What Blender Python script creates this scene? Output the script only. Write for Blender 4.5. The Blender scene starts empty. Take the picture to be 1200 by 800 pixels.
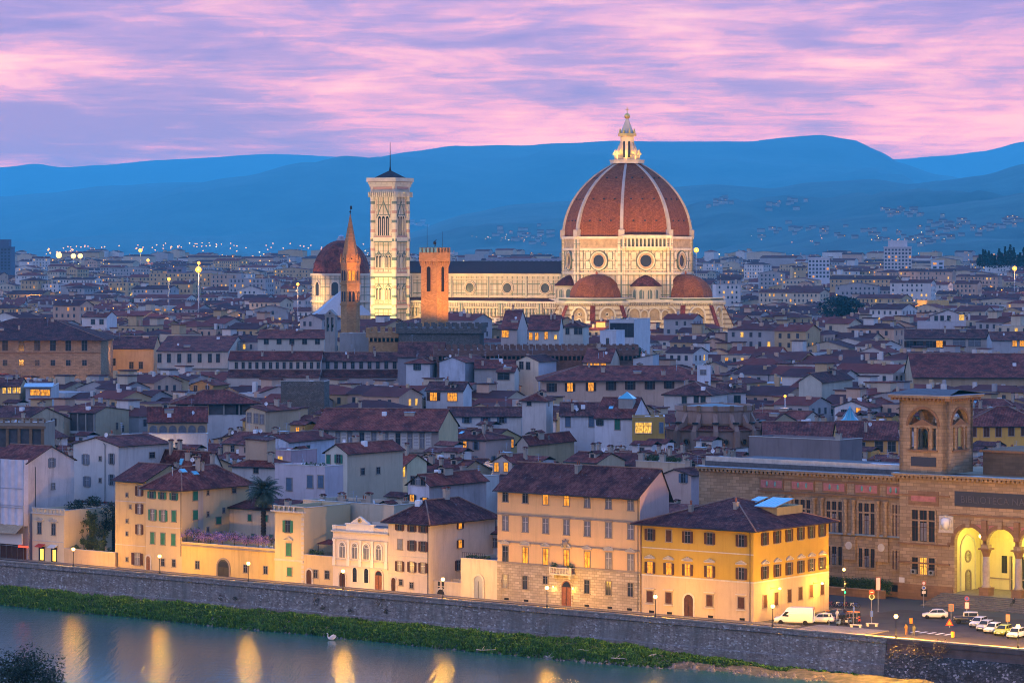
import bpy, math, random
import numpy as np
from mathutils import Vector, Matrix, noise
R = random.Random(11)
rad = math.radians
F = 3730.0; HC = 56.0            # focal length in photo pixels, camera height above the embankment road
sc = bpy.context.scene
COL = sc.collection
# ------------------------------------------------------------------ camera
cd = bpy.data.cameras.new('camera'); cam = bpy.data.objects.new('camera', cd); COL.objects.link(cam)
cam.location = (0, 0, HC); cam.rotation_euler = (rad(90), 0, 0)
cd.sensor_width = 36; cd.lens = 36 * F / 1200; cd.shift_y = -106 / 1200
cd.clip_start = 1; cd.clip_end = 60000
sc.camera = cam
# ------------------------------------------------------------------ view
sc.view_settings.view_transform = 'Standard'; sc.view_settings.look = 'None'
sc.view_settings.exposure = 0; sc.view_settings.gamma = 1
sc.cycles.use_denoising = True; sc.cycles.filter_width = 1.05
sc.cycles.max_bounces = 5; sc.cycles.diffuse_bounces = 2; sc.cycles.glossy_bounces = 3
sc.cycles.volume_bounces = 1; sc.cycles.transmission_bounces = 2; sc.cycles.transparent_max_bounces = 6
sc.cycles.sample_clamp_indirect = 3
sc.cycles.use_light_tree = True
sc.cycles.caustics_reflective = False; sc.cycles.caustics_refractive = False
# ------------------------------------------------------------------ world: dusk sky
class NT:
 def __init__(s, tree): s.t = tree; s.n = tree.nodes; s.l = tree.links
 def new(s, ty, **k):
  n = s.n.new(ty)
  for a, b in k.items(): setattr(n, a, b)
  return n
 def link(s, a, b): s.l.new(a, b)
 def put(s, sock, v):
  if hasattr(v, 'node'): s.l.new(v, sock)
  elif isinstance(v, (tuple, list)) and len(v) == 3 and sock.type == 'RGBA': sock.default_value = (*v, 1)
  else: sock.default_value = v
 def math(s, op, a, b=0.0, clamp=False):
  n = s.new('ShaderNodeMath', operation=op, use_clamp=clamp); s.put(n.inputs[0], a); s.put(n.inputs[1], b); return n.outputs[0]
 def mix(s, f, a, b, mode='MIX'):
  n = s.new('ShaderNodeMix', data_type='RGBA', blend_type=mode)
  s.put(n.inputs[0], f); s.put(n.inputs[6], a); s.put(n.inputs[7], b); return n.outputs[2]
 def ramp(s, f, stops, interp='LINEAR'):
  n = s.new('ShaderNodeValToRGB'); cr = n.color_ramp; cr.interpolation = interp
  while len(cr.elements) < len(stops): cr.elements.new(0.5)
  for e, (p, c) in zip(cr.elements, stops):
   e.position = p; e.color = (*c, 1) if isinstance(c, (tuple, list)) else (c, c, c, 1)
  s.put(n.inputs[0], f); return n.outputs[0]
 def noise(s, vec, scale, detail=3, rough=0.5, dist=0.0):
  n = s.new('ShaderNodeTexNoise'); s.put(n.inputs['Vector'], vec); n.inputs['Scale'].default_value = scale
  n.inputs['Detail'].default_value = detail; n.inputs['Roughness'].default_value = rough; n.inputs['Distortion'].default_value = dist
  return n.outputs[0]
 def mapping(s, vec, scale=(1, 1, 1), loc=(0, 0, 0), rot=(0, 0, 0)):
  n = s.new('ShaderNodeMapping'); s.put(n.inputs[0], vec)
  n.inputs[1].default_value = loc; n.inputs[2].default_value = rot; n.inputs[3].default_value = scale
  return n.outputs[0]
SUN_EL, SUN_AZ = rad(3), rad(-38)       # the sun has gone down ahead and to the left; afterglow only
w = bpy.data.worlds.new('World'); sc.world = w; w.use_nodes = True
T = NT(w.node_tree); T.n.clear()
tc = T.new('ShaderNodeTexCoord').outputs['Generated']
sx = T.new('ShaderNodeSeparateXYZ'); T.link(tc, sx.inputs[0])
dx, dy, dz = sx.outputs
zz = T.math('ADD', T.math('MAXIMUM', dz, 0.0), 0.045)
cv = T.new('ShaderNodeCombineXYZ'); T.link(T.math('DIVIDE', dx, zz), cv.inputs[0]); T.link(T.math('DIVIDE', dy, zz), cv.inputs[1])
big = T.noise(T.mapping(cv.outputs[0], (0.62, 0.27, 1), (3.1, 4.7, 0), (0, 0, 0.3)), 1.0, 5, 0.6, 0.4)
fine = T.noise(T.mapping(cv.outputs[0], (2.2, 1.5, 1), (7.3, 0.4, 0), (0, 0, 0.5)), 1.0, 7, 0.62, 0.7)
wisp = T.noise(T.mapping(cv.outputs[0], (1.9, 4.0, 1), (2.3, 5.1, 0), (0, 0, 0.42)), 1.0, 7, 0.64, 1.2)
cl = T.math('ADD', T.math('ADD', T.math('MULTIPLY', big, 0.56), T.math('MULTIPLY', fine, 0.29)), T.math('MULTIPLY', wisp, 0.15))
def bank(a, b, amp, c=None):       # one broad cloud bank or bright gap: amp * exp(-a^2 - b^2)
 s_ = T.math('MULTIPLY', a, a)
 if b is not None: s_ = T.math('ADD', s_, T.math('MULTIPLY', b, b))
 return T.math('MULTIPLY', T.math('EXPONENT', T.math('MULTIPLY', s_, -1.0)), amp)
def lin(v, c, w_): return T.math('DIVIDE', T.math('SUBTRACT', v, c), w_)
line = T.math('SUBTRACT', T.math('SUBTRACT', dz, 0.0335), T.math('MULTIPLY', dx, -0.16))
gap = T.math('MULTIPLY', bank(lin(line, 0.0, 0.0085), None, 0.075), T.ramp(T.math('ADD', T.math('MULTIPLY', dx, 3.0), 0.5), [(0.55, 1.0), (0.75, 0.15)]))
cl = T.math('ADD', T.math('ADD', cl, gap), bank(lin(dx, -0.150, 0.055), lin(dz, 0.036, 0.012), -0.085))
cl = T.math('ADD', cl, bank(lin(dz, 0.029, 0.008), None, 0.03))
cl = T.math('SUBTRACT', cl, bank(lin(dz, 0.080, 0.022), None, 0.028))
cloudc = T.ramp(cl, [(0.41, (0.33, 0.27, 0.70)), (0.47, (0.50, 0.37, 0.76)), (0.525, (0.90, 0.54, 0.76)), (0.595, (1.26, 0.90, 0.80))])
# the glow is warmer and stronger close to the ridge line
glow = T.ramp(dz, [(0.0, (5.2, 2.0, .35)), (0.030, (4.1, 1.7, .5)), (0.05, (2.5, 1.35, .75)), (0.085, (1.45, 1.05, .95)), (0.2, (1.0, 1.0, 1.0))])
cloudy = T.mix(1.0, cloudc, glow, 'MULTIPLY')
upper = T.ramp(dz, [(0.0, (0.50, 0.60, 1.22)), (0.3, (0.42, 0.58, 1.25)), (1.0, (0.20, 0.38, 1.10))])
west = T.ramp(dz, [(0.0, (0.95, 0.85, 1.3)), (0.2, (0.60, 1.35, 2.8)), (0.55, (0.42, 1.05, 3.1)), (1.0, (0.20, 0.38, 1.10))])
upper = T.mix(T.ramp(T.math('ADD', T.math('MULTIPLY', dy, 0.5), 0.5), [(0.42, 0.0), (0.72, 1.0)]), upper, west)
front = T.math('MULTIPLY', T.ramp(dz, [(0.09, 1.0), (0.20, 0.0)]), T.ramp(T.math('ADD', T.math('MULTIPLY', dy, 0.5), 0.5), [(0.45, 0.0), (0.9, 1.0)]))
skyc = T.mix(front, upper, cloudy)
nishita = T.new('ShaderNodeTexSky', sky_type='NISHITA', sun_disc=False, sun_elevation=SUN_EL, sun_rotation=SUN_AZ)
bg1 = T.new('ShaderNodeBackground'); T.link(skyc, bg1.inputs[0]); bg1.inputs[1].default_value = 0.92
bg2 = T.new('ShaderNodeBackground'); T.link(nishita.outputs[0], bg2.inputs[0]); bg2.inputs[1].default_value = 0.012
ad = T.new('ShaderNodeAddShader'); T.link(bg1.outputs[0], ad.inputs[0]); T.link(bg2.outputs[0], ad.inputs[1])
wo = T.new('ShaderNodeOutputWorld'); T.link(ad.outputs[0], wo.inputs[0])
# one very soft, weak sun: the last lavender glow from the west (left)
sl = bpy.data.lights.new('sun', 'SUN'); sl.energy = 0.45; sl.angle = rad(35); sl.color = (1.0, 0.78, 0.86)
so = bpy.data.objects.new('sun', sl); COL.objects.link(so); so.rotation_euler = (rad(66), 0, rad(-50))
# ------------------------------------------------------------------ materials
def newmat(name):
 m = bpy.data.materials.new(name); m.use_nodes = True
 t = NT(m.node_tree); t.n.clear()
 o = t.new('ShaderNodeOutputMaterial'); b = t.new('ShaderNodeBsdfPrincipled'); t.link(b.outputs[0], o.inputs[0])
 return m, t, b
def ocoord(t):
 tcn = t.new('ShaderNodeTexCoord'); oi = t.new('ShaderNodeObjectInfo')
 va = t.new('ShaderNodeVectorMath', operation='ADD'); t.link(tcn.outputs['Object'], va.inputs[0])
 sc_ = t.new('ShaderNodeVectorMath', operation='SCALE'); t.link(oi.outputs['Location'], sc_.inputs[0]); sc_.inputs[3].default_value = 1.37
 t.link(sc_.outputs[0], va.inputs[1]); return va.outputs[0]
def uvcoord(t): return t.new('ShaderNodeTexCoord').outputs['UV']
def bump(t, b, h, strength=0.3, dist=0.1):
 n = t.new('ShaderNodeBump'); n.inputs['Strength'].default_value = strength; n.inputs['Distance'].default_value = dist
 t.link(h, n.inputs['Height']); t.link(n.outputs[0], b.inputs['Normal'])
_pl = {}
def plaster(c, wear=0.35):
 k = (tuple(c), wear)
 if k in _pl: return _pl[k]
 m, t, b = newmat('plaster')
 o = ocoord(t)
 n1 = t.noise(o, 0.22, 4, 0.6); n2 = t.noise(t.mapping(o, (1.2, 1.2, 0.12)), 1.0, 4, 0.7); n3 = t.noise(o, 2.6, 3, 0.6)
 wear = min(1.0, wear * 1.5)
 a = t.mix(t.ramp(n1, [(0.35, 0.0), (0.7, wear)]), c, tuple(x * 0.66 for x in c))
 a = t.mix(t.ramp(n2, [(0.50, 0.0), (0.72, wear)]), a, (c[0] * 0.55, c[1] * 0.52, c[2] * 0.52))
 a = t.mix(t.ramp(n3, [(0.60, 0.0), (0.8, wear * 0.6)]), a, tuple(min(0.85, x * 1.18) for x in c))
 t.link(a, b.inputs['Base Color']); b.inputs['Roughness'].default_value = 0.92; b.inputs['Specular IOR Level'].default_value = .2
 bump(t, b, n3, 0.25, 0.03)
 _pl[k] = m; return m
def tiles(name, c1, c2, c3, pitch=0.34, pt=1.0):
 m, t, b = newmat(name)
 uv = uvcoord(t); o = ocoord(t)
 s = t.new('ShaderNodeSeparateXYZ'); t.link(uv, s.inputs[0])
 fr = t.math('FRACT', t.math('DIVIDE', s.outputs[0], pitch)); wv = t.math('ABSOLUTE', t.math('SUBTRACT', fr, 0.5))   # 0..0.5
 fc = t.math('FRACT', t.math('DIVIDE', s.outputs[1], 0.42))
 br = t.new('ShaderNodeTexBrick', offset=0.5); t.link(uv, br.inputs[0]); br.inputs['Scale'].default_value = 1.0
 br.inputs['Brick Width'].default_value = pitch; br.inputs['Row Height'].default_value = 0.42; br.inputs['Mortar Size'].default_value = 0.0
 br.inputs['Color1'].default_value = (0, 0, 0, 1); br.inputs['Color2'].default_value = (1, 1, 1, 1)
 var = t.math('ADD', t.math('MULTIPLY', br.outputs[0], 0.62), t.math('MULTIPLY', t.noise(uv, 1.1, 4, 0.75), 0.48))
 var = t.math('ADD', var, t.math('MULTIPLY', t.math('SUBTRACT', t.new('ShaderNodeObjectInfo').outputs['Random'], 0.5), 0.34))
 col = t.ramp(var, [(0.2, c1), (0.5, c2), (0.85, c3)])
 col = t.mix(t.ramp(t.noise(o, 0.35, 4, 0.65), [(0.42, 0.0), (0.62, 0.85 * pt)]), col, (c1[0] * 0.45, c1[1] * 0.55, c1[2] * 0.7))
 col = t.mix(t.ramp(t.noise(o, 1.3, 4, 0.7), [(0.60, 0.0), (0.72, 0.65 * pt)]), col, (0.24, 0.20, 0.20))
 col = t.mix(t.ramp(wv, [(0.30, 0.0), (0.5, 0.72)]), col, (0.012, 0.009, 0.010))
 t.link(col, b.inputs['Base Color']); b.inputs['Roughness'].default_value = 0.9; b.inputs['Specular IOR Level'].default_value = .12
 h = t.math('ADD', t.math('MULTIPLY', t.math('SUBTRACT', 0.5, wv), 1.0), t.math('MULTIPLY', fc, -0.35))
 bump(t, b, h, 0.8, 0.12)
 return m
TILE_A = tiles('terracotta_tiles', (0.125, 0.026, 0.020), (0.200, 0.042, 0.031), (0.29, 0.088, 0.060))
TILE_B = tiles('old_terracotta_tiles', (0.085, 0.022, 0.020), (0.145, 0.038, 0.030), (0.23, 0.082, 0.060))
TILE_C = tiles('red_terracotta_tiles', (0.150, 0.028, 0.021), (0.235, 0.045, 0.031), (0.32, 0.09, 0.055))
TILES = [TILE_A, TILE_B, TILE_C, TILE_A, TILE_B]
TILE_W = None
def stone(name, c, bw=0.9, bh=0.45, mortar=0.02, dark=0.6, var=0.5, noise_s=0.3, uvb=True):
 m, t, b = newmat(name)
 uv = uvcoord(t); o = ocoord(t)
 br = t.new('ShaderNodeTexBrick', offset=0.5); t.link(uv, br.inputs[0]); br.inputs['Scale'].default_value = 1.0
 br.inputs['Brick Width'].default_value = bw; br.inputs['Row Height'].default_value = bh; br.inputs['Mortar Size'].default_value = mortar
 br.inputs['Color1'].default_value = (*[x * (1 - var * 0.5) for x in c], 1); br.inputs['Color2'].default_value = (*[min(1, x * (1 + var * 0.4)) for x in c], 1)
 br.inputs['Mortar'].default_value = (*[x * dark for x in c], 1)
 a = t.mix(t.ramp(t.noise(o, noise_s, 4, 0.65), [(0.4, 0.0), (0.72, 0.5)]), br.outputs[0], tuple(x * 0.6 for x in c))
 a = t.mix(t.ramp(t.noise(t.mapping(o, (1.0, 1.0, 0.1)), 0.9, 4, 0.7), [(0.55, 0.0), (0.8, 0.4)]), a, tuple(x * 0.45 for x in c))
 t.link(a, b.inputs['Base Color']); b.inputs['Roughness'].default_value = 0.9; b.inputs['Specular IOR Level'].default_value = .12
 bump(t, b, t.math('MULTIPLY', br.outputs[1], -1.0), 0.5, 0.05)
 return m
PIETRA = stone('pietra_forte', (0.35, 0.25, 0.15), 1.3, 0.55, 0.03, 0.6, 0.5)
PIETRA_D = stone('dark_sandstone', (0.26, 0.15, 0.08), 1.2, 0.5, 0.015, 0.7, 0.3)
ASHLAR = stone('ashlar', (0.46, 0.38, 0.27), 0.9, 0.42, 0.03, 0.5, 0.5)
BRICK = stone('tower_brick', (0.46, 0.26, 0.11), 0.8, 0.35, 0.03, 0.55, 0.5)
RUBBLE = stone('rubble_stone', (0.17, 0.15, 0.13), 0.5, 0.3, 0.05, 0.5, 0.8)
GREYST = plaster((0.33, 0.30, 0.26), 0.4)
def flat(name, c, rough=0.7, metal=0.0, var=0.0, scale=1.5):
 m, t, b = newmat(name)
 if var:
  a = t.mix(t.ramp(t.noise(ocoord(t), scale, 4, 0.65), [(0.3, 0.0), (0.75, 1.0)]), tuple(x * (1 - var) for x in c), tuple(min(1, x * (1 + var * .6)) for x in c))
  t.link(a, b.inputs['Base Color'])
 else: b.inputs['Base Color'].default_value = (*c, 1)
 b.inputs['Roughness'].default_value = rough; b.inputs['Metallic'].default_value = metal
 if rough > .65: b.inputs['Specular IOR Level'].default_value = .12
 return m
def glow_mat(name, c, s, var=False):
 m, t, b = newmat(name)
 b.inputs['Base Color'].default_value = (*[x * 0.4 for x in c], 1)
 b.inputs['Emission Color'].default_value = (*c, 1); b.inputs['Emission Strength'].default_value = s
 if var:    # curtains, lamps and furniture inside the lit room
  o = ocoord(t)
  f = t.ramp(t.noise(t.mapping(o, (2.2, 2.2, 0.7)), 1.6, 3, 0.6), [(0.34, 0.25), (0.5, 0.8), (0.62, 1.5)])
  t.link(t.math('MULTIPLY', f, s), b.inputs['Emission Strength'])
 return m
WOOD_D = flat('dark_eave_wood', (0.06, 0.04, 0.03), 0.8, 0, 0.3)
GLASS = flat('window_glass', (0.022, 0.026, 0.034), 0.18)
GLASS.node_tree.nodes['Principled BSDF'].inputs['IOR'].default_value = 1.5
CURTAIN = flat('curtained_glass', (0.16, 0.16, 0.18), 0.35, 0, 0.35, 2.0)
FRAME_S = flat('sandstone_trim', (0.30, 0.25, 0.20), 0.85, 0, 0.2)
FRAME_W = flat('white_sash', (0.60, 0.58, 0.54), 0.6)
FRAME_L = flat('pale_stone_trim', (0.55, 0.50, 0.42), 0.8, 0, 0.2)
SH_BR = flat('brown_shutter', (0.085, 0.040, 0.030), 0.7, 0, 0.3)
SH_GR = flat('green_shutter', (0.010, 0.150, 0.085), 0.65, 0, 0.3)
SH_GY = flat('grey_shutter', (0.20, 0.22, 0.25), 0.7, 0, 0.25)
SH_DK = flat('dark_green_shutter', (0.035, 0.055, 0.06), 0.7, 0, 0.3)
SH_BL = flat('slate_blue_shutter', (0.10, 0.15, 0.22), 0.7, 0, 0.25)
LIT = glow_mat('lit_window', (1.0, 0.36, 0.02), 1.0, True)
LIT_Y = glow_mat('lit_window_yellow', (1.0, 0.52, 0.07), 1.05, True)
LAMPW = glow_mat('lamp_globe', (1.0, 0.60, 0.16), 7)
METAL_D = flat('dark_iron', (0.03, 0.03, 0.032), 0.45, 0.6)
METAL_G = flat('galvanised_metal', (0.35, 0.37, 0.40), 0.45, 0.7)
ZINC = flat('pale_metal_sheet', (0.24, 0.31, 0.36), 0.4, 0.2, 0.25)
SKYL = flat('skylight_glass', (0.10, 0.42, 0.52), 0.2)
COPPER = flat('verdigris_copper', (0.16, 0.36, 0.34), 0.6, 0.1, 0.3)
REDP = flat('red_paint', (0.5, 0.03, 0.02), 0.5)
WHITEP = flat('white_paint', (0.78, 0.78, 0.76), 0.5)
ORANGEP = flat('orange_paint', (0.8, 0.28, 0.03), 0.5)
BLUEP = flat('blue_paint', (0.03, 0.09, 0.42), 0.5)
BLACKP = flat('black_rubber', (0.015, 0.015, 0.016), 0.7)
DOORW = flat('wooden_door', (0.22, 0.075, 0.03), 0.55, 0, 0.4, 2.5)
POTS = flat('terracotta_pot', (0.36, 0.12, 0.06), 0.8, 0, 0.2)
CHIM = plaster((0.46, 0.37, 0.28), 0.5)
GOLD = flat('gilded_copper', (0.85, 0.55, 0.15), 0.35, 0.8)
CREAM = (0.62, 0.50, 0.33); WHITE = (0.66, 0.62, 0.55); PALE = (0.62, 0.55, 0.46); OCHRE = (0.60, 0.36, 0.11); PINK = (0.58, 0.40, 0.32)
TAN = (0.46, 0.33, 0.20); GREY = (0.36, 0.34, 0.32); YELL = (0.70, 0.44, 0.10); BUFF = (0.55, 0.42, 0.27); PEACH = (0.62, 0.40, 0.25)
CNAME = {CREAM: 'cream', WHITE: 'white', PALE: 'pale beige', OCHRE: 'ochre', PINK: 'pinkish', TAN: 'tan', GREY: 'grey', YELL: 'yellow', BUFF: 'buff', PEACH: 'peach'}
# ------------------------------------------------------------------ mesh builder
class MB:
 def __init__(s): s.v = []; s.f = []; s.m = []; s.mats = []; s.T = None; s.smooth = []
 def mi(s, mat):
  for i, x in enumerate(s.mats):
   if x is mat: return i
  s.mats.append(mat); return len(s.mats) - 1
 def add(s, pts, faces, mat, smooth=False):
  b = len(s.v); T = s.T
  if T is None: s.v.extend(tuple(p) for p in pts)
  else: s.v.extend(tuple(T @ Vector(p)) for p in pts)
  k = s.mi(mat)
  for f in faces: s.f.append([b + i for i in f]); s.m.append(k); s.smooth.append(smooth)
 def poly(s, pts, mat): s.add(pts, [range(len(pts))], mat)
 def box(s, x0, y0, z0, x1, y1, z1, mat):
  if x0 > x1: x0, x1 = x1, x0
  if y0 > y1: y0, y1 = y1, y0
  if z0 > z1: z0, z1 = z1, z0
  s.add([(x0, y0, z0), (x1, y0, z0), (x1, y1, z0), (x0, y1, z0), (x0, y0, z1), (x1, y0, z1), (x1, y1, z1), (x0, y1, z1)],
   [(3, 2, 1, 0), (4, 5, 6, 7), (0, 1, 5, 4), (1, 2, 6, 5), (2, 3, 7, 6), (3, 0, 4, 7)], mat)
 def prism(s, pts, z0, z1, mat, top=None):       # pts: ccw plan polygon
  n = len(pts)
  s.add([(p[0], p[1], z0) for p in pts] + [(p[0], p[1], z1) for p in pts],
   [(i, (i + 1) % n, n + (i + 1) % n, n + i) for i in range(n)] + [tuple(reversed(range(n)))], mat)
  s.add([(p[0], p[1], z1) for p in pts], [range(n)], top or mat)
 def slab(s, pts, th, mat, under=None):          # a thick roof plane under its top polygon
  n = len(pts); lo = [(p[0], p[1], p[2] - th) for p in pts]
  s.add(pts, [range(n)], mat)
  s.add(list(pts) + lo, [(i, n + i, n + (i + 1) % n, (i + 1) % n) for i in range(n)] + [tuple(reversed(range(n, 2 * n)))], under or mat)
 def rev(s, prof, n, mat, cx=0, cy=0, a0=0.0, a1=None, smooth=False, cap=True):      # prof: (r, z) bottom to top
  full = a1 is None; span = 2 * math.pi if full else a1 - a0
  k = n if full else n + 1
  pts = []; fs = []
  for r, z in prof:
   for i in range(k):
    a = a0 + span * i / n; pts.append((cx + r * math.cos(a), cy + r * math.sin(a), z))
  for j in range(len(prof) - 1):
   for i in range(n):
    i2 = (i + 1) % k if full else i + 1
    fs.append((j * k + i, j * k + i2, (j + 1) * k + i2, (j + 1) * k + i))
  if cap and full:
   fs.append(tuple(reversed(range(k)))); fs.append(tuple(range((len(prof) - 1) * k, len(prof) * k)))
  s.add(pts, fs, mat, smooth)
 def tube(s, a, b, r0, r1, mat, n=6, smooth=True):
  a = Vector(a); b = Vector(b); d = (b - a)
  if d.length < 1e-6: return
  d.normalize(); u = d.orthogonal().normalized(); w_ = d.cross(u)
  pts = []
  for c, r in ((a, r0), (b, r1)):
   for i in range(n):
    t = 2 * math.pi * i / n; pts.append(tuple(c + r * (math.cos(t) * u + math.sin(t) * w_)))
  s.add(pts, [(i, (i + 1) % n, n + (i + 1) % n, n + i) for i in range(n)] + [tuple(reversed(range(n))), tuple(range(n, 2 * n))], mat, smooth)
 def ball(s, c, r, mat, n=8, sz=1.0):
  pr = [(max(0.001, r * math.sin(math.pi * j / n)), c[2] - r * sz * math.cos(math.pi * j / n)) for j in range(n + 1)]
  s.rev(pr, n + 2, mat, c[0], c[1], smooth=True, cap=False)
 # arch opening in the XZ plane: ring + jambs, standing proud of y=0 towards -y
 def arch(s, cx, z0, zs, r, wd, dep, mat, fill=None, n=10, y=0.0, jambs=True, point=1.0):
  pi = math.pi; out = []
  for rr in (r, r + wd):
   out.append([(cx + rr * math.cos(pi * i / n), zs + point * rr * math.sin(pi * i / n)) for i in range(n + 1)])
  inn, ou = out
  if jambs: inn = [(cx + r, z0)] + inn + [(cx - r, z0)]; ou = [(cx + r + wd, z0)] + ou + [(cx - r - wd, z0)]
  k = len(inn); pts = [(p[0], y - dep, p[1]) for p in inn + ou] + [(p[0], y, p[1]) for p in inn + ou]
  fs = []
  for i in range(k - 1):
   fs.append((i, i + 1, k + i + 1, k + i))              # front
   fs.append((k + i, k + i + 1, 3 * k + i + 1, 3 * k + i))
   fs.append((i + 1, i, 2 * k + i, 2 * k + i + 1))
  s.add(pts, fs, mat)
  if fill:
   pf = [(cx + r, y - 0.03, z0)] + [(cx + r * math.cos(pi * i / n), y - 0.03, zs + point * r * math.sin(pi * i / n)) for i in range(n + 1)] + [(cx - r, y - 0.03, z0)]
   s.add(list(reversed(pf)), [range(len(pf))], fill)
 def ring(s, cx, cz, r, wd, dep, mat, fill=None, n=20, y=0.0, rec=0.03):
  pts = []
  for rr in (r, r + wd):
   for yy in (y - dep, y):
    for i in range(n):
     a = 2 * math.pi * i / n; pts.append((cx + rr * math.cos(a), yy, cz + rr * math.sin(a)))
  fs = []
  for i in range(n):
   j = (i + 1) % n
   fs += [(i, j, 2 * n + j, 2 * n + i), (2 * n + i, 2 * n + j, 3 * n + j, 3 * n + i), (j, i, n + i, n + j)]
  s.add(pts, fs, mat)
  if fill: s.add([(cx + r * math.cos(-2 * math.pi * i / n), y - rec, cz + r * math.sin(-2 * math.pi * i / n)) for i in range(n)], [range(n)], fill)
 def mesh(s, name, uv=True):
  me = bpy.data.meshes.new(name); me.from_pydata(s.v, [], s.f)
  for m in s.mats: me.materials.append(m)
  me.polygons.foreach_set('material_index', s.m)
  if any(s.smooth): me.polygons.foreach_set('use_smooth', s.smooth)
  if uv and len(s.f):
   me.update()
   nl = len(me.loops); npol = len(me.polygons)
   co = np.empty(len(me.vertices) * 3, 'f'); me.vertices.foreach_get('co', co); co = co.reshape(-1, 3)
   li = np.empty(nl, 'i'); me.loops.foreach_get('vertex_index', li)
   no = np.empty(npol * 3, 'f'); me.polygons.foreach_get('normal', no); no = no.reshape(-1, 3)
   tot = np.empty(npol, 'i'); me.polygons.foreach_get('loop_total', tot)
   n_ = np.repeat(no, tot, axis=0).astype('f8'); p = co[li].astype('f8')
   fl = np.abs(n_[:, 2]) > 0.999
   tx = np.stack([-n_[:, 1], n_[:, 0], np.zeros(nl)], 1); ln = np.linalg.norm(tx, axis=1); ln[ln < 1e-9] = 1; tx /= ln[:, None]
   tx[fl] = (1, 0, 0); bt = np.cross(n_, tx); bt[fl] = (0, 1, 0)
   uvs = np.stack([(p * tx).sum(1), (p * bt).sum(1)], 1)
   ul = me.uv_layers.new(name='UVMap'); ul.data.foreach_set('uv', uvs.astype('f').ravel())
  return me
 def build(s, name, parent=None, loc=(0, 0, 0), rz=0.0, uv=True):
  return put(name, s.mesh(name, uv), parent, loc, rz)
def put(name, me, parent=None, loc=(0, 0, 0), rz=0.0):
 o = bpy.data.objects.new(name, me); COL.objects.link(o)
 o.location = loc; o.rotation_euler = (0, 0, rz)
 if parent is not None: o.parent = parent
 return o
USED = {}
def tag(o, label, cat, group=None, kind=None):
 if label: o['label'] = label
 if cat: o['category'] = cat
 if group: o['group'] = group
 if kind: o['kind'] = kind
 return o
def thing(name, label, cat, loc=(0, 0, 0), rz=0.0, group=None):
 return tag(put(name, None, None, loc, rz), label, cat, group)
def copy_tree(o, parent=None):
 c = o.copy(); COL.objects.link(c); c.parent = parent
 for ch in [x for x in KIDS.get(o.name, [])]: copy_tree(ch, c)
 return c
KIDS = {}
def regkids(root):
 for x in root.children: KIDS.setdefault(root.name, []).append(x); regkids(x)
# ------------------------------------------------------------------ place helpers: pixel column -> direction, river frame (u along the wall, v inland)
def K(px): return (px - 600.0) / F
def XY(px, Y): return (K(px) * Y, Y)
def ZP(py, Y): return HC - (py - 294.0) * Y / F
A0 = rad(37.9); CA, SA = math.cos(A0), math.sin(A0)
def RV(u, v): return (u * CA + v * SA, 497 - u * SA + v * CA)
def U(px, v): k = K(px); return (k * (497 + v * CA) - v * SA) / (CA + k * SA)
def proj(x, y, z): return (600 + F * x / y, 294 + F * (HC - z) / y)
# ------------------------------------------------------------------ windows (meshes shared through a cache)
_wc = {}
def wmesh(kind, w_, h, lit, sh, detailed=False):
 """outward is -y, origin at the sill centre. kinds: o = open shutters, c = closed shutters, n = no shutters"""
 key = (kind, round(w_, 2), round(h, 2), lit, sh.name if sh else '', detailed)
 if key in _wc: return _wc[key]
 fr = MB(); hw = w_ / 2; t = 0.12
 trim = FRAME_S if lit != 2 else FRAME_L
 fr.box(-hw - t, -0.10, -0.02, -hw, 0.05, h, trim); fr.box(hw, -0.10, -0.02, hw + t, 0.05, h, trim)
 fr.box(-hw - t, -0.11, h, hw + t, 0.05, h + t, trim); fr.box(-hw - t - 0.05, -0.16, -0.14, hw + t + 0.05, 0.05, -0.02, trim)
 gl = MB() if detailed else fr
 glass = {0: GLASS, 1: LIT, 2: LIT_Y, 3: CURTAIN}[lit]
 gl.add([(-hw, -0.02, 0), (hw, -0.02, 0), (hw, -0.02, h), (-hw, -0.02, h)], [(0, 1, 2, 3)], glass)
 sa = gl
 sc_ = FRAME_W if lit == 3 else SH_BR if lit else SH_GY; sa.box(-0.025, -0.05, 0, 0.025, -0.021, h, sc_)
 sa.box(-hw, -0.05, h * 0.66, hw, -0.021, h * 0.66 + 0.045, sc_)
 shm = None
 if kind in 'oc':
  sb = MB() if detailed else fr
  if kind == 'o':
   if detailed: sb.box(0, -0.09, 0.0, hw * 0.95, -0.04, h, sh); [sb.box(0.06, -0.105, i * h / 9 + .08, hw * 0.95 - .06, -0.09, i * h / 9 + .14, sh) for i in range(8)]
   else:
    for s_ in (-1, 1): sb.box(s_ * (hw + 0.02), -0.12, 0, s_ * (hw * 1.95 + 0.02), -0.105, h, sh)
  else:
   if detailed:
    sb.box(0, -0.08, 0.0, hw - 0.01, -0.055, h, sh); [sb.box(0.06, -0.095, i * h / 9 + .08, hw - .07, -0.08, i * h / 9 + .14, sh) for i in range(8)]
   else:
    for s_ in (-1, 1): sb.box(s_ * 0.015, -0.08, 0, s_ * hw, -0.055, h, sh)
  if detailed: shm = sb.mesh('shutter')
 r = (fr.mesh('window'), gl.mesh('pane') if detailed else None, shm)
 _wc[key] = r; return r
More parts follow.
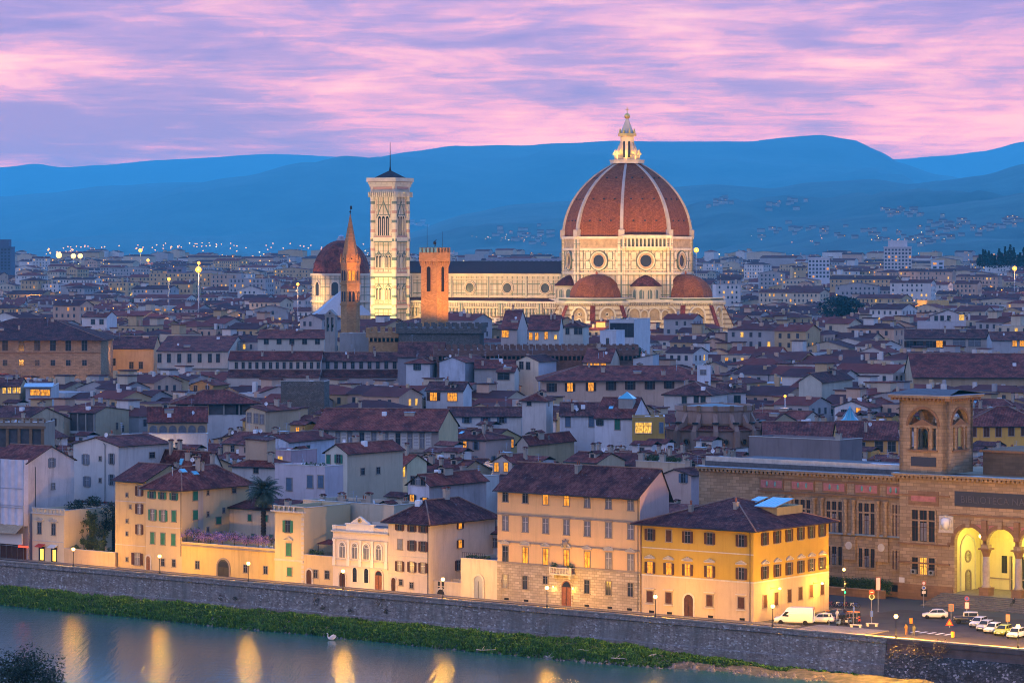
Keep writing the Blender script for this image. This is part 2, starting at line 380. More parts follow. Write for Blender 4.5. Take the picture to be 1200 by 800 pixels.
def window(parent, loc, rz, kind='o', w_=1.0, h=1.7, lit=0, sh=None, det=False):
 sh = sh or SH_BR
 a, g, s_ = wmesh(kind, w_, h, lit, sh, det)
 o = put('window', a, parent, loc, rz)
 if lit in (1, 2): o['label'] = 'lit window glowing warm orange'
 if det:
  put('pane', g, o)
  if s_ is not None:
   if kind == 'o':
    put('shutter', s_, o, (w_ / 2 + 0.13 - 0.1, -0.03, 0)); q = put('shutter', s_, o, (-w_ / 2 - 0.03 - w_ * 0.475, -0.03, 0))
   else:
    put('shutter', s_, o, (0.01, 0, 0)); put('shutter', s_, o, (-w_ / 2, 0, 0))
 return o
def pediment_mesh(w_, curved=False):
 k = ('ped', round(w_, 2), curved)
 if k in _wc: return _wc[k]
 m = MB(); hw = w_ / 2 + 0.3; h = 0.42
 m.box(-hw, -0.32, 0, hw, 0.0, 0.12, FRAME_L)
 if curved:
  n = 8; top = [(hw * math.cos(math.pi * i / n), 0.12 + h * math.sin(math.pi * i / n)) for i in range(n + 1)]
 else: top = [(hw, 0.12), (0, 0.12 + h), (-hw, 0.12)]
 k2 = len(top)
 m.add([(x, -0.14, z) for x, z in reversed(top)], [range(k2)], FRAME_L)
 for (xa, za), (xb, zb) in zip(top[:-1], top[1:]):
  m.add([(xa, -0.34, za), (xb, -0.34, zb), (xb, 0, zb), (xa, 0, za), (xa, -0.34, za + 0.1), (xb, -0.34, zb + 0.1), (xb, 0, zb + 0.1), (xa, 0, za + 0.1)],
   [(0, 1, 2, 3), (7, 6, 5, 4), (1, 0, 4, 5), (0, 3, 7, 4), (2, 1, 5, 6)], FRAME_L)
 r = m.mesh('pediment'); _wc[k] = r; return r
def slope_mesh(): pass
# ------------------------------------------------------------------ roof furniture meshes
def _chim(w_, d, h, cap):
 m = MB(); m.box(-w_ / 2, -d / 2, -1.2, w_ / 2, d / 2, h, CHIM); m.box(-w_ / 2 - .08, -d / 2 - .08, h, w_ / 2 + .08, d / 2 + .08, h + .12, CHIM)
 if cap == 0:
  for sx_ in (-1, 1): m.box(sx_ * w_ / 2 - .06, -d / 2, h + .12, sx_ * w_ / 2 + .06, d / 2, h + .45, CHIM)
  m.slab([(-w_ / 2 - .2, -d / 2 - .1, h + .45), (0, -d / 2 - .1, h + .7), (0, d / 2 + .1, h + .7), (-w_ / 2 - .2, d / 2 + .1, h + .45)], .07, TILE_A)
  m.slab([(0, -d / 2 - .1, h + .7), (w_ / 2 + .2, -d / 2 - .1, h + .45), (w_ / 2 + .2, d / 2 + .1, h + .45), (0, d / 2 + .1, h + .7)], .07, TILE_A)
 elif cap == 1:
  m.rev([(.16, h + .12), (.16, h + .6), (.26, h + .6), (.05, h + .85)], 8, POTS)
 else:
  for q in (-.22, .22): m.rev([(.12, h + .12), (.10, h + .75)], 8, POTS, q * w_, 0)
 return m.mesh('chimney')
CHIMS = [_chim(.7, .6, 1.0, 0), _chim(1.1, .6, 1.3, 0), _chim(.6, .6, .9, 1), _chim(1.2, .6, .9, 2), _chim(.6, .6, 1.8, 0)]
def _aerial():
 m = MB(); m.tube((0, 0, -.6), (0, 0, 2.6), .035, .025, METAL_G, 5)
 for z, l in ((2.5, .55), (2.1, .7), (1.7, .45)):
  m.tube((-l, 0, z), (l, 0, z), .02, .02, METAL_G, 4)
  for q in (-.8, -.3, .3, .8): m.tube((q * l, -.3, z), (q * l, .3, z), .012, .012, METAL_G, 3)
 return m.mesh('aerial')
AERIAL = _aerial()
def _dish():
 m = MB(); m.tube((0, 0, -.6), (0, 0, .6), .04, .04, METAL_G, 5)
 n = 10; pts = [(0, -.10, .75)]; 
 for i in range(n): a = 2 * math.pi * i / n; pts.append((.42 * math.cos(a), -.28 + .08 * math.sin(a), .75 + .42 * math.sin(a)))
 m.add(pts, [(0, 1 + (i + 1) % n, 1 + i) for i in range(n)], WHITEP); m.add([(p[0], p[1] + .03, p[2]) for p in pts], [(0, 1 + i, 1 + (i + 1) % n) for i in range(n)], WHITEP)
 m.tube((0, -.15, .55), (0, -.65, .75), .02, .02, METAL_G, 4); m.box(-.05, -.7, .7, .05, -.6, .8, METAL_D)
 return m.mesh('dish')
DISH = _dish()
def _skylight():
 m = MB(); m.box(-.5, -.7, -.3, .5, .7, .12, METAL_G); m.box(-.42, -.62, .12, .42, .62, .14, SKYL); return m.mesh('skylight')
SKYM = _skylight()
def _ac():
 m = MB(); m.box(-.45, -.2, -.3, .45, .2, .45, WHITEP); m.ring(0, .1, .2, .03, .02, METAL_D, METAL_D, 10, y=-.2); return m.mesh('cooling_unit')
ACM = _ac()
def _clut():
 out = []
 m = MB(); m.box(-.5, -.4, -.8, .5, .4, .75, WHITEP); out.append(('water_tank', m.mesh('water_tank')))
 m = MB(); m.rev([(.09, -.8), (.09, 1.3), (.17, 1.3), (.03, 1.55)], 6, METAL_G); out.append(('vent_pipe', m.mesh('vent_pipe')))
 m = MB(); m.box(-.8, -.1, -1.2, .8, 2.2, .9, CHIM); m.slab([(-1, -.4, .85), (0, -.4, 1.35), (0, 2.4, 1.35), (-1, 2.4, .85)], .1, TILE_A, WOOD_D); m.slab([(0, -.4, 1.35), (1, -.4, .85), (1, 2.4, .85), (0, 2.4, 1.35)], .1, TILE_A, WOOD_D); m.box(-.4, -.16, 0, .4, -.1, .7, GLASS); out.append(('dormer', m.mesh('dormer')))
 m = MB(); m.box(-1.1, -.6, -.8, 1.1, .6, .5, CHIM); m.box(-1.2, -.7, .5, 1.2, .7, .62, ZINC); out.append(('stair_head', m.mesh('stair_head')))
 return out
CLUT = _clut()
# ------------------------------------------------------------------ houses
FOOT = []          # footprints (world quads) of everything built, for the filler
PROT = []          # (px0, px1, py_bottom, Y) parts of the picture the filler must not cover
def local(o, W, D):  # corners
 c, s_ = math.cos(o[2]), math.sin(o[2])
 return [(o[0] + a * c - b * s_, o[1] + a * s_ + b * c) for a, b in ((0, 0), (W, 0), (W, D), (0, D))]
def roof_planes(kind, W, D, h, rise, oh, rf=0.5):
 """returns (planes, ridges, heightfunc)"""
 X0, X1, Y0, Y1 = -oh, W + oh, -oh, D + oh
 if kind == 'gx':
  ym = D * rf; sf = rise / ym; sb = rise / (D - ym); zf = h - oh * sf; zb = h - oh * sb; zr = h + rise
  e = 0.25
  pl = [[(-e, Y0, zf), (W + e, Y0, zf), (W + e, ym, zr), (-e, ym, zr)], [(-e, ym, zr), (W + e, ym, zr), (W + e, Y1, zb), (-e, Y1, zb)]]
  return pl, [((-e, ym, zr), (W + e, ym, zr))], lambda x, y: h + (y * sf if y < ym else (D - y) * sb)
 if kind == 'gy':
  xm = W * rf; sl_ = rise / xm; sr = rise / (W - xm); zl = h - oh * sl_; zr_ = h - oh * sr; z = h + rise; e = .3
  pl = [[(X0, -e, zl), (xm, -e, z), (xm, D + e, z), (X0, D + e, zl)], [(xm, -e, z), (X1, -e, zr_), (X1, D + e, zr_), (xm, D + e, z)]]
  return pl, [((xm, -e, z), (xm, D + e, z))], lambda x, y: h + (x * sl_ if x < xm else (W - x) * sr)
 if kind == 'hip':
  m = min(W, D) / 2; sl_ = rise / m; ze = h - oh * sl_; z = h + rise
  if W >= D:
   a, b = (m, D / 2, z), (W - m, D / 2, z)
   pl = [[(X0, Y0, ze), (X1, Y0, ze), b, a], [(X1, Y0, ze), (X1, Y1, ze), b], [(X1, Y1, ze), (X0, Y1, ze), a, b], [(X0, Y1, ze), (X0, Y0, ze), a]]
  else:
   a, b = (W / 2, m, z), (W / 2, D - m, z)
   pl = [[(X0, Y0, ze), (X1, Y0, ze), a], [(X1, Y0, ze), (X1, Y1, ze), b, a], [(X1, Y1, ze), (X0, Y1, ze), b], [(X0, Y1, ze), (X0, Y0, ze), a, b]]
  rd = [(a, b), ((X0, Y0, ze), a), ((X1, Y0, ze), b if W >= D else a), ((X1, Y1, ze), b), ((X0, Y1, ze), a if W >= D else b)]
  return pl, rd, lambda x, y: h + min(min(x, W - x), min(y, D - y)) * sl_
 if kind == 'sb':   # rises to the back
  s_ = rise / D
  return [[(-.25, Y0, h - oh * s_), (W + .25, Y0, h - oh * s_), (W + .25, D + .25, h + rise + .25 * s_), (-.25, D + .25, h + rise + .25 * s_)]], [], lambda x, y: h + y * s_
 if kind == 'sr':   # rises to the right
  s_ = rise / W
  return [[(X0, -.25, h - oh * s_), (W + .2, -.25, h + rise), (W + .2, D + .25, h + rise), (X0, D + .25, h - oh * s_)]], [], lambda x, y: h + x * s_
 if kind == 'sl':   # rises to the left
  s_ = rise / W
  return [[(-.2, -.25, h + rise), (X1, -.25, h - oh * s_), (X1, D + .25, h - oh * s_), (-.2, D + .25, h + rise)]], [], lambda x, y: h + (W - x) * s_
 return None, [], lambda x, y: h
def wall_mesh(m, kind, W, D, h, rise, mat, rf=.5, side=None, z0=0.0):
 side = side or mat
 if kind in ('hip',) or kind == 'flat':
  m.box(0, 0, z0, W, D, h, mat); 
  if kind == 'flat':
   t = .25
   for b in ((0, 0, W, t), (0, D - t, W, D), (0, t, t, D - t), (W - t, t, W, D - t)): m.box(b[0], b[1], h, b[2], b[3], h + .7, mat)
   m.box(-.08, -.08, h + .7, W + .08, t + .05, h + .8, FRAME_L); m.box(W - t - .05, t + .05, h + .7, W + .08, D, h + .8, FRAME_L)
  return
 zz_ = {'gx': ((0, 0), (D * rf, rise), (D, 0)), 'sb': ((0, 0), (D, rise))}.get(kind)
 if zz_:
  for x, rev_ in ((W, False), (0, True)):
   p = [(x, 0, z0), (x, D, z0)] + [(x, y, h + z) for y, z in reversed(zz_)]
   m.poly(list(reversed(p)) if rev_ else p, side)
  m.poly([(0, 0, z0), (W, 0, z0), (W, 0, h), (0, 0, h)], mat)
  zb = h + zz_[-1][1]
  m.poly([(W, D, z0), (0, D, z0), (0, D, zb), (W, D, zb)], mat)
  return
 xx = {'gy': ((0, 0), (W * rf, rise), (W, 0)), 'sr': ((0, 0), (W, rise)), 'sl': ((0, rise), (W, 0))}[kind]
 m.poly([(0, 0, z0), (W, 0, z0)] + [(x, 0, h + z) for x, z in reversed(xx)], mat)
 m.poly(list(reversed([(0, D, z0), (W, D, z0)] + [(x, D, h + z) for x, z in reversed(xx)])), mat)
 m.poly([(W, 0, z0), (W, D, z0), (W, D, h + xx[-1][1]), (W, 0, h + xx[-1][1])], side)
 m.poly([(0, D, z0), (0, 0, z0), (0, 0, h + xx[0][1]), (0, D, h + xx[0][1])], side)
class House: pd = 0; pz = 0
def house(label, org, W, D, h, roof='gx', rise=None, wall=CREAM, tile=None, oh=.55, rf=.5, group=None, name='house', cat='house', side=None, chim=None, z0=0.0, wear=.35, wmat=None, extras=True):
 """org = (x, y, angle) of the front left corner; walls + roof (> chimneys, aerials) as parts"""
 q = House(); q.W, q.D, q.h, q.org = W, D, h, org
 q.root = thing(name, label, cat, (org[0], org[1], 0), org[2], group)
 q.rise = rise if rise is not None else {'gx': D * .5 * .34, 'gy': W * .5 * .34, 'hip': min(W, D) * .5 * .36, 'sb': D * .22, 'sr': W * .2, 'sl': W * .2}.get(roof, 0)
 wm = wmat or plaster(wall, wear)
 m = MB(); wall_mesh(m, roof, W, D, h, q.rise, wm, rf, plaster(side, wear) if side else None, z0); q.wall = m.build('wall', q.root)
 pl, rd, q.hf = roof_planes(roof, W, D, h, q.rise, oh, rf)
 tile = tile or R.choice(TILES)
 m = MB()
 if pl:
  for p in pl: m.slab(p, .16, tile, WOOD_D)
  for a, b in rd: m.tube((a[0], a[1], a[2] + .03), (b[0], b[1], b[2] + .03), .13, .13, RIDGE, 5)
  # gutter along the front eave
  e = pl[0]
  m.tube((e[0][0], e[0][1] - .05, e[0][2] - .12), (e[1][0], e[1][1] - .05, e[1][2] - .12), .08, .08, METAL_D, 5) if roof in ('gx', 'hip', 'sb') else None
 else: m.box(.25, .25, h - .02, W - .25, D - .25, h + .12, R.choice([PAVE, ZINC, PAVE]))
 q.roof = m.build('roof', q.root)
 n = chim if chim is not None else R.choice([1, 2, 2, 3])
 for _ in range(n):
  x, y = R.uniform(.12, .88) * W, R.uniform(.15, .85) * D
  put('chimney', R.choice(CHIMS), q.roof, (x, y, q.hf(x, y)), R.choice([0, rad(90)]))
 if extras:
  if R.random() < .45: x, y = R.uniform(.2, .8) * W, R.uniform(.2, .6) * D; put('aerial', AERIAL, q.roof, (x, y, q.hf(x, y)), R.uniform(0, 3))
  for _ in range(R.choice([0, 1, 2, 2, 3])): nm, me = R.choice(CLUT); x, y = R.uniform(.1, .85) * W, R.uniform(.12, .6) * D; put(nm, me, q.roof, (x, y, q.hf(x, y)), 0)
  if R.random() < .35: x, y = R.uniform(.2, .8) * W, R.uniform(.1, .5) * D; put('satellite_dish', DISH, q.roof, (x, y, q.hf(x, y)), R.uniform(-.4, .8))
  if roof == 'flat' and R.random() < .7: x, y = R.uniform(.2, .8) * W, R.uniform(.2, .6) * D; put('cooling_unit', ACM, q.roof, (x, y, h + .4), R.uniform(-.4, .8))
 q.foot = local(org, W, D); FOOT.append(q.foot)
 return q
def skylight(q, x, y, sl=None, n=(0, -1)):
 o = put('skylight', SKYM, q.roof, (x, y, q.hf(x, y) + .1)); a = math.atan((q.hf(x, y + .3) - q.hf(x, y - .3)) / .6); b = math.atan((q.hf(x + .3, y) - q.hf(x - .3, y)) / .6)
 o.rotation_euler = (a, -b, 0); return o
def wrow(q, face, xs, z, kind='o', w_=1.0, h=1.6, lit=(), sh=None, det=False, ltype=1, curt=()):
 """a row of windows: xs are metres along the face (front: from the left, right: from the front)"""
 out = []
 for i, x in enumerate(xs):
  l = ltype if i in lit else (3 if i in curt else 0)
  if face == 'f': out.append(window(q.root, (x, 0, z), 0, kind, w_, h, l, sh, det))
  else: out.append(window(q.root, (q.W, x, z), rad(90), kind, w_, h, l, sh, det))
 return out
def spread(L, n, m=1.6): return [m + (L - 2 * m) * (i + .5) / n for i in range(n)] if n > 1 else [L / 2]
def fs(q, px):       # metres along the front face for a photo column
 k = K(px); c, s_ = math.cos(q.org[2]), math.sin(q.org[2]); return (k * q.org[1] - q.org[0]) / (c - k * s_)
def ss(q, px):       # metres along the right face
 c, s_ = math.cos(q.org[2]), math.sin(q.org[2]); x0, y0 = q.org[0] + q.W * c, q.org[1] + q.W * s_
 k = K(px); return (k * y0 - x0) / (-s_ - k * c)
def zf(q, px, py):
 s_ = fs(q, px); y = q.org[1] + s_ * math.sin(q.org[2]); return ZP(py, y)
def zs(q, px, py):
 t_ = ss(q, px); y = q.org[1] + q.W * math.sin(q.org[2]) + t_ * math.cos(q.org[2]); return ZP(py, y)
def wpx(q, face, pts, kind='o', w_=1.0, h=1.6, lit=(), sh=None, det=False, ltype=1, curt=()):
 """windows by the photo position of their centres, at their real place on the face"""
 out = []
 for i, (px, py) in enumerate(pts):
  l = ltype if i in lit else (3 if i in curt else 0)
  if face == 'f': z = zf(q, px, py) - h / 2; out.append(window(q.root, (fs(q, px), -q.pd if z < q.pz else 0, z), 0, kind, w_, h, l, sh, det))
  else: z = zs(q, px, py) - h / 2; out.append(window(q.root, (q.W + (q.pd if z < q.pz else 0), ss(q, px), z), rad(90), kind, w_, h, l, sh, det))
 return out
def corner(a, b, c, py, h, ang=37.9, Y=None, D=None):
 """front from column a to corner b, right side to column c, eave at py on corner b, eave height h"""
 A = rad(ang); tx, ty = math.cos(A), -math.sin(A); nx, ny = math.sin(A), math.cos(A)
 if Y is None: Y = (HC - h) * F / (py - 294.0)
 h = HC - (py - 294.0) * Y / F
 cx, cy = K(b) * Y, Y
 W = (cx - K(a) * cy) / (tx - K(a) * ty)
 if D is None: D = (K(c) * cy - cx) / (nx - K(c) * ny)
 return (cx - W * tx, cy - W * ty, -A), W, D, h
def H(label, a, b, c, py, h, roof='gx', ang=37.9, Y=None, D=None, prot=None, **k):
 org, W, D, h = corner(a, b, c, py, h, ang, Y, D)
 q = house(label, org, W, D, h, roof, **k)
 if prot: PROT.append((a - 1, max(b, c or 0) + 1, prot, org[1]))
 return q
RIDGE = flat('ridge_tiles', (0.30, 0.17, 0.12), .85, 0, .4)
PAVE = flat('roof_felt', (0.13, 0.12, 0.12), .8, 0, .35)
# ================================================================== SETTING
def setting(name, m, kind='structure', **k): o = m.build(name, **k) if isinstance(m, MB) else m; o['kind'] = kind; return o
def rvq(u0, v0, u1, v1, z): return [(*RV(u0, v0), z), (*RV(u1, v0), z), (*RV(u1, v1), z), (*RV(u0, v1), z)]
# ground under the city: one sheet out past the hills
m, t, b = newmat('paving_and_earth'); o_ = ocoord(t)
g = t.ramp(t.noise(o_, 0.02, 5, 0.6), [(0.35, (0.045, 0.043, 0.045)), (0.65, (0.075, 0.068, 0.060))]); t.link(g, b.inputs['Base Color']); b.inputs['Roughness'].default_value = .9
GROUNDM = m
def GZ(Y): return 0 if Y < 1450 else min(30.0, (Y - 1450) * .009)
g = MB(); YS = [1450, 2000, 3000, 4780, 41000]
def gpt(i, x): return (x, YS[i], GZ(YS[i]))
aR, aL = RV(260, -.4), RV(-700, -.4); g.poly([(*aL, 0), (*aR, 0), (1300, 60, 0), (14000, 60, 0), (14000, 1450, 0), (-14000, 1450, 0), (-14000, aL[1], 0)], GROUNDM)
for i in range(4): g.poly([gpt(i, -14000), gpt(i, 14000), gpt(i + 1, 14000), gpt(i + 1, -14000)], GROUNDM)
ground = setting('ground', g)
# near bank and the slope up to the terrace the photograph is taken from
g = MB(); us = [-400, -200, -100, 0, 100, 200, 400]
rows = [(0, -9, 0), (400, 0, -6.5), (385, 0, 0.2), (210, 0, 0.6), (120, 0, 14), (50, 0, 40), (12, 0, 53.8), (-60, 0, 54)]
vs = []
for Yv, _, z in rows[1:]:
 for u in us: vs.append((u, Yv - u * .35 if Yv > 300 else Yv, z))
n = len(us); fcs = [(j * n + i + 1, j * n + i, (j + 1) * n + i, (j + 1) * n + i + 1) for j in range(len(rows) - 2) for i in range(n - 1)]
NEARG = flat('near_bank_grass', (0.035, 0.065, 0.02), .95, 0, .5, .3)
g.add(vs, [tuple(reversed(f)) for f in fcs], NEARG); setting('near_bank', g)
# river
m, t, b = newmat('river_water'); o_ = ocoord(t)
b.inputs['Base Color'].default_value = (0.018, 0.090, 0.082, 1); b.inputs['Roughness'].default_value = 0.13; b.inputs['IOR'].default_value = 1.33
h1 = t.noise(t.mapping(o_, (0.35, 0.9, 1), rot=(0, 0, A0)), 1.0, 4, 0.6); h2 = t.noise(t.mapping(o_, (1.1, .10, 1)), 1.0, 3, .6)
bump(t, b, t.math('ADD', h1, t.math('MULTIPLY', h2, 2.2)), 0.42, 0.10)
WZ = -5.2
g = MB(); g.poly(rvq(-900, -160, 900, -0.5, WZ), m); setting('river', g)
# grassy foot of the wall
def bank_edge(u): return -12.6 + 1.3 * noise.noise((u * .05, 3.3, 0)) + .6 * noise.noise((u * .3, 8, 0)) + (3.2 * max(0, min(1, (u - 18) / 22)))
m, t, b = newmat('bank_soil'); o_ = ocoord(t)
t.link(t.ramp(t.noise(o_, .6, 5, .7), [(.35, (.028, .030, .014)), (.5, (.07, .065, .045)), (.7, (.17, .135, .10))]), b.inputs['Base Color']); b.inputs['Roughness'].default_value = .95
SOIL = m
g = MB(); vs = []; fcs = []; nu = 340; nv = 14
def bank_pt(u, s_):
 e = bank_edge(u); v = -1.0 + (e + 1.0) * s_
 z = -3.7 - 1.0 * max(0, min(1, (u - 25) / 20)) + (WZ - .25 + 3.7 + 1.0 * max(0, min(1, (u - 25) / 20))) * s_ ** 1.8
 z += (.35 * noise.noise((u * .22, v * .22, 0)) + .18 * noise.noise((u * .9, v * .9, 4))) * (1 - s_ ** 4) 
 return (*RV(u, v), z)
for i in range(nu + 1):
 u = -190 + 330 * i / nu
 for j in range(nv + 1): vs.append(bank_pt(u, j / nv))
for i in range(nu):
 for j in range(nv): a = i * (nv + 1) + j; fcs.append((a, a + nv + 1, a + nv + 2, a + 1))
g.add(vs, [tuple(reversed(f)) for f in fcs], SOIL, True); setting('river_bank', g)
# grass: tufts of blades, thick on the slope, thinning to bare shingle at the right
def foliage_mat(name, c1, c2, c3):
 m, t, b = newmat(name); oi = t.new('ShaderNodeTexCoord').outputs['Object']
 gi = t.new('ShaderNodeNewGeometry').outputs['Random Per Island']
 t.link(t.ramp(t.math('ADD', t.math('MULTIPLY', gi, .5), t.math('MULTIPLY', t.noise(oi, .45, 3, .6), .6)), [(.25, c1), (.55, c2), (.85, c3)]), b.inputs['Base Color'])
 b.inputs['Roughness'].default_value = .85; return m
GRASSM = foliage_mat('bank_grass', (.012, .052, .003), (.042, .135, .006), (.10, .235, .010))
g = MB(); r2 = random.Random(5); vs = []; fcs = []
for i in range(26000):
 u = r2.uniform(-150, 78); s_ = r2.random() ** .9 * .93
 if noise.noise((u * .10, s_ * 2, 7)) * .35 + s_ > 1.02 + (.12 if u < 10 else 0): continue
 if u > 36 and (s_ > .55 - (u - 36) * .02 + .3 * noise.noise((u * .2, s_ * 4, 1)) ): continue
 if u > 70: continue
 x, y, z = bank_pt(u, s_); h_ = r2.uniform(.25, .68) * (.75 + .6 * noise.noise((u * .25, s_ * 5, 2))) * (1 if u < 30 else .6); 
 for k in range(3):
  a = r2.uniform(0, 6.28); w_ = r2.uniform(.10, .22); l = r2.uniform(.1, .45); bx, by = x + r2.uniform(-.25, .25), y + r2.uniform(-.25, .25)
  c_, s2 = math.cos(a), math.sin(a); bb = len(vs)
  vs += [(bx - s2 * w_, by + c_ * w_, z - .1), (bx + s2 * w_, by - c_ * w_, z - .1), (bx + c_ * l + s2 * w_ * .3, by + s2 * l - c_ * w_ * .3, z + h_), (bx + c_ * l * .8 - s2 * w_ * .5, by + s2 * l * .8 + c_ * w_ * .5, z + h_ * .8)]
  fcs.append((bb, bb + 1, bb + 2, bb + 3))
g.add(vs, fcs, GRASSM); setting('grass', g, 'stuff', uv=False); tag(bpy.data.objects['grass'], 'thick green grass covering the bank between the river and the stone wall', 'grass')
# embankment wall
m, t, b = newmat('river_wall_stone'); o_ = t.new('ShaderNodeTexCoord').outputs['Object']; uv = uvcoord(t)
vo = t.new('ShaderNodeTexVoronoi'); t.link(t.mapping(uv, (2.8, 4.6, 1)), vo.inputs['Vector']); vo.inputs['Scale'].default_value = 1
cell = t.new('ShaderNodeSeparateXYZ'); t.link(vo.outputs['Color'], cell.inputs[0])
base = t.ramp(cell.outputs[0], [(.0, (.20, .145, .12)), (.6, (.33, .25, .205)), (.93, (.42, .34, .28)), (.955, (.62, .56, .50))])
big = t.noise(t.mapping(uv, (.12, .35, 1)), 1.0, 5, .65); sm = t.noise(t.mapping(uv, (.16, .16, 1)), 1.0, 5, .7)
wash = t.ramp(t.noise(t.mapping(uv, (.9, .12, 1), (4, 2, 0)), 1.0, 5, .7), [(.42, 0.0), (.66, .8)])
a = t.mix(t.ramp(sm, [(.48, 0.0), (.62, .85)]), base, (.24, .21, .18))
a = t.mix(t.math('MULTIPLY', wash, .65), a, (.055, .050, .048))
a = t.mix(t.ramp(big, [(.5, 0.0), (.7, .6)]), a, (.16, .10, .07))
t.link(a, b.inputs['Base Color']); b.inputs['Roughness'].default_value = .95
bump(t, b, vo.outputs['Distance'], .8, .06); WALLM = m
m, t, b = newmat('bastion_stone'); uv = uvcoord(t)
vo = t.new('ShaderNodeTexVoronoi'); t.link(t.mapping(uv, (3.0, 4.2, 1)), vo.inputs['Vector']); vo.inputs['Scale'].default_value = 1
cell = t.new('ShaderNodeSeparateXYZ'); t.link(vo.outputs['Color'], cell.inputs[0])
a = t.ramp(cell.outputs[0], [(.0, (.03, .03, .034)), (.6, (.055, .055, .062)), (.88, (.12, .12, .13)), (.965, (.34, .34, .36))])
a = t.mix(t.ramp(t.noise(t.mapping(uv, (.35, .35, 1)), 1, 5, .7), [(.5, 0.0), (.62, .9)]), a, (.025, .022, .022))
t.link(a, b.inputs['Base Color']); b.inputs['Roughness'].default_value = .95; bump(t, b, vo.outputs['Distance'], .9, .08); BASTM = m
COPE = flat('coping_stone', (.34, .28, .22), .85, 0, .35, .8)
CROWNS = flat('wall_top_render', (.16, .10, .085), .9, 0, .4, .4)
u_b = U(1040, 0)
wl = thing('embankment_wall', 'long rough stone wall rising from the grassy bank to the riverside road', 'wall', (*RV(0, 0), 0), -A0)
def wallsec(g, u0, u1, prof, mat):       # prof: (v, z) from top to bottom
 N = max(2, int((u1 - u0) / 3)); vs = []; fcs = []
 for i in range(N + 1):
  u = u0 + (u1 - u0) * i / N
  for j, (v, z) in enumerate(prof): vs.append((u, v + (.05 * noise.noise((u * .3, z * .6, 2)) if 0 < j < len(prof) - 1 else 0), z))
 k = len(prof)
 for i in range(N):
  for j in range(k - 1): a = i * k + j; fcs.append((a, a + 1, a + k + 1, a + k))
 g.add(vs, fcs, mat)
g = MB(); wallsec(g, -260, u_b, [(0, .62), (-.12, -1.0), (-.25, -2.9), (-.28, -3.0), (-.55, -3.15), (-.75, -5.9)], WALLM); g.box(-260, 0, -.2, u_b, .42, .62, WALLM); g.build('masonry', wl)
g = MB(); g.box(-260, -.12, .62, u_b, .5, .86, COPE); [g.box(u - .012, -.135, .615, u + .012, .51, .868, BLACKP) for u in [x * 2.0 for x in range(-70, 30)]]; g.build('coping', wl)
bw = thing('bastion_wall', 'darker blackened bastion of rubble stone at the right end of the river wall', 'wall', (*RV(0, 0), 0), -A0)
g = MB(); wallsec(g, u_b + .02, 160, [(-.2, .62), (-.25, -.9), (-.35, -1.25)], CROWNS); wallsec(g, u_b + .02, 160, [(-.55, -1.25), (-.9, -3.2), (-1.4, -6.0)], BASTM)
g.box(u_b + .02, -.55, -1.45, 160, -.2, -1.24, CROWNS); g.poly([(u_b + .02, -.2, .62), (u_b + .02, -.55, -1.25), (u_b + .02, -1.4, -6), (u_b + .02, 0, -6), (u_b + .02, 0, .62)], BASTM); g.box(u_b + .02, -.2, -.2, 160, .42, .62, CROWNS); g.build('masonry', bw)
g = MB(); g.box(u_b + .02, -.32, .62, 160, .5, .86, COPE); g.build('coping', bw)
# weeds growing out of the wall joints
WEEDM = foliage_mat('dry_weeds', (.035, .022, .012), (.06, .04, .02), (.07, .075, .03))
def leafball(g, c, r, n, s_, mat, rr, flat_=1.0):
 for _ in range(n):
  a = rr.uniform(0, 6.283); z = rr.uniform(-1, 1); q = math.sqrt(max(0, 1 - z * z)); d = rr.random() ** .45
  x, y, z = c[0] + r * d * q * math.cos(a), c[1] + r * d * q * math.sin(a), c[2] + r * d * z * flat_
  v1 = Vector((rr.gauss(0, 1), rr.gauss(0, 1), rr.gauss(0, .6))).normalized() * s_ * rr.uniform(.6, 1.3); v2 = v1.cross(Vector((rr.gauss(0, 1), rr.gauss(0, 1), rr.gauss(0, 1))).normalized())
  if v2.length < 1e-3: continue
  v2 = v2.normalized() * v1.length * .7
  p = Vector((x, y, z)); g.add([p - v1, p + v2 * .6, p + v1, p - v2 * .6], [(0, 1, 2, 3)], mat)
wd = [(371, 703, .9), (378, 712, .6), (445, 705, 1.0), (452, 716, .7), (372, 723, .5), (446, 727, .5), (258, 700, .5), (275, 701, .5), (640, 742, .7), (1052, 763, 1.5), (1075, 762, 1.6), (1088, 768, .9), (1105, 760, 1.6), (185, 700, .6), (410, 714, .5)]
for i, (px, py, r_) in enumerate(wd):
 u = U(px, -.5); x, y = RV(u, -.75 if px > 1040 else -.3); z = ZP(py, y); g = MB(); leafball(g, (0, 0, 0), r_, int(130 * r_), .14, WEEDM, r2)
 tag(g.build('wall_shrub', None, (x, y, z), 0, False), 'dry brown shrub tuft rooted in the river wall', 'shrub', 'shrubs growing from the river wall')
# riverside road, pavement, piazza
ROADM = flat('asphalt', (.088, .070, .058), .8, 0, .3, .25); PAVM = stone('pavement_slabs', (.24, .21, .18), 1.2, .8, .02, .6, .25)
STEPM = flat('piazza_steps_stone', (.24, .20, .16), .8, 0, .2); LINEM = flat('road_paint', (.75, .72, .66), .7, 0, .2)
g = MB(); g.poly(rvq(-260, .5, 200, 7.6, .01), ROADM); g.poly(rvq(47.4, 7.6, 200, 38, .01), ROADM); setting('road', g)
g = MB(); 
def rvbox(g, u0, v0, z0, u1, v1, z1, mat): g.prism([RV(u0, v0), RV(u1, v0), RV(u1, v1), RV(u0, v1)], z0, z1, mat)
rvbox(g, -260, .5, 0.01, 200, 2.0, .14, PAVM); rvbox(g, -260, 7.6, .01, 47.4, 9.2, .15, PAVM); rvbox(g, 49, 5.5, .01, 61, 12, .15, PAVM)
setting('pavement', g)
g = MB()
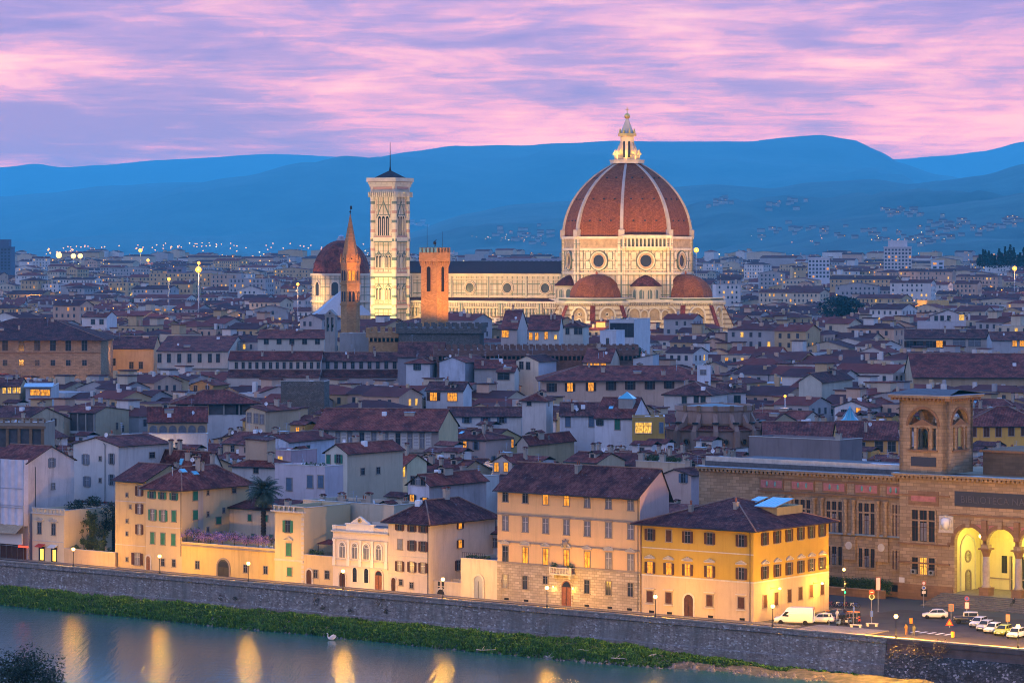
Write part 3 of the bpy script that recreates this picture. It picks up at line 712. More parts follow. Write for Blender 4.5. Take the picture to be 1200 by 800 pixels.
for i in range(9): rvbox(g, 52 + 3.2 * i, 4.2, .014, 53.8 + 3.2 * i, 4.32, .018, LINEM)
for i in range(5): rvbox(g, 64 + i * 1.4, 13, .014, 64.5 + i * 1.4, 15.2, .018, LINEM)
setting('road_markings', g)
# hills
R2 = [(-400, 190), (-50, 196), (0, 196), (40, 192), (70, 196), (130, 193), (180, 188), (240, 185), (300, 181), (340, 181), (400, 184), (440, 185), (520, 190), (700, 200), (900, 195), (1050, 187), (1100, 183), (1150, 178), (1200, 166), (1300, 158), (1600, 175)]
R1 = [(-500, 245), (-50, 232), (0, 230), (60, 226), (120, 218), (200, 214), (260, 213), (320, 207), (380, 196), (430, 186), (480, 178), (530, 171), (600, 170.5), (660, 168), (720, 165), (780, 166), (830, 166), (880, 166), (920, 161), (960, 158), (1000, 164), (1030, 177), (1055, 191), (1100, 205), (1200, 225), (1600, 240)]
R3 = [(-300, 300), (430, 296), (480, 272), (548, 250), (600, 240), (660, 236), (720, 230), (790, 219), (840, 216), (900, 221), (950, 214), (980, 212), (1025, 210), (1065, 216), (1100, 212), (1150, 206), (1200, 192), (1300, 175), (1600, 170)]
R4 = [(300, 300), (820, 290), (900, 276), (950, 262), (1000, 254), (1080, 243), (1150, 235), (1200, 226), (1300, 215), (1600, 205)]
def hillmat(name, c1, c2):
 m, t, b = newmat(name); o_ = t.new('ShaderNodeTexCoord').outputs['Object']
 n_ = t.noise(o_, .0016, 6, .7); n2 = t.noise(o_, .009, 4, .7)
 t.link(t.ramp(t.math('ADD', t.math('MULTIPLY', n_, .6), t.math('MULTIPLY', n2, .4)), [(.38, c1), (.52, c2), (.66, tuple(x * 1.8 for x in c2))]), b.inputs['Base Color']); b.inputs['Roughness'].default_value = 1; return m
HILLM = hillmat('wooded_hillside', (.006, .022, .022), (.030, .070, .055))
def interp(P_, x):
 for (a, ya), (b_, yb) in zip(P_[:-1], P_[1:]):
  if a <= x <= b_: f = (x - a) / (b_ - a); f = f * f * (3 - 2 * f) * .5 + f * .5; return ya + (yb - ya) * f
 return P_[0][1] if x < P_[0][0] else P_[-1][1]
def hills(P_, Yr, Yf, a, b_, seed, rel=.10):
 g = MB(); nx, ny = 260, 34; vs = []
 for i in range(nx + 1):
  px = a + (b_ - a) * i / nx; zr = ZP(interp(P_, px) + .8 * noise.noise((px * .03, seed, 0)) + .35 * noise.noise((px * .15, seed, 0)), Yr)
  for j in range(ny + 1):
   s_ = j / (ny - 6)
   Y = Yf + (Yr - Yf) * s_
   x = K(px) * (Yr * .75 + Y * .25)
   if s_ <= 1:
    z = -6 + (zr + 6) * (s_ ** 1.35) + rel * zr * math.sin(math.pi * s_) * (noise.fractal((x / Yr * 9, Y / Yr * 6, seed), .9, 2, 6)) * 1.3
   else: z = zr * (1 - (s_ - 1) * 1.2)
   vs.append((x, Y, max(-6, z)))
 k = ny + 1
 fcs = [(i * k + j, (i + 1) * k + j, (i + 1) * k + j + 1, i * k + j + 1) for i in range(nx) for j in range(ny)]
 g.add(vs, fcs, HILLM, True)
 o = g.build('hills', uv=False); o['kind'] = 'structure'; return (P_, Yr, Yf)
hills(R2, 37000, 30000, -250, 1450, 1.0, .2); hills(R1, 25000, 15000, -450, 1650, 5.0, .3); hills(R3, 14500, 7500, -100, 1600, 9.0, .35); hills(R4, 9500, 5300, 500, 1600, 13.0, .2)
# the blue evening air between the camera and the far hills
hz = bpy.data.materials.new('evening_haze'); hz.use_nodes = True; t = NT(hz.node_tree); t.n.clear()
pv = t.new('ShaderNodeVolumePrincipled'); pv.inputs['Color'].default_value = (.16, .86, 1.0, 1); pv.inputs['Density'].default_value = .42e-4; pv.inputs['Anisotropy'].default_value = .0
o = t.new('ShaderNodeOutputMaterial'); t.link(pv.outputs[0], o.inputs['Volume'])
g = MB(); g.box(-15000, -400, -9, 15000, 42000, 1210, hz); setting('haze', g, 'stuff', uv=False)
tag(bpy.data.objects['haze'], 'blue evening haze over the plain and hills', 'haze')
# ================================================================== RIVERFRONT
VF = 9.0
def RH(label, a, b, py, D, roof='gx', v=VF, c=None, **k):
 """riverfront house: front columns a-b at river offset v, eave at py at its right corner"""
 u0, u1 = U(a, v), U(b, v); x, y = RV(u0, v); xb, yb = RV(u1, v); h = ZP(py, yb)
 if c is not None: D = (K(c) * yb - xb) / (SA - K(c) * CA)
 q = house(label, (x, y, -A0), u1 - u0, D, h, roof, **k); PROT.append((a - 1, max(b, c or 0) + 1, 720, y)); return q
def band(q, z, h_=.22, d=.10, mat=None, faces='fr', x0=None, x1=None):
 g = MB(); mat = mat or FRAME_L
 if 'f' in faces: g.box(x0 or 0, -d, z, (x1 or q.W) + (d if 'r' in faces else 0), 0.01, z + h_, mat)
 if 'r' in faces: g.box(q.W - .01, 0.011, z, q.W + d, q.D, z + h_, mat)
 return g.build('string_course', q.root)
def panelmat(q, z0, z1, mat, d=.04, faces='f', name='ground_floor_facing'):
 q.pd = d; q.pz = z1 - 1; g = MB(); g.box(0.0, -d, z0, q.W + d, .01, z1, mat) if 'f' in faces else None
 if 'r' in faces: g.box(q.W - .01, .011, z0, q.W + d, q.D, z1, mat)
 return g.build(name, q.root)
def pipe(q, x, z0, z1, face='f'):
 g = MB(); 
 if face == 'f': g.tube((x, -.12, z0), (x, -.12, z1), .06, .06, METAL_D, 6); g.tube((x, -.12, z1), (x + .1, -.6, z1 + .35), .06, .06, METAL_D, 6)
 else: g.tube((q.W + .12, x, z0), (q.W + .12, x, z1), .06, .06, METAL_D, 6)
 g.build('drainpipe', q.root)
def archdoor(q, px, py_top, w_, mat, label=None, z0=.1, trim=None, fanlight=False, face='f'):
 s_ = fs(q, px); zt = zf(q, px, py_top); g = MB(); trim = trim or FRAME_L
 g.arch(0, 0, zt - z0 - w_ / 2, w_ / 2, .28, .14, trim)
 f = g.build('door_surround', q.root, (s_, -q.pd, z0))
 g = MB(); r_ = w_ / 2; zs_ = zt - z0 - r_; n = 8
 g.add(list(reversed([(r_, -.05, 0)] + [(r_ * math.cos(math.pi * i / n), -.05, zs_ + r_ * math.sin(math.pi * i / n)) for i in range(n + 1)] + [(-r_, -.05, 0)])), [range(n + 3)], mat)
 g.box(-.03, -.08, 0, .03, -.05, zs_, METAL_D)
 for z_ in (.5, 1.4): 
  for sx_ in (-1, 1): g.box(sx_ * r_ * .25, -.075, z_, sx_ * r_ * .8, -.05, z_ + .7, mat)
 if fanlight: g.box(-r_ * .95, -.08, zs_ - .05, r_ * .95, -.051, zs_ + .05, METAL_D); g.arch(0, zs_, zs_, r_ * .8, .01, .02, METAL_D, GLASS, y=-.06, jambs=False)
 d = g.build('door', f); 
 if label: d['label'] = label
 return f
def box_part(q, name, b, mat, parent=None, label=None):
 g = MB(); g.box(*b, mat); o = g.build(name, parent or q.root)
 if label: o['label'] = label
 return o
# --- big orange palazzo, seven bays
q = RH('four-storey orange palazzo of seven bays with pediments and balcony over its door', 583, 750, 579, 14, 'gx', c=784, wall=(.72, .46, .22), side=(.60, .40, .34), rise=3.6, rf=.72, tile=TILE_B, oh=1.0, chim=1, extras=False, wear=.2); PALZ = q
panelmat(q, 0, zf(q, 700, 668), ASHLAR, .08)
for s_ in (0, 1): g = MB(); [g.box(q.W - .9 if s_ else 0, -.14, .0 + i * .75, q.W + .1 if s_ else .9, .02, .5 + i * .75, ASHLAR) for i in range(5)]; g.build('quoins', q.root)
for yy in (602.5, 634.5): band(q, zf(q, 585, yy), .28, .12, FRAME_S, 'f')
band(q, zf(q, 585, 659.5), .35, .16, FRAME_S, 'f')
cols = [592.4, 615.8, 639.7, 664, 688.4, 713.4, 739.3]
def rowy(y0, px): return y0 + (px - 592.4) * .068
wpx(q, 'f', [(p, rowy(580.8, p)) for p in cols], 'n', 1.05, 1.8, {2, 3}, det=True, curt={4, 5, 6})
wpx(q, 'f', [(p, rowy(612.6, p)) for p in cols], 'n', 1.1, 2.3, det=True, curt={0, 1, 2, 3, 4, 5, 6})
ws = wpx(q, 'f', [(p, rowy(648.6, p)) for p in cols], 'n', 1.1, 2.5, {1, 2, 3, 4}, det=True, curt={6, 5})
for i, o in enumerate(ws): put('pediment', pediment_mesh(1.3, i % 2 == 1 or i == 3), o, (0, 0, 2.85)); 
for i, o in enumerate([x for x in q.root.children if x.name.startswith('window')][:14]):
 g = MB(); g.box(-.85, -.28, 0, .85, 0, .14, FRAME_S); g.box(-.75, -.16, -.14, .75, 0, 0, FRAME_S); g.build('cornice', o, (0, 0, (1.8 if i < 7 else 2.3) + .25))
wpx(q, 'f', [(p, rowy(680.5, p)) for p in cols if abs(p - 664) > 2 and abs(p - 639.7) > 2], 'n', 1.0, 2.1, det=True, curt={0})
wpx(q, 'f', [(639.7, 679)], 'n', .9, 1.2, det=True)
archdoor(q, 664.5, 680, 1.9, DOORW, 'brown wooden door under a fanlight', trim=ASHLAR, fanlight=True)
s_ = fs(q, 662); zb = zf(q, 662, 671)
bl = MB(); bl.box(s_ - 2.1, -1.3, zb - .25, s_ + 2.1, 0, zb, FRAME_L)
for x in (-1.6, 1.6): bl.box(s_ + x - .2, -1.0, zb - .8, s_ + x + .2, 0, zb - .25, FRAME_L)
bl.box(s_ - 2.1, -1.3, zb + .8, s_ + 2.1, -1.1, zb + .95, FRAME_L)
for i in range(14): bl.rev([(.05, zb), (.10, zb + .3), (.05, zb + .8)], 6, FRAME_L, s_ - 1.95 + i * .3, -1.2)
for x in (-2.0, 2.0): bl.box(s_ + x - .12, -1.32, zb, s_ + x + .12, -1.05, zb + 1.0, FRAME_L); bl.box(s_ + x - .08, -1.05, zb + .8, s_ + x + .08, 0, zb + .95, FRAME_L)
bl.build('balcony', q.root)
s2 = fs(q, 663); zc = zf(q, 663, 637)
g = MB(); g.rev([(.0, -.7), (.35, -.5), (.55, 0), (.5, .5), (.0, .55)], 10, FRAME_S, smooth=True); 
for a_ in range(8): aa = a_ * math.pi / 4; g.tube((0, 0, 0), (math.cos(aa) * .95, 0, math.sin(aa) * .85), .13, .05, FRAME_S)
o = g.build('coat_of_arms', q.root, (s2, -.1, zc))
PLANTM = foliage_mat('potted_leaves', (.02, .045, .012), (.04, .085, .02), (.09, .14, .04))
x_, y_ = q.org[0], q.org[1]
def wloc(q, lx, ly, z): c, s_ = math.cos(q.org[2]), math.sin(q.org[2]); return (q.org[0] + lx * c - ly * s_, q.org[1] + lx * s_ + ly * c, z)
def pot_plant(loc, r_, label, h=.9, cat='potted plant', group=None, mat=None, n=120, potr=.3):
 t_ = thing('potted_plant', label, cat, loc, 0, group); g = MB(); g.rev([(potr * .7, 0), (potr, .45), (potr * 1.08, .5)], 10, POTS); g.build('pot', t_)
 g = MB(); leafball(g, (0, 0, h), r_, n, .16, mat or PLANTM, r2, 1.0); g.tube((0, 0, .4), (0, 0, h), .04, .03, WOOD_D); g.build('foliage', t_, uv=False); return t_
pot_plant(wloc(q, s_ - 1.7, -.6, zb), .62, 'bushy potted plant at the left end of the palazzo balcony', 1.1)
pot_plant(wloc(q, s_ + 1.6, -.6, zb), .60, 'bushy potted plant at the right end of the palazzo balcony', 1.1)
pipe(q, q.W - .3, 0, q.h - .6)
for px in (594, 617, 688, 715, 738): g = MB(); s3 = fs(q, px); g.box(s3 - .45, -.10, .25, s3 + .45, -.02, .6, BLACKP); g.build('cellar_grate', q.root)
# --- ochre three-storey block on the corner
q = RH('ochre three-storey corner palazzo with brown shutters beside the white van', 752, 883, 618, 16, 'hip', c=971, wall=(.50, .32, .05), tile=TILE_B, oh=1.3, rise=3.4, chim=0, extras=False, wear=.2); OCH = q
zl = zf(q, 760, 674); panelmat(q, 0, zl, plaster((.56, .42, .26), .3), .05, 'fr'); band(q, zl, .22, .12, FRAME_L); band(q, zf(q, 755, 641.5), .16, .06, FRAME_L, 'f')
cf = [762, 784, 806, 832, 869]; sf = [896, 910.5, 924.5, 938, 950.5, 963]
def ry(y0, px): return y0 + (px - 762) * .068
wpx(q, 'f', [(p, ry(626, p)) for p in cf if p != 784], 'o', 1.0, 1.75, sh=SH_BR, det=True); wpx(q, 'f', [(784, ry(626, 784))], 'c', 1.0, 1.75, sh=SH_BR, det=True)
ws = wpx(q, 'f', [(p, ry(664.5, p)) for p in cf], 'o', 1.0, 1.75, {0, 1, 2, 3}, sh=SH_BR, det=True)
def sry(y0, y1, px): return y0 + (px - 896) / 67 * (y1 - y0)
wpx(q, 's', [(p, sry(631, 621, p)) for p in sf], 'o', 1.05, 1.85, sh=SH_BR, det=True)
ws += wpx(q, 's', [(p, sry(670.5, 659.5, p)) for p in sf], 'o', 1.05, 1.85, sh=SH_BR, det=True)
for o in ws: put('pediment', pediment_mesh(1.3), o, (0, 0, 2.25))
gw = wpx(q, 'f', [(p, ry(698.5, p)) for p in cf if p != 806], 'c', 1.15, 1.7, sh=SH_BR, det=True)
for o in gw: g = MB(); g.box(-.95, -.3, 2.0, .95, 0, 2.16, FRAME_L); g.box(-.85, -.25, -.35, .85, 0, -.2, FRAME_L); g.build('hood_moulding', o)
wpx(q, 's', [(p, sry(704, 689, p)) for p in (896, 909, 924.5, 937.5, 950, 963)], 'c', 1.0, 1.9, sh=SH_BR, det=True)
archdoor(q, 807.5, 696, 1.7, SH_BR, 'dark red arched door', trim=FRAME_L)
pipe(q, q.W - .55, 0, q.h - .9)
for px in (764, 785, 833, 870): g = MB(); s3 = fs(q, px); g.box(s3 - .45, -.12, .2, s3 + .45, -.04, .55, BLACKP); g.build('cellar_grate', q.root)
for (lx, ly) in ((.30, .42), (.64, .60)): put('chimney', CHIMS[2], q.roof, (q.W * lx, q.D * ly * .5, q.hf(q.W * lx, q.D * ly * .5)))
# roof lights and their little dormer block
g = MB(); W_, D_ = q.W, q.D; zr = q.h + 1.3; g.box(W_ * .52, D_ * .52, q.h, W_ * .86, D_ * .86, zr + .9, plaster((.34, .27, .13), .4)); dm = g.build('dormer', q.root)
for (xa, xb) in ((.53, .62), (.66, .85)):
 g = MB(); g.slab([(W_ * xa, D_ * .50, zr + .95), (W_ * xb, D_ * .50, zr + .95), (W_ * xb, D_ * .76, zr + 2.0), (W_ * xa, D_ * .76, zr + 2.0)], .12, METAL_G)
 nn = int((xb - xa) * W_ / .6); dzz = 1.05 / (D_ * .26)
 for i in range(nn):
  for j in range(4):
   x0 = W_ * xa + .08 + i * (xb - xa) * W_ / nn; x1 = x0 + (xb - xa) * W_ / nn - .1; ya = D_ * .5 + j * D_ * .26 / 4 + .06; yb_ = ya + D_ * .26 / 4 - .1
   g.poly([(x0, ya, zr + .97 + (ya - D_ * .5) * dzz), (x1, ya, zr + .97 + (ya - D_ * .5) * dzz), (x1, yb_, zr + .97 + (yb_ - D_ * .5) * dzz), (x0, yb_, zr + .97 + (yb_ - D_ * .5) * dzz)], SKYL)
 g.build('skylight', dm)
# --- brown-shuttered house
q = RH('cream four-storey house with brown shutters and a low hipped roof, right of the arched palazzetto', 455, 503, 610, 18, 'hip', c=580, wall=(.66, .54, .40), side=None, tile=TILE_B, rise=2.9, oh=.9, chim=1, wear=.35); q1 = q
wpx(q, 'f', [(468.5, 616), (483, 617.5), (496, 618.5)], 'o', .95, 1.4, sh=SH_BR, det=True)
wpx(q, 'f', [(483, 639), (496, 640)], 'o', .95, 1.6, sh=SH_BR, det=True); wpx(q, 'f', [(469, 637.5)], 'c', .95, 1.6, sh=SH_GY, det=True)
wpx(q, 'f', [(468.5, 663), (483, 664), (496, 665)], 'o', .95, 1.6, sh=SH_BR, det=True, curt={0, 1, 2})
wpx(q, 'f', [(470, 682), (482.5, 685.5)], 'n', .7, .9, det=True); archdoor(q, 461.5, 676.5, .95, SH_BR)
wpx(q, 's', [(539, 614.5), (539, 637)], 'o', .9, 1.3, {0, 1}, sh=SH_BR, det=True); wpx(q, 's', [(537, 662)], 'o', .9, 1.6, sh=SH_BR, det=True)
band(q, zf(q, 460, 651), .12, .05, FRAME_L, 'f'); band(q, zf(q, 460, 672), .12, .05, FRAME_L, 'f'); pipe(q, q.W - .2, 0, q.h - .6)
# --- low annex with arched gate
q = RH('low cream annex with an arched garage gate and roof terrace left of the orange palazzo', 540, 583, 662, 9, 'flat', wall=(.62, .52, .38), chim=0, extras=False); q2 = q
archdoor(q, 561, 674, 1.8, METAL_G, 'pale metal gate'); g = MB()
for i in range(12): g.box(.2 + i * .42, .1, q.h + .8, .24 + i * .42, .14, q.h + 1.7, METAL_D)
g.box(.2, .1, q.h + 1.66, q.W - .1, .14, q.h + 1.7, METAL_D); g.build('railing', q.root)
for i in range(7): pot_plant(wloc(q, .8 + i * .7, .9, q.h + .12), .4, 'leafy pot on the terrace of the annex with the arched gate', .8, group='pots on the annex terrace', n=60)
q = RH('narrow lamplit link with an iron gate between the shuttered house and the annex', 504, 540, 688, 5, 'flat', v=VF + 1.0, wall=(.60, .50, .36), chim=0, extras=False)
archdoor(q, 517, 693 - 3, 1.6, METAL_D, 'iron gate')
# --- small arched palazzetto
q = RH('ornate white two-storey palazzetto with four arched windows and a crested parapet', 390, 455, 625, 10, 'flat', wall=(.70, .58, .44), chim=0, extras=False, wear=.15); PZ = q
W_ = q.W; zm = zf(q, 420, 661); g = MB()
g.box(-.15, -.35, q.h - .25, W_ + .15, .1, q.h, FRAME_L); g.box(0, -.18, q.h - 1.5, W_, 0, q.h - 1.35, FRAME_L)
g.box(0, -.22, zm + .55, W_, 0, zm + .75, FRAME_L); g.box(0, -.22, zm - .55, W_, 0, zm - .35, FRAME_L); g.build('string_course', q.root)
cx4 = [fs(q, p) for p in (401.5, 416, 429.5, 444)]
WHT = plaster((.74, .68, .58), .15)
for i in range(6):
 x = (.35, (cx4[0] + cx4[1]) / 2, (cx4[1] + cx4[2]) / 2, (cx4[2] + cx4[3]) / 2, W_ - .35, -9)[i]
 if x < -1: continue
 for dx_ in ((-.0,) if 0 < i < 4 else (0,)):
  g = MB(); g.box(x - .22, -.16, zm + .75, x + .22, 0, q.h - 1.5, WHT); g.box(x - .32, -.22, q.h - 1.8, x + .32, 0, q.h - 1.5, WHT); g.box(x - .32, -.25, zm - .35, x + .32, 0, zm + .9, WHT); g.build('pilaster', q.root)
for x in cx4:
 g = MB(); g.arch(0, 0, 1.9, .62, .22, .14, WHT, CURTAIN); g.arch(0, 1.9, 1.9, .42, .06, .07, WHT, None, jambs=False); g.box(-.04, -.08, 0, .04, -.02, 1.9, FRAME_W); g.box(-.62, -.08, 1.85, .62, -.02, 1.95, FRAME_W)
 o = g.build('window', q.root, (x, 0, zm + .95)); 
 for s_ in (-1, 1): g = MB(); g.box(s_ * .30, -.12, .05, s_ * .60, -.05, 1.8, SH_GY); g.build('shutter', o)
for i, x in enumerate(cx4):
 if i in (1, 2): g = MB(); g.arch(0, 0, 1.9, .48, .2, .12, WHT, GLASS); [g.box(-.48, -.06, z_, .48, -.03, z_ + .05, METAL_D) for z_ in (.5, 1.0, 1.5)]; g.box(-.02, -.06, 0, .02, -.03, 2.3, METAL_D); g.build('window', q.root, (x, 0, 1.1))
archdoor(q, 444, 668, 1.5, DOORW, 'orange-brown panelled door with fanlight', fanlight=True); archdoor(q, 401.5, 670, 1.3, SH_BR)
g = MB(); zt = q.h; cx = fs(q, 422); wd_ = 3.0
g.box(cx - wd_, -.1, zt, cx + wd_, .35, zt + 1.1, WHT); g.box(cx - wd_ - .2, -.2, zt + 1.1, cx + wd_ + .2, .4, zt + 1.3, WHT)
g.add([(cx - wd_ * .75, -.08, zt + 1.3), (cx + wd_ * .75, -.08, zt + 1.3), (cx + .5, -.08, zt + 2.3), (cx, -.08, zt + 2.55), (cx - .5, -.08, zt + 2.3), (cx - wd_ * .75, .25, zt + 1.3), (cx + wd_ * .75, .25, zt + 1.3), (cx + .5, .25, zt + 2.3), (cx, .25, zt + 2.55), (cx - .5, .25, zt + 2.3)],
 [(0, 1, 2, 3, 4), (9, 8, 7, 6, 5), (1, 6, 7, 2), (2, 7, 8, 3), (3, 8, 9, 4), (4, 9, 5, 0)], WHT)
for s_ in (-1, 1): g.rev([(.25, zt), (.3, zt + .6), (.34, zt + .75)], 4, WHT, cx + s_ * (W_ / 2 - .4), .1); g.box(cx + s_ * (W_ / 2 - .75), -.1, zt, cx + s_ * (W_ / 2), .3, zt + .85, WHT)
cr = g.build('crested_parapet', q.root); g = MB(); g.ring(cx, zt + 1.85, .22, .18, .14, GOLD, FRAME_S, 12, y=-.08); g.build('emblem', cr)
# --- terrace house annex left of palazzetto
q = RH('low yellow wing with a furnished roof terrace left of the arched palazzetto', 356, 390, 657, 9, 'flat', wall=(.62, .46, .24), chim=0, extras=False); q3 = q
wpx(q, 'f', [(370, 672), (383.5, 673)], 'n', .9, 1.3, det=True); archdoor(q, 362.5, 667, 1.2, SH_BR)
g = MB(); g.slab([(1.8, 1.2, q.h + 2.6), (q.W - .2, 1.2, q.h + 2.6), (q.W - .2, 4.2, q.h + 3.1), (1.8, 4.2, q.h + 3.1)], .12, TILE_A, WOOD_D); [g.tube((x, 1.4, q.h), (x, 1.4, q.h + 2.6), .07, .07, WOOD_D) for x in (2.0, q.W - .4)]; g.build('terrace_canopy', q.root)
for i in range(3): pot_plant(wloc(q, .9 + i * 1.1, 1.0, q.h + .12), .55, 'round clipped bush on the terrace left of the palazzetto', .9, group='clipped bushes on the yellow wing', n=120)
# --- cream narrow house with cornice
q = RH('cream two-window house with green shutters and heavy balustraded cornice beside the palm', 322, 356, 600, 12, 'flat', wall=(.62, .48, .26), chim=1, extras=False, wear=.2); q4 = q
g = MB(); g.box(-.5, -.6, q.h - .15, q.W + .3, .2, q.h + .12, FRAME_L); [g.box(x, -.35, q.h + .12, x + .3, -.1, q.h + .8, FRAME_L) for x in (0, 1.1, 2.2, 3.3, 4.4)]; g.box(-.1, -.4, q.h + .8, q.W, -.1, q.h + .95, FRAME_L); g.build('cornice', q.root)
wpx(q, 'f', [(337.5, 616.5)], 'o', 1.15, 2.0, sh=SH_GR, det=True); ws = wpx(q, 'f', [(338.5, 643.5)], 'c', 1.15, 2.1, sh=SH_GR, det=True); put('pediment', pediment_mesh(1.3), ws[0], (0, 0, 2.6))
wpx(q, 'f', [(339.5, 669.5)], 'c', 1.0, 1.4, sh=SH_GR, det=True); band(q, zf(q, 330, 656.5), .3, .15, FRAME_L, 'f')
g = MB(); [g.box(q.W - .5, -.08, .2 + i * .8, q.W + .05, .02, .7 + i * .8, FRAME_L) for i in range(int(q.h / .8))]; g.build('quoins', q.root)
# --- wisteria terrace
q = RH('long yellow terrace wall with an arched carriage gate under the wisteria', 213, 322, 648, 7, 'flat', wall=(.66, .46, .17), chim=0, extras=False, cat='terrace'); TER = q
archdoor(q, 262, 655, 2.7, METAL_D, 'grey iron carriage gate', trim=FRAME_S, fanlight=True)
wpx(q, 'f', [(231.5, 661.5), (288, 666), (311.5, 667.5)], 'n', .9, 1.3, det=True); band(q, q.h + .1, .25, .3, FRAME_S, 'f')
g = MB(); [g.box(.1 + i * .16, .05, q.h + .8, .13 + i * .16, .08, q.h + 1.6, METAL_D) for i in range(40)]; g.box(.1, .05, q.h + 1.6, 6.6, .09, q.h + 1.65, METAL_D); g.build('railing', q.root)
WISM = foliage_mat('wisteria_blossom', (.16, .085, .22), (.34, .20, .44), (.50, .36, .60)); WISL = foliage_mat('wisteria_leaves', (.02, .035, .012), (.05, .07, .025), (.10, .11, .05))
ws_ = thing('wisteria', 'purple blossoming wisteria draped along the terrace over the carriage gate', 'climbing plant', wloc(q, 0, 0, q.h + .6), -A0)
g = MB(); gl_ = MB()
for i in range(150):
 x = r2.uniform(.2, q.W - 1.2); zc = .9 + 1.0 * r2.random() + .5 * noise.noise((x * .3, 0, 0)); leafball(g, (x, r2.uniform(-.5, 1.6), zc), r2.uniform(.35, .7), 34, .12, WISM, r2, 1.2)
 if i % 2: leafball(gl_, (x, r2.uniform(-.2, 2.2), zc + .1), .6, 22, .14, WISL, r2)
g.build('blossom', ws_, uv=False); gl_.build('leaves', ws_, uv=False)
g = MB()
for i in range(8): x = .8 + i * (q.W - 2) / 7; g.tube((x, .4, 0), (x, .4, 1.6), .06, .05, WOOD_D); g.tube((x, .4, 1.6), (x, 2.4, 1.7), .04, .04, WOOD_D)
g.box(.3, .35, 1.55, q.W - .8, .45, 1.65, WOOD_D); g.build('pergola', ws_)
for i, (px, sc_) in enumerate(((301, 1), (308, .8), (314, .9))):
 t_ = thing('terrace_chair', 'white garden chair on the wisteria terrace', 'chair', wloc(q, fs(q, px), .9, q.h + .12), 0, 'white chairs on the wisteria terrace')
 g = MB(); g.box(-.25, -.25, .42, .25, .25, .47, WHITEP); g.build('seat', t_); g = MB(); g.box(-.25, .22, .47, .25, .27, 1.0, WHITEP); g.build('backrest', t_)
 for x in (-.22, .22):
  for y in (-.22, .22): g = MB(); g.box(x - .02, y - .02, 0, x + .02, y + .02, .42, WHITEP); g.build('leg', t_)
# --- cream L-shaped house with green shutters
q = RH('cream four-storey house with bright green shutters left of the wisteria terrace', 171, 213, 570, 17, 'hip', c=292, wall=(.58, .44, .24), tile=TILE_A, rise=3.0, oh=.9, chim=3, wear=.2); G1 = q
wpx(q, 'f', [(178, 579.5), (190.5, 580.5), (204, 581.5)], 'o', 1.0, 1.2, sh=SH_GR, det=True)
wpx(q, 'f', [(179, 603), (191.5, 604)], 'o', 1.0, 1.9, sh=SH_GR, det=True, curt={0, 1}); wpx(q, 'f', [(204, 604.5)], 'c', 1.0, 1.9, sh=SH_GR, det=True)
wpx(q, 'f', [(179, 630), (191, 631), (203.5, 632)], 'c', 1.0, 2.0, sh=SH_GR, det=True); wpx(q, 'f', [(191, 658.5), (204, 659.5)], 'n', .8, 1.2, det=True)
archdoor(q, 174, 651, 1.0, DOORW)
wpx(q, 's', [(229, 580.5), (229, 603), (229, 626.5)], 'c', 1.3, 1.6, sh=SH_GR, det=True); wpx(q, 's', [(256, 609.5), (280, 607.5), (256.5, 627), (280, 625)], 'c', 1.3, 1.2, sh=SH_GR, det=True); wpx(q, 's', [(274, 574.5)], 'n', 1.0, .8, det=True)
wpx(q, 's', [(243.5, 577), (243.5, 602), (243.5, 620), (262, 597.5)], 'n', .5, .8, det=True)
band(q, zf(q, 180, 617), .14, .05, FRAME_L, 'f'); pipe(q, q.W - .1, 3, q.h - .5); skylight(q, q.W * .62, q.D * .22); skylight(q, q.W * .7, q.D * .35)
g = MB(); g.box(q.W, 4.0, 2, q.W + .12, 5.3, q.h - .3, plaster((.45, .38, .30), .3)); g.build('buttress_strip', q.root)
q = RH('tall plain cream house with dark brown shutters, behind the first embankment garden', 135, 171, 562, 12, 'gx', v=VF + .6, wall=(.58, .42, .20), tile=TILE_A, rise=2.4, oh=.9, chim=1, extras=False); q5 = q
wpx(q, 'f', [(163.5, 575), (163.5, 596), (163.5, 620)], 'o', .95, 1.7, sh=SH_BR, det=True, curt={0, 1, 2}); wpx(q, 'f', [(161, 654.5)], 'o', 1.4, 2.1, sh=SH_BR, det=True, curt={0})
wpx(q, 'f', [(149, 579.5), (153, 593.5), (149, 610), (149, 625), (149, 655)], 'n', .45, .6, det=True); band(q, zf(q, 140, 638), .14, .05, FRAME_L, 'f'); band(q, zf(q, 140, 587), .14, .05, FRAME_L, 'f')
# garden behind a low wall
q = RH('low lamplit garden wall below the trees at the left bend of the road', 75, 135, 652, .4, 'flat', v=VF, wall=(.62, .44, .24), chim=0, extras=False, name='garden_wall', cat='wall')
q = RH('dark stone retaining wall behind the riverside garden trees', 62, 135, 597, 6, 'flat', v=VF + 14, wmat=RUBBLE, chim=0, extras=False, name='retaining_wall', cat='wall')
for i in range(9):
 pot_plant(wloc(q, 7 + i * 1.5, .7, q.h + .2), .28, 'red-leaved pot on the terrace above the garden wall', .85, group='row of pots above the garden', mat=foliage_mat('red_flowers', (.16, .02, .02), (.28, .04, .03), (.05, .08, .02)) if i == 0 else bpy.data.materials['red_flowers'], n=40, potr=.25)
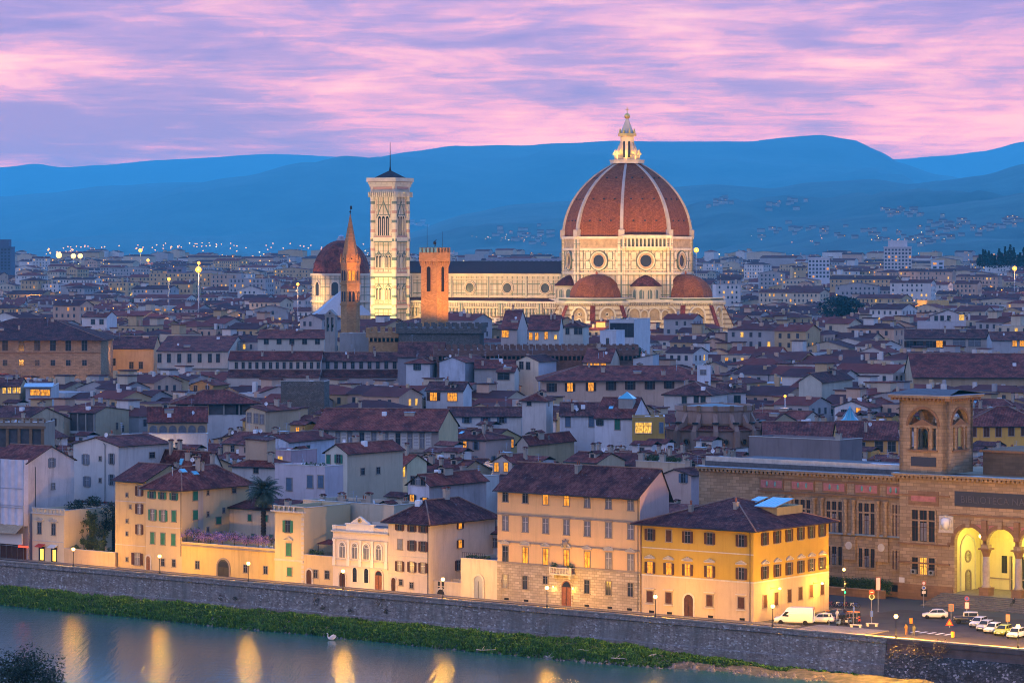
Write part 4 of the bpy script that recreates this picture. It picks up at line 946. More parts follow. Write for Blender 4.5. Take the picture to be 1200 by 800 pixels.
# --- pedimented cream house with shops
q = RH('small cream house with two pedimented windows above lit shopfronts', 38, 75, 603, 12, 'flat', wall=(.68, .54, .34), chim=0, extras=False, wear=.15)
g = MB(); g.box(-.1, -.35, q.h - .1, q.W + .3, .1, q.h + .1, FRAME_L); [g.box(x * q.W / 8, -.15, q.h + .1, x * q.W / 8 + .22, .08, q.h + .85, FRAME_L) for x in range(9)]; g.box(-.05, -.2, q.h + .85, q.W + .2, .1, q.h + 1.0, FRAME_L); g.build('balustrade', q.root)
ws = wpx(q, 'f', [(46.5, 618.5), (63, 620)], 'n', .95, 2.0, det=True)
for o in ws: put('pediment', pediment_mesh(1.5), o, (0, 0, 2.35))
SHOP = glow_mat('shop_light', (1.0, .62, .08), 2.2)
for px in (49, 63.5):
 s_ = fs(q, px); g = MB(); g.box(s_ - .75, -.06, .15, s_ + .75, -.01, 2.7, METAL_D); f = g.build('shopfront', q.root); g = MB(); g.box(s_ - .3, -.09, .3, s_ + .5, -.061, 2.3, SHOP); o = g.build('lit_door', f)
 g = MB(); g.slab([(s_ - .9, -1.0, 2.75), (s_ + .9, -1.0, 2.75), (s_ + .9, 0, 3.2), (s_ - .9, 0, 3.2)], .08, REDP if px < 50 else FRAME_W); g.build('awning', f)
band(q, zf(q, 50, 634), .2, .1, FRAME_L, 'f')
# --- scaffolded house
q = RH('house wrapped in white scaffold sheeting with a tall pinkish gable side at the left', -14, 33, 541, 12, 'gx', v=VF + .2, c=87, wall=(.60, .56, .55), side=(.64, .55, .50), wear=.5, tile=TILE_A, rise=2.6, chim=0, extras=False)
g = MB(); SHEET = flat('scaffold_sheet', (.60, .56, .60), .85, 0, .15, .6); zc = q.h; SCF = q; NX, NZ = 44, 30; vs = []
for i in range(NX + 1):
 for j in range(NZ + 1):
  x = q.W * i / NX; z = 6.2 + (zc - 5.8) * j / NZ; vs.append((x, -1.2 - .12 * math.sin(x * 2 * math.pi / 1.75) - .1 * noise.noise((x * 1.5, z * .8, 0)), z))
g.add(vs, [(i * (NZ + 1) + j, (i + 1) * (NZ + 1) + j, (i + 1) * (NZ + 1) + j + 1, i * (NZ + 1) + j + 1) for i in range(NX) for j in range(NZ)], SHEET, True)
g.poly([(q.W, -1.2, 6.2), (q.W, 0, 6.2), (q.W, 0, zc + .4), (q.W, -1.2, zc + .4)], SHEET); sh_ = g.build('scaffold_sheet', q.root)
g = MB()
for i in range(8): x = q.W * i / 7; g.tube((x, -1.15, 0), (x, -1.15, zc + .4), .05, .05, METAL_G)
for z in (2.6, 4.4, 6.2, 9.5, 9.9, 13): g.tube((0, -1.4, z), (q.W, -1.4, z), .05, .05, METAL_G)
g.slab([(0, -3.2, 5.0), (q.W, -3.2, 5.0), (q.W, -1.2, 6.4), (0, -1.2, 6.4)], .06, flat('scaffold_boards', (.42, .30, .18), .8, 0, .3)); g.box(0, -1.6, 2.9, q.W, -1.3, 4.9, FRAME_W); g.box(.5, -.5, .1, q.W - .4, -.1, 2.6, SH_BR); g.build('scaffold', q.root)
g = MB(); g.box(q.W - .8, -1.7, 2.45, q.W + 1.6, -1.5, 2.75, glow_mat('red_neon', (1, .05, .02), 3)); g.build('red_shop_light', q.root)
wpx(SCF, 's', [(60.5, 542)], 'o', .95, 1.6, sh=SH_GY, det=True, curt={0}); wpx(SCF, 's', [(62, 569.5)], 'n', .8, 1.0, det=True, curt={0}); pipe(SCF, ss(SCF, 41), 8, SCF.h - 1, 's')
q = H('pale cream house of two window bays with a broad gable side above the garden', 86, 139, 199, 522, 13.5, 'gy', Y=592, wall=(.62, .58, .52), side=(.60, .55, .50), tile=TILE_A, rf=.5, rise=1.4, prot=600, chim=1)
wpx(q, 'f', [(100.5, 538), (102, 564)], 'o', 1.0, 1.8, sh=SH_GY, det=True, curt={0, 1}); wpx(q, 'f', [(117.5, 537), (117.5, 562.5)], 'n', .5, .7, det=True); wpx(q, 'f', [(131, 537.5), (131, 562)], 'o', .8, 1.9, sh=SH_GY, det=True); wpx(q, 's', [(178, 533)], 'n', 1.4, 1.0, det=True); pipe(q, fs(q, 123.5), 3, q.h)
# big blank cream wall building behind
q = H('large blank cream party-wall house with rooftop clutter behind the crested palazzetto', 355, 462, 463, 597, 15, 'flat', Y=540, D=9, wall=(.58, .48, .34), prot=640, chim=2)
for i in range(5): put('roof_vent', CHIMS[i % 5], q.roof, (2 + i * 2.6, 3 + (i % 2) * 2, q.h))
wpx(q, 'f', [(398.5, 609)], 'n', .7, .7)
q = H('low cream garden house with green shutters behind the palm', 262, 330, 331, 597, 10, 'sb', Y=555, D=6, wall=(.60, .50, .36), tile=TILE_A, prot=630, rise=1.2, chim=0)
wpx(q, 'f', [(293, 606.5), (312, 607), (297, 629), (310, 630), (318, 630)], 'c', .8, 1.1, sh=SH_GR, det=True)
# ================================================================== LIBRARY (sandstone, loggia tower, three-arched porch)
VL = 52.0; uL = U(1054, VL)
lx, ly = RV(uL, VL)
LIB = thing('library', 'monumental brown sandstone library with a lit arched porch and loggia tower beside the piazza', 'library', (lx, ly, 0), -A0)
def lpx(px, d=0.0):      # metres along the library front (offset d inland)
 return U(px, VL + d) - uL
def lz(px, py, d=0.0): x, y = RV(U(px, VL + d), VL + d); return ZP(py, y)
HL = lz(1054, 556); x1f = lpx(1119); WL = x1f + 46
PINKM = flat('pink_marble_panel', (.42, .17, .15), .7, 0, .25)
SLATE = flat('dark_sign_board', (.030, .032, .045), .6, 0, .2)
def cornice(g, x0, x1, z, y=0.0, d=1.1, mat=PIETRA, dent=.8, top=ZINC):
 g.box(x0, y - d, z, x1, y + .3, z + .3, mat); g.box(x0, y - d - .12, z + .3, x1, y + .3, z + .42, top); g.box(x0, y - .35, z - .55, x1, y, z, mat)
 n_ = int((x1 - x0) / dent)
 for i in range(n_): x = x0 + (i + .25) * dent; g.box(x, y - d + .15, z - .38, x + dent * .5, y - .352, z - .003, mat)
# main block left of the porch, the pier, and the wall above the arches
zs_ = lz(1125, 636); ar = (lpx(1152) - lpx(1118)) / 2; sp = lpx(1194) - lpx(1156); a0x = (lpx(1118) + lpx(1153)) / 2
xp = lpx(1113); PD = 10.0
g = MB(); g.box(0, 0, 0, xp, 26, HL, PIETRA); g.box(xp, PD, 0, WL, 26, HL, PIETRA)
# wall with arches: build columns of quads above the arch line
ztop = HL; n = 14
xe = xp
for k in range(4):
 cx = a0x + k * sp; zs2 = zs_
 g.box(xe, 0, 2.6 if k == 0 else zs2, cx - ar, .9, ztop, PIETRA) if k == 0 else g.box(xe, 0, zs2, cx - ar, .9, ztop, PIETRA)
 pts = [(cx + ar * math.cos(math.pi * i / n), zs2 + ar * math.sin(math.pi * i / n)) for i in range(n + 1)]
 for (xa, za), (xb, zb) in zip(pts[:-1], pts[1:]):
  g.add([(xb, 0, zb), (xa, 0, za), (xa, 0, ztop), (xb, 0, ztop), (xb, .9, zb), (xa, .9, za)], [(0, 1, 2, 3), (1, 0, 4, 5)], PIETRA)
 xe = cx + ar
g.box(xe, 0, 0, WL, .9, ztop, PIETRA); g.box(xp, .9, zs_ + ar + .6, WL, PD, zs_ + ar + 1.0, PIETRA); g.box(xp, 0, 0, a0x - ar, PD * .0 + .9, 2.6, PIETRA)
g.box(xp, .9, HL - .3, WL, PD, HL, PIETRA)
g.box(a0x - ar - 1.2, .9, 0, a0x - ar - .6, PD, zs_ + ar + .6, PIETRA) if False else None
g.build('wall', LIB)
# plinth, courses, cornice
g = MB(); cornice(g, -.8, WL, HL, 0); g.build('cornice', LIB)
g = MB(); g.box(-.15, -.3, 0, xp + .6, 0, 2.4, PIETRA_D); 
for py in (636, 680 - 22): z = lz(1060, py); g.box(-.15, -.28, z - .12, xp, 0, z + .14, PIETRA_D)
z = lz(1060, 579.5); g.box(-.15, -.22, z, xp, 0, z + .2, PIETRA_D); z = lz(1119, 603); g.box(xp, -.25, z - .1, WL, 0, z + .2, PIETRA_D)
g.box(xp - .3, -.28, zs_ - .4, a0x - ar + .1, 0, zs_, PIETRA_D)
g.build('string_course', LIB)
# sign board with lettering in dark bronze
zb0, zb1 = lz(1119, 592.5), lz(1119, 575)
g = MB(); g.box(x1f, -.12, zb0, WL - 4, -.001, zb1, SLATE); sb = g.build('sign_board', LIB)
fc = bpy.data.curves.new('lettering', 'FONT'); fc.body = 'BIBLIOTECA NAZIONALE CENTRALE'; fc.size = 1.55; fc.extrude = .04; fc.space_character = 1.05
fc.materials.append(flat('bronze_letters', (.075, .078, .095), .5, .2)); fo = bpy.data.objects.new('lettering', fc); COL.objects.link(fo); fo.parent = sb; fo.rotation_euler = (rad(90), 0, 0)
sc.view_layers[0].update(); me_ = bpy.data.meshes.new_from_object(fo.evaluated_get(bpy.context.evaluated_depsgraph_get())); bpy.data.objects.remove(fo); fo = put('lettering', me_, sb, (x1f + 1.1, -.17, (zb0 + zb1) / 2 - .55)); fo.rotation_euler = (rad(90), 0, 0)
# coat of arms panel
s_ = lpx(1109.5); z0, z1 = lz(1109, 622.5), lz(1109, 604); g = MB(); g.box(s_ - 1.25, -.25, z0, s_ + 1.25, 0, z1, FRAME_L); g.box(s_ - 1.35, -.32, z0 - .15, s_ + 1.35, 0, z0, FRAME_L)
g.rev([(.02, z0 + .2), (.55, z0 + .6), (.8, z0 + 1.3), (.75, z1 - .5), (.2, z1 - .25)], 12, WHITEP, s_, -.2, smooth=True)
for sg in (-1, 1): g.rev([(.05, z0 + .3), (.3, z0 + .7), (.28, z1 - .9), (.1, z1 - .4)], 8, FRAME_L, s_ + sg * .85, -.3, smooth=True)
g.rev([(.15, z1 - .35), (.32, z1 - .2), (.4, z1 + .1)], 8, FRAME_L, s_, -.25); g.build('coat_of_arms', LIB)
# three-light windows
def tri(parent, x, z, w_, h, rz=0, y=0, mullz=.33, lit=0, mat=PIETRA, stacked=True):
 g = MB(); hw = w_ / 2
 g.box(-hw - .2, -.25, -.3, hw + .2, 0, -.0, mat); g.box(-hw, -.2, h, hw, 0, h + .3, mat)
 for q_ in (-hw, -hw * .36, hw * .36, hw): g.box(q_ - .16, -.2, 0, q_ + .16, 0, h, mat)
 if stacked: g.box(-hw, -.18, h * (1 - mullz) - .12, hw, 0, h * (1 - mullz) + .12, mat)
 o = g.build('window', parent, (x, y, z), rz); 
 for a_, b_, L in ((-hw + .16, -hw * .36 - .16, 0), (-hw * .36 + .16, hw * .36 - .16, lit), (hw * .36 + .16, hw - .16, 0)):
  g = MB(); g.poly([(a_, -.04, 0), (b_, -.04, 0), (b_, -.04, h), (a_, -.04, h)], LIT_Y if L else GLASS)
  g.box((a_ + b_) / 2 - .05, -.08, 0, (a_ + b_) / 2 + .05, -.041, h, SH_BR); g.box(a_, -.08, h * .45, b_, -.041, h * .45 + .08, SH_BR)
  if (a_ + b_) ** 2 < .1 and not L: g.box((a_ + b_) / 2 - .55, -.07, .1, (a_ + b_) / 2 + .55, -.042, h * .6, CURTAIN)
  g.build('pane', o)
 return o
xw = lpx(1082.5); ww = lpx(1097) - lpx(1068)
o = tri(LIB, xw, lz(1082, 634), ww, lz(1082, 597.5) - lz(1082, 634)); 
o = tri(LIB, xw, lz(1082, 672.5), ww, lz(1082, 653) - lz(1082, 672.5), lit=1, stacked=False); o['label'] = 'window with warm light in its middle pane and two cooling units'
for sg in (-1, 1): g = MB(); g.box(sg * ww * .36 - .45, -.6, .0, sg * ww * .36 + .45, -.2, .75, METAL_G); g.ring(sg * ww * .36, .38, .22, .03, .02, METAL_D, METAL_D, 10, y=-.6); g.build('cooling_unit', o)
g = MB(); zz0 = lz(1082, 590.5); g.box(xw - ww / 2 - .5, -.12, zz0 - .2, xw + ww / 2 + .5, 0, zz0 + 2.1, PIETRA_D); g.box(xw - ww / 2, -.16, zz0 + .45, xw + ww / 2, -.121, zz0 + 1.5, PINKM); g.build('marble_panel', LIB)
for px in (1062, 1084): g = MB(); s_ = lpx(px); g.box(s_ - .6, -.34, .6, s_ + .6, -.301, 1.8, METAL_D) if px > 1070 else None; g.build('cellar_grate', LIB) if px > 1070 else None
g = MB(); s_ = lpx(1058); g.box(s_ - .5, -.38, 2.6, s_ + .5, -.29, 3.4, FRAME_W); g.build('notice', LIB)
# arch rings, columns, spandrels
PORCHM = plaster((.70, .62, .30), .2); COLST = flat('grey_column_stone', (.40, .33, .27), .75, 0, .2)
for k in range(3):
 cx = a0x + k * sp; g = MB(); g.arch(cx, 0, zs_, ar + .02, .62, .14, PIETRA_D, jambs=False, n=20); g.box(cx - .35, -.5, zs_ + ar - .1, cx + .35, 0, zs_ + ar + 1.2, PIETRA); g.build('arch_moulding', LIB)
 xc = cx + ar + (sp - 2 * ar) / 2; zb = 1.4; g = MB(); g.box(xc - .85, -.45, zb, xc + .85, 1.3, zb + 1.1, PIETRA_D); g.box(xc - .95, -.55, zb + 1.1, xc + .95, 1.4, zb + 1.3, PIETRA_D)
 hh = zs_ - 1.6; g.rev([(.72, zb + 1.3), (.72, zb + 1.5), (.56, zb + 1.7), (.58, zb + 4), (.50, hh - .3)], 20, COLST, xc, .42, smooth=True)
 g.rev([(.52, hh - .3), (.55, hh - .1), (.78, hh + .6), (.9, hh + .8)], 12, PIETRA_D, xc, .42); g.box(xc - .95, -.5, hh + .8, xc + .95, 1.35, hh + 1.05, PIETRA_D); g.box(xc - .6, -.2, hh + 1.05, xc + .6, 1.05, zs_ + .02, PIETRA)
 g.build('column', LIB); g = MB(); g.box(xc - .45, -.45, zs_ + .8, xc + .45, -.0, zs_ + ar + 1.2, PIETRA_D); g.rev([(.1, zs_ + .5), (.5, zs_ + .8)], 4, PIETRA_D, xc, -.2); g.build('bracket', LIB)
 for sg in (-1, 1): g = MB(); g.add([(xc + sg * .7, -.05, zs_ + ar + .45), (xc + sg * 2.4, -.05, zs_ + ar + .45), (xc + sg * .7, -.05, zs_ + 1.6)], [(0, 1, 2) if sg < 0 else (1, 0, 2)], PINKM); g.build('marble_panel', LIB)
# inside the porch: back wall, left niche wall, floor, ceiling vaults
g = MB(); x0p = a0x - ar - .7
g.box(x0p - .3, .9, 1.4, x0p, PD, zs_ + ar + .6, PORCHM); g.box(x0p, PD - .15, 1.4, WL - 1, PD - .002, zs_ + ar + .6, PORCHM); g.box(x0p, .9, zs_ + ar + .4, WL - 1, PD - .15, zs_ + ar + .6, PORCHM)
for k in range(4): xx = x0p + .1 + k * sp - (0 if k else 0); g.box(xx, PD - .5, 1.4, xx + .7, PD - .15, zs_ - .3, PORCHM); g.box(xx - .1, .9, zs_ + ar - .0, xx + .6, PD - .15, zs_ + ar + .4, PORCHM); g.box(xx - .15, PD - .6, zs_ - .8, xx + .85, PD - .15, zs_ - .3, PORCHM)
g.box(x0p, PD - .45, zs_ - .3, WL - 1, PD - .15, zs_ + .1, PORCHM); g.box(x0p, PD - .3, zs_ - 3.4 - 3, WL - 1, PD - .15, zs_ - 3.2 - 3, FRAME_S)
porch = g.build('porch_interior', LIB)
g = MB(); g.T = Matrix.Translation((x0p, 5.4, 0)) @ Matrix.Rotation(rad(90), 4, 'Z'); g.arch(0, 1.4, zs_ - 1.5, 2.2, .3, .15, FRAME_L, plaster((.74, .68, .42), .1)); g.arch(0, 1.4, 3.9, .7, .2, .25, FRAME_S, DOORW); g.ring(0, zs_ - 2.6, .75, .25, .2, FRAME_S, SLATE, 16); g.build('niche', porch)
for k in range(3):
 cx = a0x + k * sp + sp * .42
 for dx_ in (-1.5, 0, 1.5): g = MB(); g.box(cx + dx_ - .5, PD - .22, zs_ - 5.4, cx + dx_ + .5, PD - .17, zs_ - 2.6, GLASS); g.box(cx + dx_ - .03, PD - .26, zs_ - 5.4, cx + dx_ + .03, PD - .22, zs_ - 2.6, METAL_D); g.build('window', porch)
g = MB(); s_ = lpx(1194, PD); g.box(s_ - 1.2, PD - .24, 1.4, s_ + 1.2, PD - .17, zs_ - 3, GLASS); g.box(s_ - 1.5, PD - .4, 1.4, s_ - 1.2, PD - .1, zs_ - 2.6, FRAME_S); g.build('glazed_door', porch)
# tower
TX0, TX1 = 0.0, lpx(1109.5); TW = TX1; TZ0 = HL + .42; TZ1 = lz(1080, 466)
tdep = TW * .95
def lodge_face(g, W, rz, ox, oy):
 g.T = Matrix.Translation((ox, oy, 0)) @ Matrix.Rotation(rz, 4, 'Z')
 th = .8; zo = TZ0 + 3.8; zt = TZ1 - 1.2; r_ = W * .31; cx = W / 2; zsp = zt - .6 - r_; n = 12
 g.box(0, 0, TZ0, W, th, zo, PIETRA); g.box(0, 0, zo, cx - r_, th, TZ1, PIETRA); g.box(cx + r_, 0, zo, W, th, TZ1, PIETRA)
 pts = [(cx + r_ * math.cos(math.pi * i / n), zsp + r_ * math.sin(math.pi * i / n)) for i in range(n + 1)]
 for (xa, za), (xb, zb) in zip(pts[:-1], pts[1:]):
  g.add([(xb, 0, zb), (xa, 0, za), (xa, 0, TZ1), (xb, 0, TZ1), (xb, th, zb), (xa, th, za), (xa, th, TZ1), (xb, th, TZ1)], [(0, 1, 2, 3), (1, 0, 4, 5), (5, 4, 7, 6)], PIETRA)
 g.arch(cx, zo, zsp, r_, .4, .12, PIETRA_D, n=16, jambs=False)
 for q_ in (-.98, -.52, .52, .98): g.box(cx + q_ * r_ - .25, -.05, zo, cx + q_ * r_ + .25, .5, zsp - .3, PIETRA)
 g.box(cx - r_, -.1, zsp - .3, cx + r_, .5, zsp + .1, PIETRA); 
 g.add([(cx - r_ * .8, -.15, zsp + .1), (cx + r_ * .8, -.15, zsp + .1), (cx, -.15, zsp + 1.1), (cx - r_ * .8, .4, zsp + .1), (cx + r_ * .8, .4, zsp + .1), (cx, .4, zsp + 1.1)], [(0, 1, 2), (4, 3, 5), (1, 4, 5, 2), (0, 2, 5, 3)], PIETRA_D)
 g.arch(cx, zo, zsp - 1.2, r_ * .36, .2, .1, PIETRA_D, n=8, y=0)
 g.box(cx - r_, -.3, zo - .3, cx + r_, .3, zo, PIETRA_D); 
 g.T = None
g = MB(); lodge_face(g, TW, 0, TX0, 0); lodge_face(g, tdep, rad(90), TX1, 0); lodge_face(g, tdep, rad(-90), TX0, tdep); lodge_face(g, TW, rad(180), TX1, tdep)
TOW = g.build('tower', LIB)
g = MB(); g.box(TX0 + .05, .05, TZ0, TX1 - .05, tdep - .05, TZ0 + 3.7, PIETRA); g.build('floor_slab', TOW)
g = MB(); d_ = 1.3; g.box(TX0 - d_, -d_, TZ1, TX1 + d_, tdep + d_, TZ1 + .4, PIETRA); g.box(TX0 - d_ - .1, -d_ - .1, TZ1 + .4, TX1 + d_ + .1, tdep + d_ + .1, TZ1 + .55, METAL_G)
g.slab([(TX0 - d_, -d_, TZ1 + .6), (TX1 + d_, -d_, TZ1 + .6), (TX1, tdep / 2, TZ1 + 1.3), (TX0, tdep / 2, TZ1 + 1.3)], .05, PAVE); g.slab([(TX0, tdep / 2, TZ1 + 1.3), (TX1, tdep / 2, TZ1 + 1.3), (TX1 + d_, tdep + d_, TZ1 + .6), (TX0 - d_, tdep + d_, TZ1 + .6)], .05, PAVE)
for i in range(15): x = TX0 - 1 + i * (TW + 2) / 15; g.box(x, -1.1, TZ1 - .4, x + .35, 0, TZ1 - .002, PIETRA_D); y = -1 + i * (tdep + 2) / 15; g.box(TX1, y, TZ1 - .4, TX1 + 1.1, y + .35, TZ1 - .002, PIETRA_D)
g.build('tower_roof', TOW)
g = MB(); g.box(TW * .25, -.08, TZ0 + 1.1, TW * .78, -.001, TZ0 + 2.6, SLATE); g.build('tablet', TOW)
# bronze figure under the loggia
st = thing('statue', 'dark bronze standing figure in the front arch of the library tower', 'statue', (*RV(uL + TW / 2, VL + 1.2), TZ0 + 3.8), -A0)
BRONZE = flat('bronze', (.02, .045, .038), .45, .5)
def figure(name, joints, edges, root, mat, parent=None, loc=(0, 0, 0), rz=0, sub=1):
 me = bpy.data.meshes.new(name); me.from_pydata([j[:3] for j in joints], edges, []); me.materials.append(mat)
 o = put(name, me, parent, loc, rz); md = o.modifiers.new('skin', 'SKIN'); 
 sv = me.skin_vertices
 if not sv: bpy.context.view_layer.update()
 lay = me.skin_vertices[0] if len(me.skin_vertices) else None
 if lay:
  for i, j in enumerate(joints): lay.data[i].radius = (j[3], j[3]); lay.data[i].use_root = (i == root)
 o.modifiers.new('sub', 'SUBSURF').levels = sub; o.modifiers['sub'].render_levels = sub
 return o
def standing(scale=1.0, arm=0, sit=False):
 J = [(0, 0, .95, .16), (0, 0, 1.2, .15), (0, 0, 1.42, .17), (0, 0, 1.52, .07), (0, -.02, 1.63, .10), (0, -.02, 1.75, .08),
  (-.10, 0, .88, .10), (-.12, -.03, .48, .07), (-.12, 0, .08, .05), (-.12, -.16, .04, .04), (.10, 0, .88, .10), (.13, .02, .48, .07), (.14, .04, .08, .05), (.14, -.12, .04, .04),
  (-.20, 0, 1.42, .07), (-.27, 0, 1.15, .05), (-.25, -.15, .93, .04), (-.25, -.2, .85, .04), (.20, 0, 1.42, .07), (.27, -.02, 1.15, .05), (.25, -.2, .98, .04), (.24, -.27, .93, .04)]
 if arm: J[19] = (.32, -.1, 1.3, .05); J[20] = (.22, -.3, 1.45, .04); J[21] = (.2, -.36, 1.5, .04)
 if sit: 
  J = [(x, y, z - .45, r) for x, y, z, r in J]
  for a_, s_ in ((6, -.1), (10, .1)): J[a_] = (s_, -.05, .47, .10); J[a_ + 1] = (s_ * 1.4, -.48, .50, .07); J[a_ + 2] = (s_ * 1.4, -.5, .08, .05); J[a_ + 3] = (s_ * 1.4, -.65, .04, .04)
 E = [(0, 1), (1, 2), (2, 3), (3, 4), (4, 5), (0, 6), (6, 7), (7, 8), (8, 9), (0, 10), (10, 11), (11, 12), (12, 13), (2, 14), (14, 15), (15, 16), (16, 17), (2, 18), (18, 19), (19, 20), (20, 21)]
 return [(x * scale, y * scale, z * scale, r * scale) for x, y, z, r in J], E
J, E = standing(1.9, 1); figure('body', J, E, 0, BRONZE, st); g = MB(); g.box(-.6, -.5, 0, .6, .5, .18, PIETRA_D); g.build('pedestal', st)
# left wing
xl0 = lpx(818, .9); g = MB(); g.box(xl0, 1.2, 0, -.002, 20, HL - .6, PIETRA); g.box(xl0, .6, 0, -.002, 1.2, lz(1000, 690), PIETRA_D); g.build('wing_wall', LIB)
g = MB(); cornice(g, xl0, -.8, HL - .6, 1.2); g.build('wing_cornice', LIB)
g = MB(); xb0 = lpx(885)
for py, d_ in ((585, .45), (569.5, .25), (630.5, .5)): z = lz(1050, py); g.box(xb0 if d_ < .6 else xl0, 1.2 - d_, z, -.16, 1.2, z + .25, PIETRA_D if d_ < .5 else ZINC)
z = lz(1050, 684); g.box(xb0, .9, z - .1, -.16, 1.2, z + .15, PIETRA_D); g.build('string_course', LIB)
bays = [(p, p2) for p, p2 in ((886, 914), (922.5, 950.5), (959.5, 987.5), (997, 1026), (1034, 1058))]
for i, (pa, pb) in enumerate(bays):
 xa, xb_ = lpx(pa), min(lpx(pb), -.2); cxx = (xa + xb_) / 2; g = MB(); z = lz(1050, 583); g.box(xa, 1.0, z + .15, xb_, 1.2, z + 2.0, PIETRA_D); g.box(xa + .3, .95, z + .45, xb_ - .3, .999, z + 1.7, PINKM)
 for q_ in (.33, .67): g.rev([(.02, z + .6), (.22, z + .9), (.18, z + 1.4), (.02, z + 1.6)], 6, COPPER, xa + (xb_ - xa) * q_, .93)
 g.build('marble_panel', LIB)
 if pb > 1040: cxx = lpx(1046.5)
 wq = (xb_ - xa) * (.72 if pb < 1040 else .72)
 tri(LIB, cxx, lz(1050, 629), min(wq, -cxx * 2 - .6), lz(1050, 592) - lz(1050, 629), y=1.2, mullz=.3)
 tri(LIB, cxx, lz(1050, 667.5), min(wq, -cxx * 2 - .6), lz(1050, 645.5) - lz(1050, 667.5), y=1.2, stacked=False)
 g = MB(); g.box(cxx - .9, 1.1, .6, cxx + .9, 1.19, 1.9, METAL_D); g.build('cellar_window', LIB)
for px in (918, 955, 992, 1030):
 x = lpx(px); 
 for dx_ in (-.75, .75): g = MB(); z0, z1 = lz(1050, 630), lz(1050, 588); g.rev([(.42, z0), (.42, z0 + .3), (.34, z0 + .5), (.30, z1 - .9), (.34, z1 - .8), (.5, z1 - .2), (.5, z1)], 10, PIETRA, x + dx_, .85); g.build('half_column', LIB)
 g = MB(); g.box(x - 1.2, .75, lz(1050, 660), x + 1.2, 1.2, lz(1050, 632), PIETRA); g.ring(x, lz(1050, 643), .02, .62, .12, FRAME_L, FRAME_L, 16, y=.75); g.build('medallion', LIB)
# roof terraces and clutter of the library
g = MB(); g.box(xl0, 3, HL - .55, -.01, 19, HL + .5, PAVE); g.box(xl0, 3.2, HL + .5, -.01, 3.5, HL + 1.3, FRAME_L); g.box(TX1 + 1.5, 9, HL, WL, 22, HL + 3.6, PIETRA_D); g.box(TX1 + 1.0, 8.7, HL + 3.6, WL, 22.3, HL + 4.0, PIETRA_D); g.box(lpx(990), 6, HL + .5, lpx(1050), 9, HL + 1.0, SKYL); g.build('roof', LIB)
FOOT.append([RV(uL + xl0, VL), RV(uL + WL, VL), RV(uL + WL, VL + 28), RV(uL + xl0, VL + 28)])
PROT.append((818, 1210, 560, ly)); PROT.append((1050, 1145, 720, ly))
q = H('plain grey rendered block standing on the roof line behind the library wing', 878, 984, 987, 520, 20, 'flat', D=8, wall=(.24, .19, .18), chim=1, extras=False, prot=545)
# porch steps and terrace
g = MB(); 
for i in range(8): rvbox(g, uL + xp - 1, VL - 7.6 + i * .9, .0, uL + WL, VL + .1 if i == 7 else VL - 7.6 + (i + 1) * .9, .18 * (i + 1), STEPM); rvbox(g, uL + xp - 1.02, VL - 7.62 + i * .9, .18 * i + .01, uL + WL, VL - 7.3 + i * .9, .18 * (i + 1) + .004, PAVE)
rvbox(g, uL + x0p, VL + .1, .0, uL + WL, VL + PD, 1.43, STEPM); st_ = g.build('piazza_steps'); tag(st_, 'broad low stone steps climbing to the lit library porch', 'steps')
# hedge along the wing
HEDGEM = foliage_mat('hedge_leaves', (.010, .028, .006), (.022, .060, .010), (.05, .10, .02))
g = MB(); u0, u1 = uL + lpx(955), uL - 1
for i in range(260):
 u = u0 + (u1 - u0) * i / 260 + r2.uniform(-.3, .3); leafball(g, (*RV(u, VL - 1.2 + r2.uniform(-.5, .5)), 1.6 + r2.uniform(-.5, .8)), .75, 30, .17, HEDGEM, r2)
tag(g.build('hedge', uv=False), 'dense dark green hedge under the windows of the library wing', 'hedge')
g = MB(); rvbox(g, u0, VL - 2.9, 0, u1, VL - 2.6, 1.25, PIETRA_D); rvbox(g, u0, VL - 3.0, 1.25, u1, VL - 2.5, 1.38, PIETRA); tag(g.build('low_wall'), 'low stone wall in front of the hedge beside the piazza', 'wall')
# ================================================================== VEHICLES AND STREET THINGS
def pz(px, py, z=0.0): Y = (HC - z) * F / (py - 294.0); return (K(px) * Y, Y, z)      # ground point seen at a photo pixel
def wheel(parent, x, y, r_, w_=.2):
 side = -1 if y < 0 else 1
 g = MB(); g.T = Matrix.Translation((0, 0, 0)) @ Matrix.Rotation(rad(90), 4, 'X'); g.rev([(r_ * .55, -w_ / 2), (r_ * .93, -w_ / 2), (r_, -w_ * .3), (r_, w_ * .3), (r_ * .93, w_ / 2), (r_ * .55, w_ / 2)], 18, BLACKP, smooth=True)
 o = g.build('wheel', parent, (x, y, r_))
 g = MB(); g.T = Matrix.Rotation(rad(90), 4, 'X'); g.rev([(r_ * .56, -w_ * .42), (r_ * .58, w_ * .42)], 14, METAL_G); g.build('rim', o); return o
def loft(g, secs, mat, smooth=True):     # secs: lists of same-length rings
 n = len(secs[0]); pts = [p for s_ in secs for p in s_]; fcs = []
 for i in range(len(secs) - 1):
  for j in range(n): fcs.append((i * n + j, (i + 1) * n + j, (i + 1) * n + (j + 1) % n, i * n + (j + 1) % n))
 fcs += [tuple(reversed(range(n))), tuple(range((len(secs) - 1) * n, len(secs) * n))]; g.add(pts, fcs, mat, smooth)
HEADL = flat('headlight_glass', (.7, .72, .72), .15); TAILL = flat('tail_light_glass', (.5, .02, .02), .3); CARGL = flat('car_glass', (.02, .025, .03), .08)
